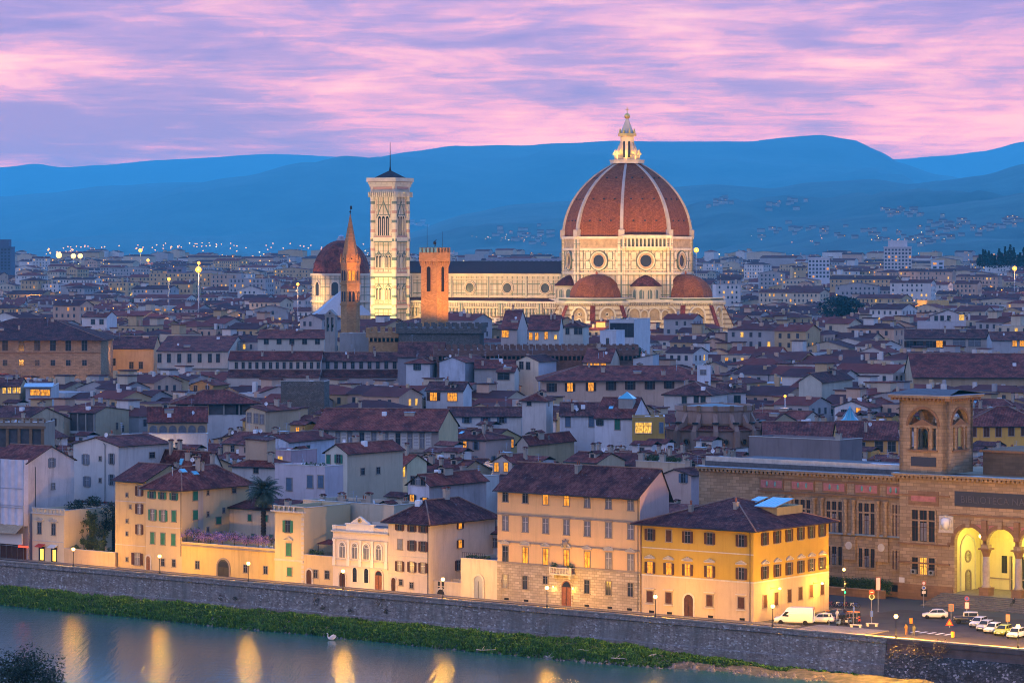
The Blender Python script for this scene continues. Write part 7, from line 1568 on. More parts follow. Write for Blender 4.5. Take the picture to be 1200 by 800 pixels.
# floodlights on the monuments (real lamps on the roofs around them)
def spot(loc, tgt, power, ang, col=(1, .62, .17), r_=1.0, blend=.6):
 l = bpy.data.lights.new('floodlight', 'SPOT'); l.energy = power; l.spot_size = rad(ang); l.spot_blend = blend; l.shadow_soft_size = r_; l.color = col
 o = bpy.data.objects.new('floodlight', l); COL.objects.link(o); o.location = loc; d = Vector(tgt) - Vector(loc); o.rotation_euler = d.to_track_quat('-Z', 'Y').to_euler()
def keep(x, y): c_ = cl(x, y); FOOT.append([(c_[0] - 9, c_[1] - 12), (c_[0] + 9, c_[1] - 12), (c_[0] + 9, c_[1] + 12), (c_[0] - 9, c_[1] + 12)])
for x, y, z, tx, ty, tz, pw, an in ((-90, -62, 24, -85, 0, 34, 6e4, 100), (-55, -62, 24, -55, 0, 34, 6e4, 100), (-20, -72, 24, -20, -10, 34, 5e4, 100), (25, -85, 24, 12, -10, 45, 7e4, 80), (75, -40, 24, 20, -5, 42, 6.5e4, 80)):
 keep(x, y); spot((*cl(x, y), 34), (*cl(tx, ty), tz - 4), pw * 1.05, an)
for x, y in ((-20, -95), (50, -80), (90, -30)): keep(x, y); spot((*cl(x, y), 34), (*cl(0, 0), 78), 2.1e5, 42, (1, .52, .17))
keep(-110, -72); keep(-62, -70); keep(-80, -100); spot((*cl(-110, -72), 32), (*cl(-98, -31), 52), 8e4, 75); spot((*cl(-62, -70), 32), (*cl(-98, -31), 52), 7e4, 75)
spot((*cl(-80, -100), 30), (*cl(-98, -31), 78), 1.1e5, 30)
for k in range(-3, 2): a = rad(k * 45 - 22); spot((*cl(8.3 * math.cos(a), 8.3 * math.sin(a)), ZL + 1.6), (*cl(1.5 * math.cos(a), 1.5 * math.sin(a)), ZL + 11), 3800, 120, (1, .48, .02), .3)
spot((ft[0] - 16, ft[1] - 30, 33), (ft[0], ft[1], 47), 9e4, 45, (1, .40, .04)); spot((ft[0] + 22, ft[1] - 16, 33), (ft[0], ft[1], 46), 8e4, 55, (1, .40, .04))
spot((sp_[0] + 4, sp_[1] - 13, 47), (sp_[0], sp_[1], 60), 1.5e4, 75, (1, .34, .03)); spot((sp_[0] + 12, sp_[1] - 8, 36), (sp_[0], sp_[1], 48), 2e4, 50, (1, .42, .12))
spot((ft[0] - 20, ft[1] - 26, 28), (ft[0] - 16, ft[1] - 10, 31), 4e3, 90, (1, .42, .10))
spot((dc[0] - 22, dc[1] - 26, 30), (dc[0] - 8, dc[1], 38), 4.5e4, 60, (1, .58, .16))
plight((bx_ - 20, by_ - 60, 18), 3e4, 2, (1, .62, .2))
# ================================================================== HAND-PLACED HOUSES OF THE OLD TOWN
def lowloggia(q, side='f', n=4, h_=2.8, W=None, dark=True, x0=.3):
 """an open rooftop loggia: dark panel painted as shade, with pillars under the eave"""
 g = MB(); W = W or q.W; z1 = q.h - .25; z0 = z1 - h_
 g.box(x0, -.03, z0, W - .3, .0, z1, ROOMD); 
 for i in range(n + 1): x = x0 + (W - .3 - x0 - .35) * i / n; g.box(x, -.45, z0, x + .35, -.031, z1, plaster(PALE))
 g.box(x0 - .1, -.6, z0 - .25, W - .2, -.0, z0, FRAME_S); g.build('loggia', q.root)
ROOMD = flat('painted_room_shade', (.10, .095, .10), .9, 0, .3, .8)  # flat dark panel colour, stands in for the shade inside the loggias
q = H('long brown stone palazzo glowing orange at its lower left corner', -60, 118, 119.5, 396, 25, 'hip', ang=-1, Y=1130, D=40, wmat=PIETRA, rise=6.5, oh=2.2, prot=441, tile=TILE_B, chim=3)
wpx(q, 'f', [(p, 405) for p in (6, 25, 43.5, 62, 80, 99)], 'n', 2.0, 3.6); wpx(q, 'f', [(p, 425) for p in (6, 25, 43.5, 62, 80, 99)], 'n', 1.6, 2.0); band(q, zf(q, 50, 414), .4, .25, PIETRA_D, 'f')
spot((q.org[0] + 22, q.org[1] - 34, 17), (q.org[0] + 28, q.org[1], 17), 1.3e4, 80, (1, .42, .06))
q = H('orange-lit low facade with arches right of the brown stone palazzo', 119.5, 180, 182, 408, 21, 'gx', ang=0, Y=1175, D=24, wall=(.50, .36, .20), prot=434, tile=TILE_B)
wpx(q, 'f', [(133, 424), (154, 428), (165, 428)], 'n', 1.5, 2.6); spot((q.org[0] + 9, q.org[1] - 26, 20), (q.org[0] + 9, q.org[1], 16), 1.6e4, 80, (1, .45, .10))
q = H('long cream barrack-like house with seven dark windows in one row', 184, 267, 290, 411, 16, 'gx', ang=4, Y=1130, wall=(.60, .50, .40), prot=432, rise=4.6, tile=TILE_C); wpx(q, 'f', [(p, 419.5) for p in (187, 198, 210, 222, 234, 246, 255.5)], 'n', 1.3, 3.0); band(q, zf(q, 200, 432), .3, .8, FRAME_S, 'f')
q = H('left half of the long two-tier cream range with a window row above a dark lean-to', 268, 376, 377, 421, 16, 'gx', ang=3, Y=1012, D=10, wall=(.60, .50, .42), prot=446, rise=2.4, tile=TILE_C); wpx(q, 'f', [(277 + i * 8.0, 428) for i in range(13)], 'n', .9, 2.0); LT = q
g = MB(); g.slab([(0, -5, zf(q, 300, 441)), (q.W, -5, zf(q, 300, 441)), (q.W, 0, zf(q, 300, 433)), (0, 0, zf(q, 300, 433))], .2, TILE_B); g.box(0, -4.6, 0, q.W, -.01, zf(q, 300, 441.5), plaster((.60, .50, .42))); g.build('lean_to', q.root)
q = H('right half of the long two-tier range, darker beige with wider spaced windows', 377, 474, 476, 422, 16, 'gx', ang=1, Y=1015, D=10, wall=(.50, .42, .40), prot=446, rise=2.4, tile=TILE_B); wpx(q, 'f', [(384 + i * 9.8, 428) for i in range(9)], 'n', 1.1, 2.1)
g = MB(); g.slab([(0, -5, zf(q, 400, 441)), (q.W, -5, zf(q, 400, 441)), (q.W, 0, zf(q, 400, 433)), (0, 0, zf(q, 400, 433))], .2, TILE_B); g.box(0, -4.6, 0, q.W, -.01, zf(q, 400, 441.5), plaster((.45, .38, .36))); g.build('lean_to', q.root)
q = H('cream upper house with a dark-windowed attic storey left of the bell turret', 302, 380, 384, 396, 20, 'gx', ang=2, Y=1120, D=16, wall=(.60, .54, .44), prot=416, tile=TILE_C); wpx(q, 'f', [(312 + i * 15, 400) for i in range(5)], 'n', 1.6, 1.9)
q = H('flat-topped grey terrace house with small dark domes beside the bell turret', 398, 440, 447, 393, 21, 'flat', ang=4, Y=1044, D=12, wall=GREY, prot=412, chim=2)
q = H('ochre gabled house with brown side, upper left behind the open loggia house', 222, 250, 268, 451, 15, 'gy', ang=20, Y=985, wall=(.46, .28, .10), prot=460); wpx(q, 'f', [(229, 455), (243, 455)], 'n', 1.2, 1.7)
q = H('house with a wide dark rooftop loggia over a white parapet', 206, 300, 303, 470, 17, 'hip', ang=-6, Y=800, D=14, wall=(.60, .58, .56), prot=498, tile=TILE_C, rise=2.6, oh=1.4, chim=0)
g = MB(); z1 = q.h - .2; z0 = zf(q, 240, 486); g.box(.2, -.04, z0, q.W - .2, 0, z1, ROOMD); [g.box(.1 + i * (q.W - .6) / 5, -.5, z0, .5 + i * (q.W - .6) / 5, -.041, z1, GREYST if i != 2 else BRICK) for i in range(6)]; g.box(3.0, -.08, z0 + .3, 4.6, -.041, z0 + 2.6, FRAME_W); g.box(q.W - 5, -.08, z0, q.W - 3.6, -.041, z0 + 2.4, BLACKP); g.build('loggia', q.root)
q = H('windowless grey-brown stone block between the loggia house and the white cottages', 329, 380, 386, 450, 19, 'flat', ang=8, Y=840, wmat=RUBBLE, prot=481, chim=1)
q = H('cream house with lamplit arched frieze under its eave, left of the long white wall', 173, 243, 245, 493, 13.5, 'gx', ang=-6, Y=778, D=13, wall=(.58, .40, .22), prot=512, tile=TILE_C, rise=3.2, chim=0)
for i in range(6): g = MB(); x = 1.4 + i * (q.W - 2.8) / 5; g.arch(x, q.h - 3.4, q.h - 2.0, .85, .15, .12, FRAME_S, CURTAIN, 8); g.build('arched_panel', q.root)
q = H('long low white wall building streaked with damp stains', 142, 243, 246, 512, 11, 'flat', ang=-4, Y=740, D=5, wall=(.55, .60, .62), prot=526, wear=.7, chim=0)
q = H('house with a dark open three-bay loggia and a tan side wall', 81, 112, 151, 483, 16, 'gx', ang=24, Y=775, wall=(.42, .33, .24), prot=514, rise=1.2, rf=.3, tile=TILE_C, side=(.42, .34, .22))
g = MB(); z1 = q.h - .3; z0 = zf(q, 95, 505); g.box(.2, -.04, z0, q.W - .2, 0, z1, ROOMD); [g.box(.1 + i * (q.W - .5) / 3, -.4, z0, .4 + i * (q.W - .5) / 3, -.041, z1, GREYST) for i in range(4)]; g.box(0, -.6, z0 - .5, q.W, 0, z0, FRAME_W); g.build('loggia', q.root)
wpx(q, 's', [(137, 499), (144, 502)], 'n', .9, 1.6)
q = H('stone rooftop loggia with balustrade and square pillars at the left edge', -20, 52, 54, 499, 18, 'flat', ang=6, Y=680, D=9, wall=(.34, .27, .20), prot=528, chim=0)
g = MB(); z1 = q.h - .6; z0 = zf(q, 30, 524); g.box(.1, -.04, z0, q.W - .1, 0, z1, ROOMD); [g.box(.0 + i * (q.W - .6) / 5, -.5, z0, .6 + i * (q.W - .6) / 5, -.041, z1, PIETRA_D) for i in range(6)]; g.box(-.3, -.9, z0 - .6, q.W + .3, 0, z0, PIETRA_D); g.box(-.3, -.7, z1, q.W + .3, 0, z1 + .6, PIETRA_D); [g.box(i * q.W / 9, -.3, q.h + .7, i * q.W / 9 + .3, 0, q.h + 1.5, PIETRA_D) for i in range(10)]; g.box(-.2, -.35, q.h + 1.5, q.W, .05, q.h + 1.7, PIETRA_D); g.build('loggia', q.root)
q = H('long dark rear roof behind the green-shuttered house', 158, 243, 262, 553, 15, 'gx', Y=592, wall=PALE, prot=570, rise=3.6, tile=TILE_B, chim=6); skylight(q, q.W * .6, q.D * .2)
q = H('white house with a small square window and a tower-like ochre dormer, left of the palm', 272, 322, 345, 546, 15, 'hip', ang=24, Y=618, wall=(.60, .55, .50), prot=575, tile=TILE_C, chim=1); wpx(q, 'f', [(300, 551)], 'n', 1.0, 1.0)
g = MB(); x = fs(q, 292); g.box(x - 2.2, 2.5, q.h - 1, x + 2.6, 6, zf(q, 290, 516), plaster((.56, .38, .24))); g.slab([(x - 2.7, 2, zf(q, 290, 514)), (x + 3.1, 2, zf(q, 290, 516)), (x + 3.1, 6.5, zf(q, 290, 514)), (x - 2.7, 6.5, zf(q, 290, 512))], .15, TILE_B); g.build('dormer', q.root)
q = H('tan house with columned attic windows and a plain gable side above the white cottages', 288, 311, 350, 481, 15, 'gy', ang=30, Y=735, wall=(.52, .42, .28), side=(.52, .36, .22), prot=500, tile=TILE_C, rf=.3); wpx(q, 'f', [(292, 489), (300, 490), (307, 491)], 'n', 1.1, 2.2, curt={0, 1, 2})
q = H('long white gabled house with stained walls and a tiny green-shuttered window', 300, 338, 392, 517, 13.5, 'gy', ang=30, Y=672, wall=(.55, .58, .64), prot=540, tile=TILE_C, wear=.6); wpx(q, 's', [(361, 525)], 'c', 1.2, 1.2, sh=SH_DK)
q = H('low pinkish house with a brightly lit tall window above a terrace of plants', 305, 341, 352, 532, 14, 'flat', Y=642, D=8, wall=(.50, .34, .36), prot=550, chim=0); wpx(q, 'f', [(328.5, 541)], 'n', 1.3, 2.3, {0}, ltype=2)
q = H('pale pink house with blue-grey shutters and a planted roof terrace right of the palm', 322, 381, 384, 551, 12.5, 'flat', Y=575, D=5, wall=(.56, .48, .50), prot=580, chim=0); wpx(q, 'f', [(339, 567), (363.5, 564), (376, 564)], 'c', 1.3, 2.2, sh=SH_BL)
for i in range(5): pot_plant(wloc(q, fs(q, 356 + i * 5), .8, q.h + .1), .45, 'leafy pot on the roof terrace right of the palm', .8, group='pots on the pink house terrace', n=60)
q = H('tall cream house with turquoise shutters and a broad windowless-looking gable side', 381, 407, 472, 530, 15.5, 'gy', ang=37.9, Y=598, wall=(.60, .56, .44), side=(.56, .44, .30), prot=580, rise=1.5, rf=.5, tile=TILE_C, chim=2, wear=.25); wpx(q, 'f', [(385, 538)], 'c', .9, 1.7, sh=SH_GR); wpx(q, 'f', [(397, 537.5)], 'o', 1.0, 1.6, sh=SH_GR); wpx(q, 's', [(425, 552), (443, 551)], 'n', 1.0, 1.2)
q = H('slim cream house with a brightly lit corner room under a big tilted eave', 455, 477, 500, 542, 15, 'gx', Y=628, wall=(.66, .58, .36), prot=583, tile=TILE_C, oh=1.6, rise=1.5, chim=1)
o = wpx(q, 'f', [(463.5, 551), (472.5, 551.5)], 'n', 1.15, 2.3, {0, 1}, ltype=2); wpx(q, 'f', [(465, 575)], 'c', 1.0, 1.8, sh=SH_DK)
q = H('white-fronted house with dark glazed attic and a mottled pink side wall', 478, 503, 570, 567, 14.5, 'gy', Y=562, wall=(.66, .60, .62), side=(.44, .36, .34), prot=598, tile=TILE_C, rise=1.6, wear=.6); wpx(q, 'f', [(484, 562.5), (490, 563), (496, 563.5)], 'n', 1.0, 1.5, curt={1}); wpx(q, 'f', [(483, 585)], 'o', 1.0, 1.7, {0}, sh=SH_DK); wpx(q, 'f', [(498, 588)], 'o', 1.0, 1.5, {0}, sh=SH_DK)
q = H('white balconied house with a long terrace railing left of the orange palazzo', 529, 563, 585, 563, 14, 'flat', Y=585, wall=(.60, .56, .50), prot=592, chim=1); wpx(q, 'f', [(541, 566.5), (552, 567)], 'n', 1.3, 1.4); wpx(q, 'f', [(537, 585), (546, 585.5), (556, 586)], 'o', .9, 1.3, sh=SH_DK)
g = MB(); z = zf(q, 545, 576); g.box(-.2, -1.3, z - .9, q.W + .1, -1.15, z + .1, FRAME_W); g.box(-.2, -1.3, z - 1.1, q.W + .1, 0, z - .9, FRAME_W); g.slab([(-.3, -1.8, z - 1.9), (q.W, -1.8, z - 1.9), (q.W, 0, z - 1.4), (-.3, 0, z - 1.4)], .1, TILE_B); g.build('balcony', q.root)
q = H('house with two lit orange windows under a low roof behind the orange palazzo', 577, 600, 626, 541, 15, 'gy', Y=640, wall=(.56, .46, .40), prot=552, tile=TILE_C, rise=1.3); wpx(q, 'f', [(582, 547), (593, 547)], 'n', 1.1, 1.8, {0, 1})
q = H('cream roof cottage with pale blue shutter behind the orange palazzo', 663, 700, 732, 541, 15.5, 'gx', Y=620, wall=(.62, .46, .28), prot=552, tile=TILE_C, chim=3); wpx(q, 's', [(716, 549)], 'c', 1.0, 1.0, sh=SH_BL)
q = H('tan terrace house crowned with a roof garden left of the library', 745, 805, 823, 547, 16, 'flat', Y=600, wall=(.56, .42, .28), prot=560, chim=0)
for i in range(16): pot_plant(wloc(q, r2.uniform(.6, q.W - .6), r2.uniform(.5, q.D - 1), q.h + .12), r2.uniform(.45, .85), 'leafy shrub in the roof garden left of the library', 1.0, 'potted plant', 'shrubs of the roof garden left of the library', n=90)
for x in (.03, .45, .9): put('chimney', CHIMS[1], q.roof, (q.W * x + .6, .5, q.h + .6))
q = H('pinkish house with a shuttered dormer opening and long sloping side wall beside the library', 777, 810, 862, 556, 14.5, 'gy', Y=572, wall=(.60, .42, .34), side=(.56, .42, .42), prot=586, tile=TILE_B, rise=.9, rf=.4); wpx(q, 'f', [(801, 560)], 'o', 1.0, 1.6, sh=SH_BL); wpx(q, 's', [(853, 569)], 'n', .6, 1.3)
q = H('long building of painted white panels between tall grey windows under a rust roof', 369, 514, 604, 502, 17, 'gx', ang=12, D=19, wall=(.36, .30, .26), side=(.56, .42, .22), prot=530, rise=3.8, tile=TILE_C, oh=1.3, chim=1)
SGR = stripes('painted_panels', (.60, .58, .54), (.22, .20, .19), .32); z0 = zf(q, 440, 520)
for i in range(10):
 x = 1.2 + i * (q.W - 3.0) / 9.2; g = MB(); g.box(x - .75, -.12, q.h - 4.6, x + .75, -.001, q.h - .5, FRAME_L); g.box(x - .5, -.15, q.h - 3.9, x + .5, -.121, q.h - 1.2, SGR); g.build('painted_panel', q.root)
 if i < 9: window(q.root, (x + (q.W - 3.0) / 18.4, 0, q.h - 4.3), 0, 'n', 1.0, 3.2, 3 if i % 3 else 0)
band(q, q.h - 5.3, .3, .5, FRAME_S, 'f')
q = H('plain tan party-wall house with one tiny window behind the pink houses', 606, 619, 673, 519, 14.5, 'gy', ang=30, Y=736, wall=(.50, .42, .34), side=(.58, .44, .24), prot=540, rise=1.6, tile=TILE_C); wpx(q, 's', [(643, 512)], 'n', .5, .6)
q = H('row of low white houses with dark hedge of roofs left of the square turret', 524, 611, 613, 487, 15, 'gx', ang=2, Y=772, D=11, wall=(.60, .60, .58), prot=495, tile=TILE_B); wpx(q, 'f', [(547, 492), (569, 492), (588, 492)], 'o', 1.2, 1.4, sh=SH_BL)
q = H('square white turret house with a small hipped red roof', 612, 640, 648, 468, 21, 'hip', ang=12, Y=765, wall=(.60, .55, .50), prot=497, tile=TILE_C, rise=1.4, oh=.7, chim=0); wpx(q, 'f', [(620, 472)], 'n', 1.0, 1.3); wpx(q, 's', [(643, 472)], 'n', .7, 1.3)
q = H('white two-window house with slate shutters right of the square turret', 656, 706, 708, 486, 15.5, 'gx', ang=3, Y=760, D=12, wall=(.62, .62, .62), prot=508, rise=2.7, tile=TILE_B); wpx(q, 'f', [(665.5, 494), (693, 494)], 'c', 1.2, 2.4, sh=SH_BL)
q = H('white gabled house with a glass lantern on its brown roof and a balcony of plants', 697, 741, 761, 489, 15, 'gx', ang=14, Y=740, wall=(.62, .62, .64), prot=514, rise=4.2, tile=TILE_A, chim=0); wpx(q, 'f', [(703, 495)], 'o', .9, 1.3, sh=SH_DK); wpx(q, 'f', [(723.5, 497)], 'c', 1.2, 2.4, sh=SH_GR); skylight(q, q.W * .33, q.D * .22)
g = MB(); x = q.W * .72; y = q.D * .3; z = q.hf(x, y); g.box(x - 1.7, y - 1.7, z - .8, x + 1.7, y + 1.7, z + 1.6, GREYST); g.add([(x - 1.9, y - 1.9, z + 1.6), (x + 1.9, y - 1.9, z + 1.6), (x + 1.9, y + 1.9, z + 1.6), (x - 1.9, y + 1.9, z + 1.6), (x, y, z + 3.2)], [(0, 1, 4), (1, 2, 4), (2, 3, 4), (3, 0, 4)], SKYL); g.build('glass_lantern', q.roof)
q = H('yellow-brown house with one wide brightly lit window left of the rotunda', 741, 779, 781, 492, 15, 'flat', ang=2, Y=730, D=9, wall=(.44, .28, .07), prot=520, chim=0); wpx(q, 'f', [(754, 501)], 'n', 3.7, 2.4, {0}, ltype=2); wpx(q, 'f', [(775, 501)], 'c', .9, 2.4, sh=SH_BL)
q = H('long salmon-pink building with a row of seven windows, two of them lit', 635, 842, 843, 444, 18, 'hip', ang=-1, Y=905, D=22, wall=(.62, .42, .30), side=None, prot=467, rise=3.4, tile=TILE_C, oh=1.3, chim=6); wpx(q, 'f', [(646.5, 454), (668, 453.5), (692.5, 453), (716, 452), (738.5, 451.5), (761.5, 451), (784, 450)], 'o', 1.5, 2.4, {1, 2}, sh=SH_BR)
q = H('white house with two glowing orange rooms left of the square turret', 499, 543, 553, 457, 18, 'gx', ang=10, Y=860, D=12, wall=(.58, .56, .54), prot=480, tile=TILE_B); wpx(q, 'f', [(508, 464.5)], 'o', 1.9, 2.2, {0}, sh=SH_BR); wpx(q, 'f', [(530, 465)], 'n', 2.6, 2.1, {0}); 
q = H('cream roof-room house with a triple loggia window above dark roofs', 582, 603, 608, 435, 20, 'gx', ang=8, Y=905, D=9, wall=(.56, .50, .42), prot=451, tile=TILE_C, chim=0); wpx(q, 'f', [(590, 441)], 'n', 3.4, 1.9)
q = H('white modern rooftop house with a wide black glass front below the dome', 714, 743, 762, 377, 25, 'flat', ang=14, Y=1040, wall=(.58, .58, .56), prot=398, chim=0)
g = MB(); g.box(.3, -.15, q.h - 5, q.W - .2, -.0, q.h - .4, GLASS); [g.box(.3 + i * (q.W - .5) / 4, -.25, q.h - 5, .45 + i * (q.W - .5) / 4, -.151, q.h - .4, METAL_D) for i in range(5)]; g.build('glass_front', q.root)
q = H('plain white cube house with one narrow window in front of the black glass house', 703, 722, 732, 390, 22, 'flat', ang=16, Y=1000, wall=(.62, .64, .66), prot=406, chim=0); wpx(q, 'f', [(712, 400)], 'n', .8, 2.0)
q = H('broad dark-roofed house right under the dark battlements', 466, 520, 523, 417, 22, 'gx', ang=2, Y=1000, D=14, wall=(.30, .28, .30), prot=424, tile=TILE_B, rise=4.2)
q = H('white house with one shuttered window between the two-tier range and the stained gable', 476, 504, 516, 425, 21, 'hip', ang=14, Y=955, wall=(.60, .60, .60), prot=436, tile=TILE_C); wpx(q, 'f', [(489, 430)], 'o', 1.2, 1.8, sh=SH_DK)
q = H('stained bluish gabled house under the long battlemented wall', 515, 545, 574, 424, 22, 'gy', ang=26, Y=935, wall=(.50, .54, .60), prot=436, wear=.6)
q = H('low dark-roofed house left of the cream two-door house under the battlements', 556, 603, 606, 431, 20, 'gx', ang=2, Y=932, D=11, wall=GREY, prot=438, tile=TILE_C, rise=2.2)
q = H('cream house with two dark doors and a blue gable side under the battlements', 604, 631, 652, 423, 22, 'gy', ang=24, Y=942, wall=(.62, .58, .46), side=(.45, .52, .60), prot=434, rise=1.6); wpx(q, 'f', [(611, 428), (619, 428.5)], 'n', 1.3, 2.2)
q = H('small house with three yellow windows in a row above the salmon-pink building', 683, 715, 727, 424, 22, 'gx', ang=10, Y=940, wall=(.50, .40, .30), prot=432, tile=TILE_C); wpx(q, 'f', [(691, 426.8), (699, 426.8), (707, 426.8)], 'n', 1.6, 1.0, {0, 1, 2})
q = H('grey slant-roofed house with a dish right of the three yellow windows', 742, 765, 772, 420, 23, 'sr', ang=16, Y=940, wall=(.40, .44, .46), prot=434)
q = H('cream square house with three windows below the south tribune of the cathedral', 660, 683, 690, 382, 23, 'hip', ang=12, Y=1060, wall=(.60, .56, .46), prot=398, rise=1.6); wpx(q, 'f', [(665, 388), (675, 388), (680, 388)], 'n', 1.2, 2.0)
q = H('porticoed house with a lit orange verandah right of the dark battlements', 587, 606, 618, 385, 22, 'gx', ang=6, Y=1020, wall=(.56, .46, .40), prot=400, tile=TILE_C); wpx(q, 'f', [(592, 391)], 'n', 2.2, 2.2, {0})
q = H('low house with three lit arched openings above the long battlemented wall', 619, 655, 660, 386, 22, 'gx', ang=4, Y=1000, wall=(.54, .50, .44), prot=400, tile=TILE_C); wpx(q, 'f', [(622, 394), (629, 394), (640, 393)], 'n', 1.0, 2.2, {0, 1, 2}, ltype=1); wpx(q, 'f', [(651, 395)], 'n', .8, 1.4, {0}, ltype=2)
q = H('white house with paired arched shutters behind the rotunda', 778, 833, 874, 462, 18, 'hip', ang=22, Y=830, D=14, wall=(.60, .56, .50), prot=474, tile=TILE_B, rise=3.0, chim=2); wpx(q, 'f', [(802, 469), (816, 468.5), (824, 469)], 'c', 1.3, 2.0, sh=SH_DK)
q = H('cream house with two round-topped dark windows right behind the rotunda', 840, 874, 880, 459, 18, 'gx', ang=4, Y=845, D=12, wall=(.58, .56, .56), prot=474, tile=TILE_B); wpx(q, 'f', [(849, 468), (864, 468)], 'c', 1.7, 2.2, sh=SH_DK)
q = H('small white roof-top cabin on the ridge of the salmon-pink building', 817, 832, 836, 431, 23, 'flat', ang=6, Y=880, D=4, wall=(.64, .66, .68), prot=445, chim=0); wpx(q, 'f', [(824, 436)], 'n', 1.5, 1.2, curt={0})
q = H('pale tan house with a big blank curved-top side wall', 936, 963, 999, 447, 19, 'gy', ang=22, Y=880, wall=(.56, .52, .42), side=(.50, .44, .34), prot=458, rise=2.2)
q = H('white cottage with one glowing window and a dark red roof beside the glass cone', 978, 1017, 1052, 477, 16, 'gy', ang=28, Y=800, wall=(.60, .62, .62), prot=488, tile=TILE_C); wpx(q, 'f', [(990, 484)], 'o', 1.0, 1.8, sh=SH_DK); wpx(q, 'f', [(1006, 483)], 'n', 1.2, 2.2, {0})
q = H('long low yellow house with dark round-arched windows left of the library tower', 983, 1053, 1058, 514, 15, 'gx', ang=2, Y=690, D=17, wall=(.50, .31, .10), prot=530, tile=TILE_A, rise=3.4); wpx(q, 'f', [(994, 524), (1009, 524), (1030, 523), (1045, 523)], 'n', 1.7, 2.2)
q = H('long dark roofed range left of the yellow arched house', 895, 981, 983, 515, 15.5, 'gx', ang=3, Y=725, D=18, wall=TAN, prot=530, tile=TILE_A, rise=3.6)
cgl = thing('glass_cone_house', 'small round room under a pointed glass cone beside the white cottage', 'glass roof', (K(996) * 730, 730, 0)); z0 = ZP(498, 730); g = MB(); g.rev([(2.9, 0), (2.9, z0)], 16, GREYST); g.build('wall', cgl); g = MB(); g.rev([(3.1, z0), (1.3, z0 + 1.9), (.35, z0 + 3.8), (.05, z0 + 4.4)], 12, SKYL, cap=False); [g.tube((3.12 * math.cos(i * math.pi / 6), 3.12 * math.sin(i * math.pi / 6), z0), (.3 * math.cos(i * math.pi / 6), .3 * math.sin(i * math.pi / 6), z0 + 3.9), .06, .05, METAL_G, 4) for i in range(12)]; g.build('glass_cone', cgl)
q = H('ochre yellow house with dark shutters behind the library tower at the right edge', 1128, 1230, 1232, 498, 19, 'hip', ang=3, Y=690, D=16, wall=(.66, .40, .09), prot=520, tile=TILE_A, rise=3.6, chim=2); wpx(q, 'f', [(1141, 506), (1156, 506), (1170, 506), (1185, 505), (1200, 505)], 'c', 1.2, 2.0, sh=SH_BR)
q = H('very wide rust-red hall roof above the library tower', 1070, 1290, 1292, 441, 20, 'gx', ang=3, Y=915, D=34, wall=TAN, prot=444, tile=TILE_C, rise=6, oh=1.0, chim=1)
q = H('long house with glazed veranda bays and one lit pane above the rust-red hall roof', 1060, 1160, 1162, 396, 22, 'gx', ang=2, Y=1200, D=18, wall=(.50, .42, .36), prot=408, tile=TILE_B); wpx(q, 'f', [(1066, 403), (1078, 403), (1089, 403), (1101, 403)], 'o', 2.4, 2.4, {3}, sh=SH_BR); wpx(q, 'f', [(1124, 401), (1142, 401)], 'n', 4.6, 3.0, curt={0, 1})
q = H('grey house with two lit windows at the right edge above the hall roof', 1162, 1230, 1232, 398, 22, 'gx', ang=2, Y=1180, D=16, wall=(.42, .42, .42), prot=410, tile=TILE_B); wpx(q, 'f', [(1189, 402), (1197.5, 402)], 'n', 1.6, 2.4, {0, 1})
q = H('white stepped building with two square lit windows and a blue-green roof cone', 1075, 1130, 1142, 379, 23, 'flat', ang=8, Y=1320, D=14, wall=(.60, .56, .56), prot=385, chim=1); wpx(q, 'f', [(1127, 372)], 'n', 2.0, 2.4, {0}, ltype=2)
q = H('white house front with a sloped right gable and yellow-lit windows near the right skyline', 1090, 1132, 1140, 370, 26, 'gy', ang=8, Y=1350, D=12, wall=(.60, .52, .48), prot=378, chim=1); wpx(q, 'f', [(1097, 373), (1104, 373), (1112, 373)], 'n', 1.4, 2.2)
q = H('pale house with glowing floor-to-ceiling windows in the upper left roofs', 162, 196, 220, 361, 24, 'flat', ang=10, Y=1900, wall=(.58, .54, .46), prot=372, chim=1); wpx(q, 'f', [(184.5, 366.5), (192, 366.5)], 'n', 2.6, 4.6, {0, 1}, ltype=1)
q = H('white block house with dark attic windows in the upper left roofs', 96, 125, 137, 371, 22, 'gx', ang=14, Y=1500, wall=(.64, .62, .60), prot=384, chim=2); wpx(q, 'f', [(109, 377), (119, 377)], 'n', 2.0, 2.4)
q = H('glass-roofed terrace house with glowing orange rooms at the left', 30, 60, 69, 457, 17, 'flat', ang=-4, Y=890, wall=(.50, .46, .44), prot=470, chim=0); wpx(q, 'f', [(41, 459.5), (53, 460)], 'n', 2.6, 1.6, {0, 1})
g = MB(); g.slab([(-.5, -1, q.h + 1.0), (q.W + .5, -1, q.h + 1.0), (q.W + .5, 5, q.h + 1.8), (-.5, 5, q.h + 1.8)], .15, ZINC); g.build('glass_canopy', q.root)
q = H('house with a bright row of small yellow windows at the left edge', -8, 23, 26, 452, 18, 'gx', ang=2, Y=900, D=12, wall=(.46, .32, .18), prot=463); wpx(q, 'f', [(5, 457.5), (11, 457), (17, 457), (22, 457)], 'n', 1.0, 1.6, {0, 1, 2, 3}, ltype=2)
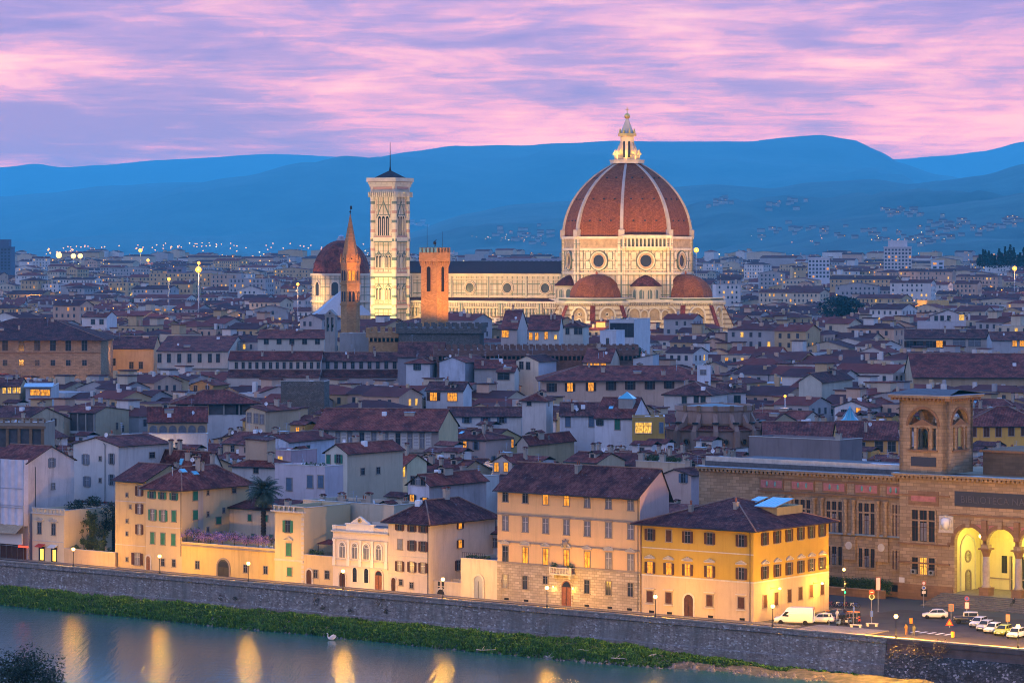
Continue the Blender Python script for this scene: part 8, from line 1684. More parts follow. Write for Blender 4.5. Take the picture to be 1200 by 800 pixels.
# ================================================================== THE REST OF THE OLD TOWN
def inside(p, quad):
 s_ = 0
 for i in range(len(quad)):
  a, b_ = quad[i], quad[(i + 1) % len(quad)]; c_ = (b_[0] - a[0]) * (p[1] - a[1]) - (b_[1] - a[1]) * (p[0] - a[0])
  if abs(c_) < 1e-9: continue
  if s_ == 0: s_ = 1 if c_ > 0 else -1
  elif (c_ > 0) != (s_ > 0): return False
 return True
HANDF = list(FOOT)
def bbox(qd): xs = [p[0] for p in qd]; ys = [p[1] for p in qd]; return min(xs), max(xs), min(ys), max(ys)
HB = [bbox(f) for f in HANDF]
def clash(qd, pad=0):
 bb = bbox(qd)
 for f, hb in zip(HANDF, HB):
  if bb[1] < hb[0] or bb[0] > hb[1] or bb[3] < hb[2] or bb[2] > hb[3]: continue
  cx = sum(p[0] for p in qd) / 4; cy = sum(p[1] for p in qd) / 4
  pts = [(p[0] * .86 + cx * .14, p[1] * .86 + cy * .14) for p in qd] + [(cx, cy)] + [((qd[i][0] + qd[i - 1][0]) / 2 * .86 + cx * .14, (qd[i][1] + qd[i - 1][1]) / 2 * .86 + cy * .14) for i in range(4)]
  if any(inside(p, f) for p in pts): return True
  fx = sum(p[0] for p in f) / len(f); fy = sum(p[1] for p in f) / len(f)
  if inside((fx, fy), qd) or any(inside((p[0] * .9 + fx * .1, p[1] * .9 + fy * .1), qd) for p in f): return True
 return False
def hmax(qd, want):      # lower a roof that would hide something the photograph shows behind it
 pxs = [600 + F * p[0] / p[1] for p in qd]; Yn = min(p[1] for p in qd); Yc = sum(p[1] for p in qd) / 4; a, b_ = min(pxs), max(pxs); h = want
 for p0, p1, pb, Yb in PROT:
  if Yb > Yc and b_ > p0 + 1 and a < p1 - 1:
   z = HC - (pb - 294) * Yc / F
   h = min(h, z - .3)
 return h
WALLC = [(CREAM, 'cream'), (WHITE, 'white'), ((.70, .68, .66), 'bright white'), (PALE, 'beige'), ((.52, .50, .50), 'pale grey'), (BUFF, 'buff'), (PINK, 'pink'), ((.50, .52, .56), 'cool white'), (TAN, 'tan'), (OCHRE, 'ochre'), ((.60, .38, .20), 'apricot'), ((.56, .44, .20), 'mustard'), ((.64, .60, .56), 'chalk white'), ((.60, .50, .36), 'sand-coloured')]
RC = {'gx': 'long-eaved', 'gy': 'gable-fronted', 'hip': 'hip-roofed', 'sb': 'lean-to', 'sr': 'slant-roofed', 'sl': 'slant-roofed', 'flat': 'flat-topped'}
LMK = [(60, 420, 'the brown stone palazzo'), (150, 425, 'the orange-lit facade'), (225, 420, 'the cream barrack'), (330, 430, 'the two-tier range'), (430, 432, 'the right end of the two-tier range'), (253, 480, 'the dark rooftop loggia'), (355, 465, 'the windowless stone block'), (208, 503, 'the arched frieze'), (190, 519, 'the stained white wall'), (115, 497, 'the three-bay loggia'), (25, 512, 'the balustraded loggia'), (45, 460, 'the glowing glass terrace'), (440, 500, 'the painted-panel building'), (560, 505, 'the tan party wall'), (626, 480, 'the square turret'), (730, 480, 'the glass roof lantern'), (720, 450, 'the salmon-pink building'), (640, 410, 'the battlemented wall'), (515, 390, 'the dark battlements'), (837, 497, 'the rotunda'), (965, 447, 'the blank tan gable'), (1000, 483, 'the glass cone'), (1020, 520, 'the yellow arched house'), (1095, 470, 'the library tower'), (1160, 508, 'the ochre house'), (1150, 430, 'the rust-red hall roof'), (1110, 402, 'the glazed verandas'), (738, 387, 'the black glass house'), (700, 350, 'the cathedral'), (820, 385, 'the east end of the cathedral'), (460, 395, 'the bell tower foot'), (410, 400, 'the brick spire'), (530, 462, 'the two glowing rooms'), (660, 540, 'the orange palazzo roof'), (790, 540, 'the roof garden'), (330, 560, 'the palm'), (230, 560, 'the green-shuttered house'), (430, 550, 'the turquoise shutters'), (540, 580, 'the balconied house'), (930, 540, 'the library wing'), (120, 380, 'the upper left white block'), (190, 366, 'the glowing tall windows'), (1060, 340, 'the right skyline flats'), (950, 345, 'the yellow-lit rooftops'), (880, 400, 'the east roofs of the cathedral'), (970, 400, 'the roofs below the white tower block')]
REG = []
def autolabel(q, cname, roofk, px, py, feats, size):
 d, l_ = min((math.hypot(px - a, (py - b_) * 1.6), (a, b_, n_)) for a, b_, n_ in LMK)
 dxp, dyp = px - l_[0], (py - l_[1]) * 1.6
 rel = ('right of' if dxp > 0 else 'left of') if abs(dxp) > abs(dyp) else ('below' if dyp > 0 else 'above')
 REG.append([q.root, f"{size} {cname} {RC[roofk]} house".strip(), rel + ' ' + l_[2], px, py, feats])
cand = []; side_ = []
bx_a = rad(33); ca, sa = math.cos(bx_a), math.sin(bx_a)
vv = -600
while vv < 2300:
 depth = R.uniform(10, 13.5)
 uu = -1900 + R.uniform(0, 12)
 jit = R.uniform(-2, 2)
 while uu < 1500:
  Wd = R.choice([R.uniform(7.5, 11), R.uniform(9.5, 15), R.uniform(14, 21)]); gap = R.choice([0, 0, 0, R.uniform(1.5, 7)])
  x = uu * ca + vv * sa; y = -uu * sa + vv * ca + 500
  if 520 < y < 1420:
   px = 600 + F * (x + Wd * .5 * ca + 5 * sa) / (y + 2)
   if -200 < px <= -40 or 1245 <= px < 1500:
    qd = local((x, y, -bx_a), Wd, depth)
    if not clash(qd) and x * SA + (y - 497) * CA > 40: side_.append(((x, y, -bx_a), Wd, depth, 13 + 5 * noise.noise((x * .05, y * .05, 2))))
   if -40 < px < 1245:
    a_ = -bx_a + R.uniform(-.05, .05) + .22 * noise.noise((x * .006, y * .006, 3))
    if R.random() < .04: a_ += R.uniform(-.3, .5)
    org = (x, y, a_); qd = local(org, Wd, depth); cand.append((sum(p[1] for p in qd) / 4, org, Wd, depth, qd))
  uu += Wd + gap
 vv += depth + (R.choice([.3, .3, 5.5]))
cand.sort(key=lambda c: c[0])
lib_front = [RV(U(985, 9), 9), RV(200, 9), RV(200, 82), RV(U(985, 9) - 4, 82)]
HANDF.append([RV(-300, -5), RV(260, -5), RV(260, 23), RV(-300, 23)]); HB.append(bbox(HANDF[-1])); HANDF.append([RV(47, 0), RV(260, 0), RV(260, 82), RV(47, 82)]); HB.append(bbox(HANDF[-1]))
hcount = sum(1 for o in bpy.data.objects if o.get('category') == 'house'); MAXI = 296 - hcount; ni = 0; rest = []
SHS = [SH_BR, SH_DK, SH_GY, SH_GR, SH_BL, SH_BR]
def fillhouse(Yc, org, Wd, depth, qd, h):
 k = R.random(); roofk = 'gx' if k < .42 else 'gy' if k < .60 else 'hip' if k < .78 else 'sb' if k < .86 else 'sr' if k < .92 else 'flat'
 if Wd > 18: roofk = R.choice(['gx', 'hip', 'gx'])
 if Wd < 11 and R.random() < .5: roofk = R.choice(['gy', 'hip', 'flat'])
 wc, cname = R.choice(WALLC); fts = []
 tile = R.choice(TILES); nch = R.choice([1, 2, 3, 3, 4])
 q = house('x', org, Wd, depth, h, roofk, wall=wc, tile=tile, chim=nch, wear=R.choice([.25, .4, .6]), group='houses of the old town')
 g = MB(); x = R.choice([.15, Wd - .2]); g.tube((x, -.1, 0), (x, -.1, h - .3), .06, .06, METAL_D, 5); g.build('drainpipe', q.root)
 kind, sh = R.choice([('o', R.choice(SHS)), ('c', R.choice(SHS)), ('n', SH_BR), ('o', R.choice(SHS))])
 litn = 0; rows_ = 2 if Yc < 720 else (2 if Yc < 820 and R.random() < .6 else 1); ww, wh = R.uniform(.85, 1.15), R.uniform(1.3, 1.9)
 for r_ in range(rows_):
  z = q.h - 2.5 - r_ * 3.4
  if z < 2: break
  for face, L in (('f', Wd), ('s', depth)):
   if face == 's' and R.random() < .45: continue
   n_ = max(1, int((L - 1.5) / R.uniform(2.6, 4.0))); xs = [x for x in spread_(L, n_) if R.random() < .86]
   lit = {i for i in range(len(xs)) if R.random() < .13}; litn += len(lit)
   wrow(q, face, xs, z, kind, ww, wh, lit, sh, ltype=R.choice([1, 1, 2]), curt={i for i in range(len(xs)) if R.random() < .25})
 if litn == 1: fts.append('one lit window')
 elif litn > 1: fts.append('lit windows')
 if R.random() < .22 and roofk in ('gx', 'gy', 'hip', 'sb'): skylight(q, Wd * R.uniform(.3, .7), depth * R.uniform(.15, .3)); fts.append('a skylight')
 if R.random() < .26 and Wd > 10:       # roof room
  x, y = Wd * R.uniform(.2, .55), depth * R.uniform(.35, .5); w_, d_ = R.uniform(3, 5), R.uniform(3, 4.5); zt = q.h + q.rise + R.uniform(.8, 2.2); g = MB(); g.box(x, y, q.h - .5, x + w_, y + d_, zt, plaster(R.choice(WALLC)[0])); g.slab([(x - .4, y - .5, zt), (x + w_ + .4, y - .5, zt), (x + w_ + .4, y + d_ / 2, zt + .8), (x - .4, y + d_ / 2, zt + .8)], .14, tile, WOOD_D); g.slab([(x - .4, y + d_ / 2, zt + .8), (x + w_ + .4, y + d_ / 2, zt + .8), (x + w_ + .4, y + d_ + .4, zt), (x - .4, y + d_ + .4, zt)], .14, tile, WOOD_D); o = g.build('roof_room', q.roof); fts.append('a roof room'); window(o, (x + w_ / 2, y, zt - 1.7), 0, 'n', 1.0, 1.1, 1 if R.random() < .15 else 0)
 if R.random() < .06 and roofk == 'flat': pass
 size = 'small' if Wd < 11.5 else 'broad' if Wd > 20 else ''
 px, py = proj(org[0] + Wd * .5 * math.cos(org[2]), org[1] + Wd * .5 * math.sin(org[2]), h)
 if not fts: fts.append({1: 'one chimney', 2: 'two chimneys', 3: 'three chimneys', 4: 'four chimneys'}[nch])
 if kind != 'n': fts.append({'brown_shutter': 'brown shutters', 'green_shutter': 'green shutters', 'grey_shutter': 'grey shutters', 'dark_green_shutter': 'dark shutters', 'slate_blue_shutter': 'blue shutters'}[sh.name])
 autolabel(q, cname, roofk, px, py, fts, size)
def spread_(L, n): return [1.1 + (L - 2.2) * (i + .5) / n for i in range(n)]
for Yc, org, Wd, depth, qd in cand:
 if clash(qd): continue
 want = 15.0 + 5.5 * noise.noise((org[0] * .012, org[1] * .012, 5)) + R.uniform(-2.6, 2.8) + (R.uniform(2, 5) if R.random() < .07 else 0)
 want += max(0, min(8.5, (Yc - 900) * .03)); h = hmax(qd, want + 3) - 3
 h = min(want, h)
 if h < 4.5: 
  if h < 1.5: continue
  h = max(h, 3.5)
 if ni < MAXI: fillhouse(Yc, org, Wd, depth, qd, h); ni += 1
 else: rest.append((org, Wd, depth, h))
# labels that single each house out
def seq(L): 
 used = {}
 for r_ in L:
  n_ = f"{r_[1]} with {r_[5][0]} {r_[2]}"
  used.setdefault(n_, []).append(r_)
 for n_, rs in used.items():
  if len(rs) == 1: rs[0][0]['label'] = n_; continue
  sub = {}
  for r_ in rs: sub.setdefault(f"{r_[1]} with {r_[5][0]}{' and ' + r_[5][1] if len(r_[5]) > 1 else ''} {r_[2]}", []).append(r_)
  for m_, ss_ in sub.items():
   if len(ss_) == 1: ss_[0][0]['label'] = m_; continue
   ss_.sort(key=lambda q_: q_[3])
   for i, r_ in enumerate(ss_): r_[0]['label'] = ('leftmost', 'second', 'third', 'fourth', 'fifth', 'sixth')[min(i, 5)] + ' ' + m_
seq(REG)
for r_ in REG:
 l_ = r_[0]['label']
 if len(l_.split()) > 16: r_[0]['label'] = l_.replace('the right end of ', '').replace('the roofs below the ', 'the ').replace('the east end of ', '')
 if len(r_[0]['label'].split()) > 16: print('LONG', r_[0]['label'])
 if len(r_[0]['label'].split()) > 16: r_[0]['label'] = r_[0]['label'].replace(' and ' + r_[5][-1], '').replace('the three yellow windows', 'the yellow windows')
# ---- everything farther off: one mass of roofs for the plain out to the hills
FW = [plaster(c, .3) for c in ((.66, .60, .54), (.58, .46, .32), (.56, .38, .20), (.42, .38, .36), (.60, .38, .26))]; FT_ = [flat('far_roof_%s' % n_, c, .95, 0, .3, .2) for n_, c in (('brown', (.13, .040, .034)), ('red', (.19, .045, .034)), ('dark', (.09, .034, .034)))]
FWIN = flat('far_window', (.035, .04, .055), .3)
def simple(g, org, W, D, h, rf_, wins=True, lit=.10, floors=2):
 g.T = Matrix.Translation((org[0], org[1], 0)) @ Matrix.Rotation(org[2], 4, 'Z'); wm = R.choice(FW); tm = R.choice(FT_); o = .5; rise = min(W, D) * .17
 g.add([(0, 0, -1), (W, 0, -1), (W, D, -1), (0, D, -1), (0, 0, h), (W, 0, h), (W, D, h), (0, D, h)], [(0, 1, 5, 4), (1, 2, 6, 5), (3, 0, 4, 7)] + ([(4, 5, 6, 7)] if rf_ == 'flat' else []), wm)
 z = h - .1
 if rf_ == 'gx': g.add([(0, D / 2, h + rise), (W, D / 2, h + rise), (W, 0, h), (W, D, h), (0, 0, h), (0, D, h)], [(2, 3, 1), (5, 4, 0)], wm); g.add([(-o, -o, z), (W + o, -o, z), (W + o, D / 2, h + rise + .1), (-o, D / 2, h + rise + .1), (W + o, D + o, z), (-o, D + o, z)], [(0, 1, 2, 3), (3, 2, 4, 5)], tm)
 elif rf_ == 'gy': g.add([(W / 2, 0, h + rise), (0, 0, h), (W, 0, h)], [(1, 2, 0)], wm); g.add([(-o, -o, z), (W / 2, -o, h + rise + .1), (W / 2, D + o, h + rise + .1), (-o, D + o, z), (W + o, -o, z), (W + o, D + o, z)], [(0, 1, 2, 3), (1, 4, 5, 2)], tm)
 elif rf_ == 'hip': m_ = min(W, D) / 2; g.add([(-o, -o, z), (W + o, -o, z), (W + o, D + o, z), (-o, D + o, z), (m_, D / 2, h + rise), (W - m_ + .01, D / 2, h + rise)] if W >= D else [(-o, -o, z), (W + o, -o, z), (W + o, D + o, z), (-o, D + o, z), (W / 2, m_, h + rise), (W / 2, D - m_, h + rise)], [(0, 1, 5, 4), (1, 2, 5), (2, 3, 4, 5), (3, 0, 4)] if W >= D else [(0, 1, 4), (1, 2, 5, 4), (2, 3, 5), (3, 0, 4, 5)], tm)
 else: g.add([(-.1, -.1, h + .02), (W + .1, -.1, h + .02), (W + .1, D + .1, h + .02), (-.1, D + .1, h + .02)], [(0, 1, 2, 3)], R.choice(FT_ + [FW[3]]))
 if wins:
  for fl in range(floors):
   zt = h - 2.6 - fl * 3.3
   if zt < 1: break
   for face, L in ((0, W), (1, D)):
    n_ = int(L / 3.2)
    for i in range(n_):
     if R.random() < .15: continue
     x = 1.6 + i * (L - 2) / max(1, n_); m_ = (LIT if R.random() < .5 else LIT_Y) if R.random() < lit else FWIN
     if face == 0: g.add([(x, -.06, zt), (x + 1.1, -.06, zt), (x + 1.1, -.06, zt + 1.7), (x, -.06, zt + 1.7)], [(0, 1, 2, 3)], m_)
     else: g.add([(W + .06, x, zt), (W + .06, x + 1.1, zt), (W + .06, x + 1.1, zt + 1.7), (W + .06, x, zt + 1.7)], [(0, 1, 2, 3)], m_)
 for _ in range(R.choice([0, 1, 2, 3])): x, y = R.uniform(.1, .9) * W, R.uniform(.2, .6) * D; g.box(x, y, h, x + R.uniform(.6, 1.6), y + .7, h + rise * .7 + R.uniform(.8, 1.8), R.choice(FW))
 if R.random() < .16: x, y = R.uniform(.1, .5) * W, D * .3; g.box(x, y, h, x + 4, y + 4, h + rise + 1.8, R.choice(FW)); g.box(x - .4, y - .4, h + rise + 1.8, x + 4.4, y + 4.4, h + rise + 2.05, tm)
 g.T = None
g = MB()
for org, Wd, depth, h in rest + [s4 for s4 in side_ if not clash(local(s4[0], s4[1], s4[2]))]: simple(g, org, Wd, depth, h, R.choice(['gx', 'gx', 'gy', 'hip', 'flat']), lit=.10, floors=2)
y = 1400.0
while y < 4700:
 hw = y * .185; x = -hw + R.uniform(0, 20); dY = R.uniform(15, 21) * (1 if y < 2400 else 1.5)
 while x < hw:
  wd_ = R.choice([R.uniform(10, 18), R.uniform(16, 30), R.uniform(25, 55) if y > 1900 else R.uniform(14, 22)])
  if R.random() < .93 and not (1280 < y < 1440 and -75 < x < 110) and not (1590 < y < 1650 and abs(x + 86) < 28):
   h = 13.5 + 5 * noise.noise((x * .006, y * .004, 9)) + R.uniform(-3.5, 3.5) + (R.uniform(5, 14) if R.random() < (.04 if y < 2200 else .10) else 0)
   a_ = -.5 + .5 * noise.noise((x * .003, y * .003, 1)) if R.random() < .75 else R.uniform(-.15, .15)
   px = 600 + F * x / y; lim = 99
   for p0, p1, pb, Yb in PROT:
    if Yb > y and p0 - 5 < px < p1 + 5: lim = min(lim, HC - (pb - 294) * y / F)
   g.z0 = GZ(y); h += GZ(y); simple(g, (x, y + R.uniform(-4, 4), a_), wd_, R.uniform(11, 16), min(h, lim), R.choice(['gx', 'gx', 'hip', 'gy', 'flat' if y > 1800 else 'gx']), wins=y < 3600, lit=.12 if y < 2600 else .16, floors=2 if h < 19 else 5)
  x += wd_ + R.choice([0, 1, 6])
 y += dY
o = g.build('distant_houses', uv=False); tag(o, 'dense mass of small roofs and house fronts fading over the plain to the hills', 'distant town', kind='stuff')
VILW = plaster((.40, .35, .31), .3)
g = MB(); sc.view_layers[0].update()
dg = bpy.context.evaluated_depsgraph_get()
HIL = [o for o in bpy.data.objects if o.name.startswith('hills')]
def on_hill(px, py):
 d = Vector((K(px), 1, -(py - 294) / F)).normalized(); best = None
 for h_ in HIL:
  ok, loc, n_, _ = h_.ray_cast(Vector((0, 0, HC)), d)
  if ok and (best is None or loc.y < best.y): best = loc
 return best
def cloud_of(cx, cy, sx_, sy_, n): return [(R.gauss(cx, sx_), R.gauss(cy, sy_)) for _ in range(n)]
VILX = 1
vil = cloud_of(1062, 250, 14, 3, 22) + cloud_of(1120, 266, 20, 5, 30) + cloud_of(850, 240, 12, 3, 12) + cloud_of(915, 240, 18, 3, 10) + cloud_of(1180, 262, 12, 5, 14) + cloud_of(960, 272, 40, 5, 26) + cloud_of(620, 276, 20, 5, 24) + cloud_of(490, 262, 8, 2, 8) + cloud_of(740, 262, 60, 6, 12) + cloud_of(1080, 280, 40, 5, 30)
for px, py in vil:
 p = on_hill(px, py)
 if p is None: continue
 s_ = R.uniform(.6, 1.3) * p.y / 5500; simple(g, (p.x, p.y, R.uniform(-.6, .6)), 16 * s_, 12, 0.1, 'gx', wins=False) if False else None
 g.T = Matrix.Translation((p.x, p.y, p.z - 3)); w_, h_ = 5.5 * s_, R.uniform(4, 7) * p.y / 6500; m_ = VILW; g.box(-w_, -5, 0, w_, 5, h_ + 3, m_); g.slab([(-w_ - 1, -6, h_ + 3), (w_ + 1, -6, h_ + 3), (w_ + 1, 0, h_ + 6), (-w_ - 1, 0, h_ + 6)], .4, FT_[0]); g.T = None
tag(g.build('hillside_villages', uv=False), 'tiny pale houses scattered on the wooded hill slopes', 'distant village', kind='stuff')
# lights far off on the plain and the slopes
FL = glow_mat('far_lamp_orange', (1, .36, .03), 4.2); FLW = glow_mat('far_lamp_white', (1, .66, .24), 4)
g = MB(); ng = 0
def lampball(g, p, r_, m_):
 g.add([(p[0] - r_, p[1], p[2]), (p[0], p[1] - r_, p[2]), (p[0] + r_, p[1], p[2]), (p[0], p[1] + r_, p[2]), (p[0], p[1], p[2] + r_), (p[0], p[1], p[2] - r_)], [(0, 1, 4), (1, 2, 4), (2, 3, 4), (3, 0, 4), (1, 0, 5), (2, 1, 5), (3, 2, 5), (0, 3, 5)], m_)
 g.tube((p[0], p[1], p[2] - 7), (p[0], p[1], p[2] - r_), .1, .1, METAL_D, 3)
for _ in range(620):
 Y = R.uniform(1500, 4700) if R.random() < .75 else R.uniform(3800, 4900); x = R.uniform(-.175, .175) * Y; z = R.uniform(12, 24) + GZ(Y)
 if abs(600 + F * x / Y - 740) < 110 and Y > 1400 and R.random() < .7: continue
 lampball(g, (x, Y, z), R.uniform(.3, .62) * Y / 3000, FL if R.random() < .86 else FLW)
for px, py, r_ in ([(R.uniform(60, 430), R.gauss(292, 3), 1.0) for _ in range(60)] + [(R.gauss(80, 22), R.gauss(298, 2), 1.5) for _ in range(16)] + [(R.gauss(240, 20), R.gauss(289, 1.5), .9) for _ in range(14)]):
 p = on_hill(px, min(py, 299)); p and lampball(g, (p.x, p.y - 20, p.z + 10), r_ * 1.1 * p.y / 5000, FL if R.random() < .9 else FLW)
for px, py in R.sample(vil, 60) + cloud_of(600, 282, 24, 3, 26) + cloud_of(1000, 283, 60, 5, 20):
 p = on_hill(px, py)
 if p is not None: lampball(g, (p.x, p.y - 12, p.z + 8), R.uniform(.6, 1.3), FL if R.random() < .85 else FLW)
tag(g.build('distant_lamps', uv=False), 'pinprick lamps glittering across the far plain and villages', 'distant lamps', kind='stuff')
# the few far lamps that read one by one
for px, py, r_, l_, tall in ((69, 299, 2.3, 'bright white floodlight mast, first of the three on the far left plain', 1), (86, 300, 2.0, 'white floodlight mast in the middle of the far left three', 1), (94, 300, 2.0, 'white floodlight mast, rightmost of the far left three', 1), (164.5, 293.5, 1.5, 'single orange lamp above the far left roofs', 0), (173.5, 305, 1.2, 'orange lamp below the single far lamp', 0), (198, 327, 1.3, 'starry orange lamp left of the twin pylons of light', 0), (232.5, 316, 2.4, 'large orange floodlight mast above the far left roofs', 1), (233, 308, 1.2, 'white lamp at the very top of the orange floodlight mast', 1), (349, 333, 1.2, 'orange lamp at the left of the dark red dome', 0), (816, 293, 2.0, 'orange lamp just right of the cathedral dome', 0), (1189, 314.5, 1.8, 'orange lamp on the far right by the pink villa', 0), (920, 464, .35, 'small lamp on a terrace between the rotunda and the blank gable', 0)):
 Y = {327: 1750, 316: 1800, 308: 1800, 333: 1650, 464: 800, 293: 3000, 314.5: 2300}.get(py, 3800); z = ZP(py, Y); r_ = r_ * Y / 2500 if Y > 1000 else r_
 t_ = thing('distant_street_lamp', l_, 'lamp', (K(px) * Y, Y, 0)); g = MB(); g.tube((0, 0, 0), (0, 0, z), .35 if tall else .2, .2 if tall else .12, METAL_G); g.build('pole', t_); g = MB(); g.ball((0, 0, z), r_, glow_mat('lamp_head_%d' % px, (1, .38, .03) if 'orange' in l_ or 'starry' in l_ or 'small' in l_ else (1, .58, .16), 3.5), 8); g.build('lamp_head', t_)
 plight((K(px) * Y, Y - 3, z), 9000 if Y > 1000 else 500, 1.0, (1, .5, .15))
# tower blocks on the plain
def block(label, px0, px1, py, Y, wall, nfl, ncol, pent=None, name='tower_block', D=16):
 x0, x1 = K(px0) * Y, K(px1) * Y; h = ZP(py, Y); W = x1 - x0; t_ = thing(name, label, 'tower block' if name == 'tower_block' else 'building', (x0, Y, 0), rad(-6)); wm = plaster(wall, .2)
 g = MB(); g.box(0, 0, 0, W, D, h, wm); g.build('wall', t_); g = MB(); g.box(-.4, -.4, h, W + .4, D + .4, h + .8, wm); 
 if pent: g.box(W * .15, D * .2, h + .8, W * .85, D * .8, h + pent, wm)
 g.build('roof', t_)
 for i in range(nfl):
  z = h - 3.0 - i * 3.2
  if i == 0:
   wm2 = []
   for m_ in (FWIN, LIT): g = MB(); q_ = W / ncol * .28; g.box(-q_, -.1, 0, q_, 0, 1.7, m_); wm2.append(g.mesh('window'))
  for j in range(ncol): put('window', wm2[R.random() < .06], t_, (W * (j + .5) / ncol, 0, z))
block('tall pale tower block on the plain right of the dome', 1036, 1068, 290, 2900, (.62, .55, .52), 11, 8, 6.5); block('lower white block with a blue roof left of the tall tower block', 947, 972, 303, 2650, (.60, .60, .62), 5, 6, None)
block('dark high office block at the left edge of the skyline', -8, 13, 290, 3200, (.12, .14, .20), 7, 5, 8); block('long far apartment slab right of the fortress tower', 570, 660, 304, 3300, (.40, .34, .38), 4, 16, None)
block('long pink arcaded barrack far right below the tall tower block', 1052, 1230, 327, 3000, (.58, .40, .34), 2, 34, None, 'barrack'); block('long pale range right of the cathedral dome', 870, 945, 333, 2700, (.50, .42, .38), 2, 16, None, 'barrack')
block('tall plain brown block among the left roofs', 196, 214, 314, 2600, (.30, .22, .24), 3, 3, None); block('white square house in the far right trees', 1092, 1106, 306, 2700, (.60, .62, .66), 2, 2, None, 'villa')
q = H('house front floodlit in bright orange among the far right roofs', 1050, 1069, 1072, 355, 24, 'flat', ang=2, Y=2000, D=12, wall=(.62, .42, .16), prot=360, chim=0); q2_ = H('broad orange floodlit front right of the other floodlit house', 1075, 1112, 1116, 353, 24, 'flat', ang=2, Y=1980, D=12, wall=(.62, .42, .16), prot=362, chim=0)
for qq in (q, q2_): spot((qq.org[0] + qq.W / 2, qq.org[1] - 16, 14), (qq.org[0] + qq.W / 2, qq.org[1], 26), 4.0e4, 110, (1, .45, .06))
q = H('long yellow house with two rows of windows on the right plain', 988, 1029, 1031, 337, 25, 'gx', ang=4, Y=2500, D=14, wall=(.66, .48, .22), prot=350); wpx(q, 'f', [(1004 + i * 6, 341) for i in range(4)], 'n', 1.6, 2.2); spot((q.org[0] + q.W * .6, q.org[1] - 40, 24), (q.org[0] + q.W * .6, q.org[1], 26), 7e4, 70, (1, .60, .2))
# ---- warm street light between the houses
for _ in range(70):
 Y = R.uniform(600, 1500); px = R.uniform(0, 1200); plight((K(px) * Y, Y, R.uniform(6, 9)), R.uniform(1200, 3500), .4, (1, .5, .14), 'street_light')
for _ in range(26): Y = R.uniform(1500, 2600); px = R.uniform(0, 1200); plight((K(px) * Y, Y, R.uniform(16, 22)), R.uniform(9e3, 3e4) * .35, 1, (1, .5, .16), 'street_light')
# ================================================================== TREES
BARK = flat('bark', (.06, .045, .035), .95, 0, .3, 3)
TREEM = foliage_mat('dark_tree_leaves', (.008, .018, .010), (.018, .038, .018), (.045, .075, .03)); LITREE = foliage_mat('garden_leaves', (.015, .032, .008), (.045, .075, .015), (.09, .13, .02)); CYPM = foliage_mat('cypress_leaves', (.006, .016, .014), (.012, .028, .022), (.025, .045, .03))
def tree(name, label, loc, H_, r_, mat, cat='tree', group=None, n=14, leaf=.22, per=120, trunk=.25, flat_=1.0, base=.35, shape='round'):
 t_ = thing(name, label, cat, loc, R.uniform(0, 6), group); g = MB(); top = Vector((0, 0, H_ * .75)); p = Vector((0, 0, -.3)); rr = random.Random(int(loc[0] * 13 + loc[1] * 7)); k = 5
 for i in range(k): qv = p + Vector((rr.uniform(-.12, .12) * r_, rr.uniform(-.12, .12) * r_, H_ * .75 / k)); g.tube(p, qv, trunk * (1 - i / k * .7), trunk * (1 - (i + 1) / k * .7), BARK, 7); p = qv
 cs = []
 for i in range(n):
  if shape == 'cone': f = (i + .5) / n; z = H_ * (.1 + .86 * f); q_ = r_ * (1 - f) ** .7 * .6; a = rr.uniform(0, 6.28); c = (q_ * .4 * math.cos(a), q_ * .4 * math.sin(a), z); rb = max(.35, r_ * (1.05 - f) * .8)
  else: a = rr.uniform(0, 6.28); f = rr.random() ** .6; z = H_ * (base + (1 - base) * rr.uniform(.15, .9)); zz3 = (z / H_ - base) / (1 - base); q_ = r_ * f * math.sqrt(max(.15, 1 - (zz3 * 2 - 1) ** 2 * .7)); c = (q_ * math.cos(a), q_ * math.sin(a), z); rb = r_ * rr.uniform(.28, .45)
  cs.append((c, rb))
 for c, rb in cs[:10] if shape != 'cone' else []: g.tube((0, 0, H_ * base * rr.uniform(.6, 1.3)), c, trunk * .35, .03, BARK, 5)
 g.build('trunk', t_); g = MB(); 
 for c, rb in cs: leafball(g, c, rb, per, leaf, mat, rr, flat_)
 g.build('crown', t_, uv=False); return t_
def gt(px, py, v, zt, r_, label, mat, name='garden_tree', **k): u = U(px, v); x, y = RV(u, v); return tree(name, label, (x, y, 0), zt, r_, mat, **k)
gt(76, 0, 17, 8.8, 2.8, 'dark round tree at the left of the riverside garden', TREEM, n=16, per=150); gt(92, 0, 19, 10.2, 3.2, 'tallest dark tree behind the first street lamp', TREEM, n=18, per=150); gt(107, 0, 14, 9.8, 2.4, 'lamplit green tree rising right of the first street lamp', LITREE, n=16, per=150, base=.15); gt(121, 0, 19, 11.6, 3.3, 'dense dark tree against the tall cream house', TREEM, n=18, per=160)
for i, px in enumerate((99, 113, 126)): gt(px, 0, 12, 4.4, 1.9, ('low bush behind the garden wall near the first lamp', 'low bush in the middle of the garden wall', 'low bush at the right end of the garden wall')[i], LITREE, name='garden_bush', cat='bush', n=8, per=140, base=.1, trunk=.1)
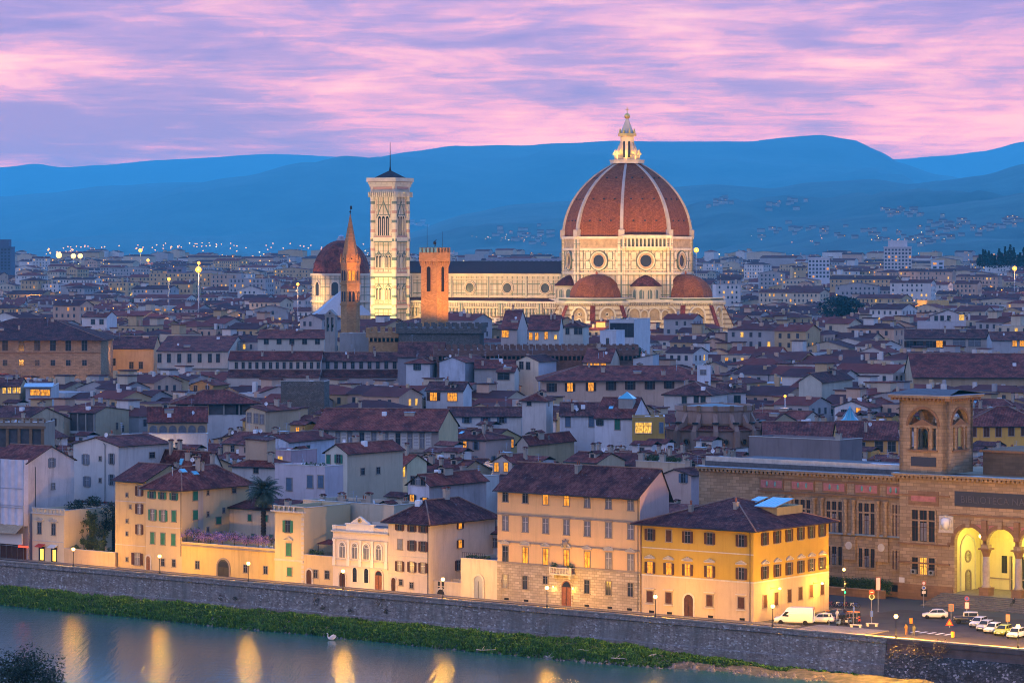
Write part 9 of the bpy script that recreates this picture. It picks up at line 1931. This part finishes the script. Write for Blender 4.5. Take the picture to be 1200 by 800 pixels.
# the palm
u = U(309, 21); x, y = RV(u, 21); PT = ZP(577, y); pl = thing('palm_tree', 'tall date palm with a dense drooping crown beside the cream cornice house', 'palm tree', (x, y, 0)); g = MB(); p = Vector((0, 0, 0)); N = 26
for i in range(N): z0, z1 = PT * i / N, PT * (i + 1) / N; r_ = .42 + (.16 if i > N - 5 else 0); g.rev([(r_ + .05, z0), (r_ + .12, z0 + .12), (r_ - .03, z1)], 10, BARK)
g.build('trunk', pl); PALMM = foliage_mat('palm_fronds', (.014, .034, .022), (.035, .070, .045), (.075, .12, .08)); g = MB(); rr = random.Random(3)
for i in range(110):
 a = rr.uniform(0, 6.283); el = rr.uniform(-.55, 1.45); L = rr.uniform(3.1, 4.2) * (1.0 if el > -.1 else .8); c_, s_ = math.cos(a), math.sin(a); pr = None; K_ = 9; droop = rr.uniform(.9, 1.5)
 P_ = []
 for k in range(K_ + 1): f = k / K_; ang = el - droop * f * f; P_.append((None, f)); 
 pos = Vector((0, 0, PT)); pts_ = [pos.copy()]
 for k in range(K_): ang = el - droop * ((k + .5) / K_) ** 1.4; pos = pos + Vector((c_ * math.cos(ang), s_ * math.cos(ang), math.sin(ang))) * (L / K_); pts_.append(pos.copy())
 for k in range(K_):
  a_, b_ = pts_[k], pts_[k + 1]; g.tube(a_, b_, .04 * (1 - k / K_) + .012, .04 * (1 - (k + 1) / K_) + .01, PALMM, 3)
  if k < 1: continue
  lw = .75 * math.sin(math.pi * (k / K_) ** .7 * .95) + .12
  for s2 in (-1, 1):
   for q_ in (0, .5):
    m_ = a_.lerp(b_, q_); d_ = Vector((-s_ * s2, c_ * s2, -.45)).normalized() * lw + (b_ - a_).normalized() * lw * .6; w2 = (b_ - a_).normalized() * .07; g.add([m_ - w2, m_ + w2, m_ + d_], [(0, 1, 2)], PALMM)
g.build('fronds', pl, uv=False)
# roof terrace trees, far pines and cypresses
tree('garden_tree', 'dark leafy tree on the terrace beside the plain white cube house', (K(714) * 985, 985, ZP(424, 985) - 3), 8, 4.4, TREEM, leaf=.4, n=14, per=90); tree('garden_tree', 'dark leafy tree right of the white cube house', (K(739) * 965, 965, ZP(424, 965) - 3), 7, 4.6, TREEM, leaf=.4, n=14, per=90); tree('garden_tree', 'smaller dark tree between the cube house and the red roofs', (K(727) * 975, 975, ZP(424, 975) - 3), 7, 3.4, LITREE, leaf=.4, n=10, per=80)
tree('stone_pine', 'wide umbrella-shaped pine among the right-hand roofs', (K(988) * 1750, 1750, 0), 31, 12, CYPM, leaf=1.0, n=30, per=90, flat_=.5, base=.65, trunk=.6)
CG = 'cypresses on the low rise at the far right'
for i in range(16): px = 1148 + i * 3.7 + R.uniform(-1, 1); Y = 2500 + R.uniform(-40, 60); tree('cypress', 'dark pointed cypress in the clump at the far right below the hills', (K(px) * Y, Y, ZP(312, Y)), R.choice([R.uniform(9, 14), R.uniform(13, 20)]), R.uniform(2.6, 5), CYPM, 'cypress', CG, n=11, leaf=.9, per=50, trunk=.3, shape='cone')
for i, (px, Y) in enumerate(((1040, 690), (905, 3600), (915, 3650), (190, 1350), (268, 2300), (290, 2320), (60, 2500), (800, 1500))):
 zt = [8, 30, 28, 20, 22, 20, 20, 18][i]; tree('town_tree', ('small dark tree near the yellow arched house', 'dark far tree under the right hills, left one', 'dark far tree under the right hills, right one', 'dark tree between the upper left roofs', 'dark tree right of the orange floodlight mast', 'second dark tree right of the orange floodlight mast', 'dark tree far left below the skyline', 'dark tree just below the cathedral east end')[i], (K(px) * Y, Y, 0), zt, zt * .42 * (1.0 if Y < 3000 else 1.6), CYPM, leaf=.0003 * Y + .3, n=12, per=60)
g = MB(); rr = random.Random(9)
for _ in range(420): px = rr.uniform(-60, 1260); Y = rr.uniform(3900, 5100); leafball(g, (K(px) * Y, Y, rr.uniform(3, 12)), rr.uniform(8, 20), 16, 4.0, CYPM, rr, .6)
for _ in range(160): Y = rr.uniform(1400, 3800); px = rr.uniform(-20, 1220); leafball(g, (K(px) * Y, Y, rr.uniform(8, 15)), rr.uniform(4, 7), 26, 1.6, CYPM, rr, .8)
tag(g.build('woods', uv=False), 'scattered dark tree crowns between the distant roofs', 'distant trees', kind='stuff')
# big bush in the near left corner, on this side of the river
tree('riverside_tree', 'dark leafy tree top in the bottom left corner on the near bank', (K(28) * 330, 330, .3), ZP(765, 330) - .2, 5.0, TREEM, leaf=.16, n=70, per=260, trunk=.35, base=.3)
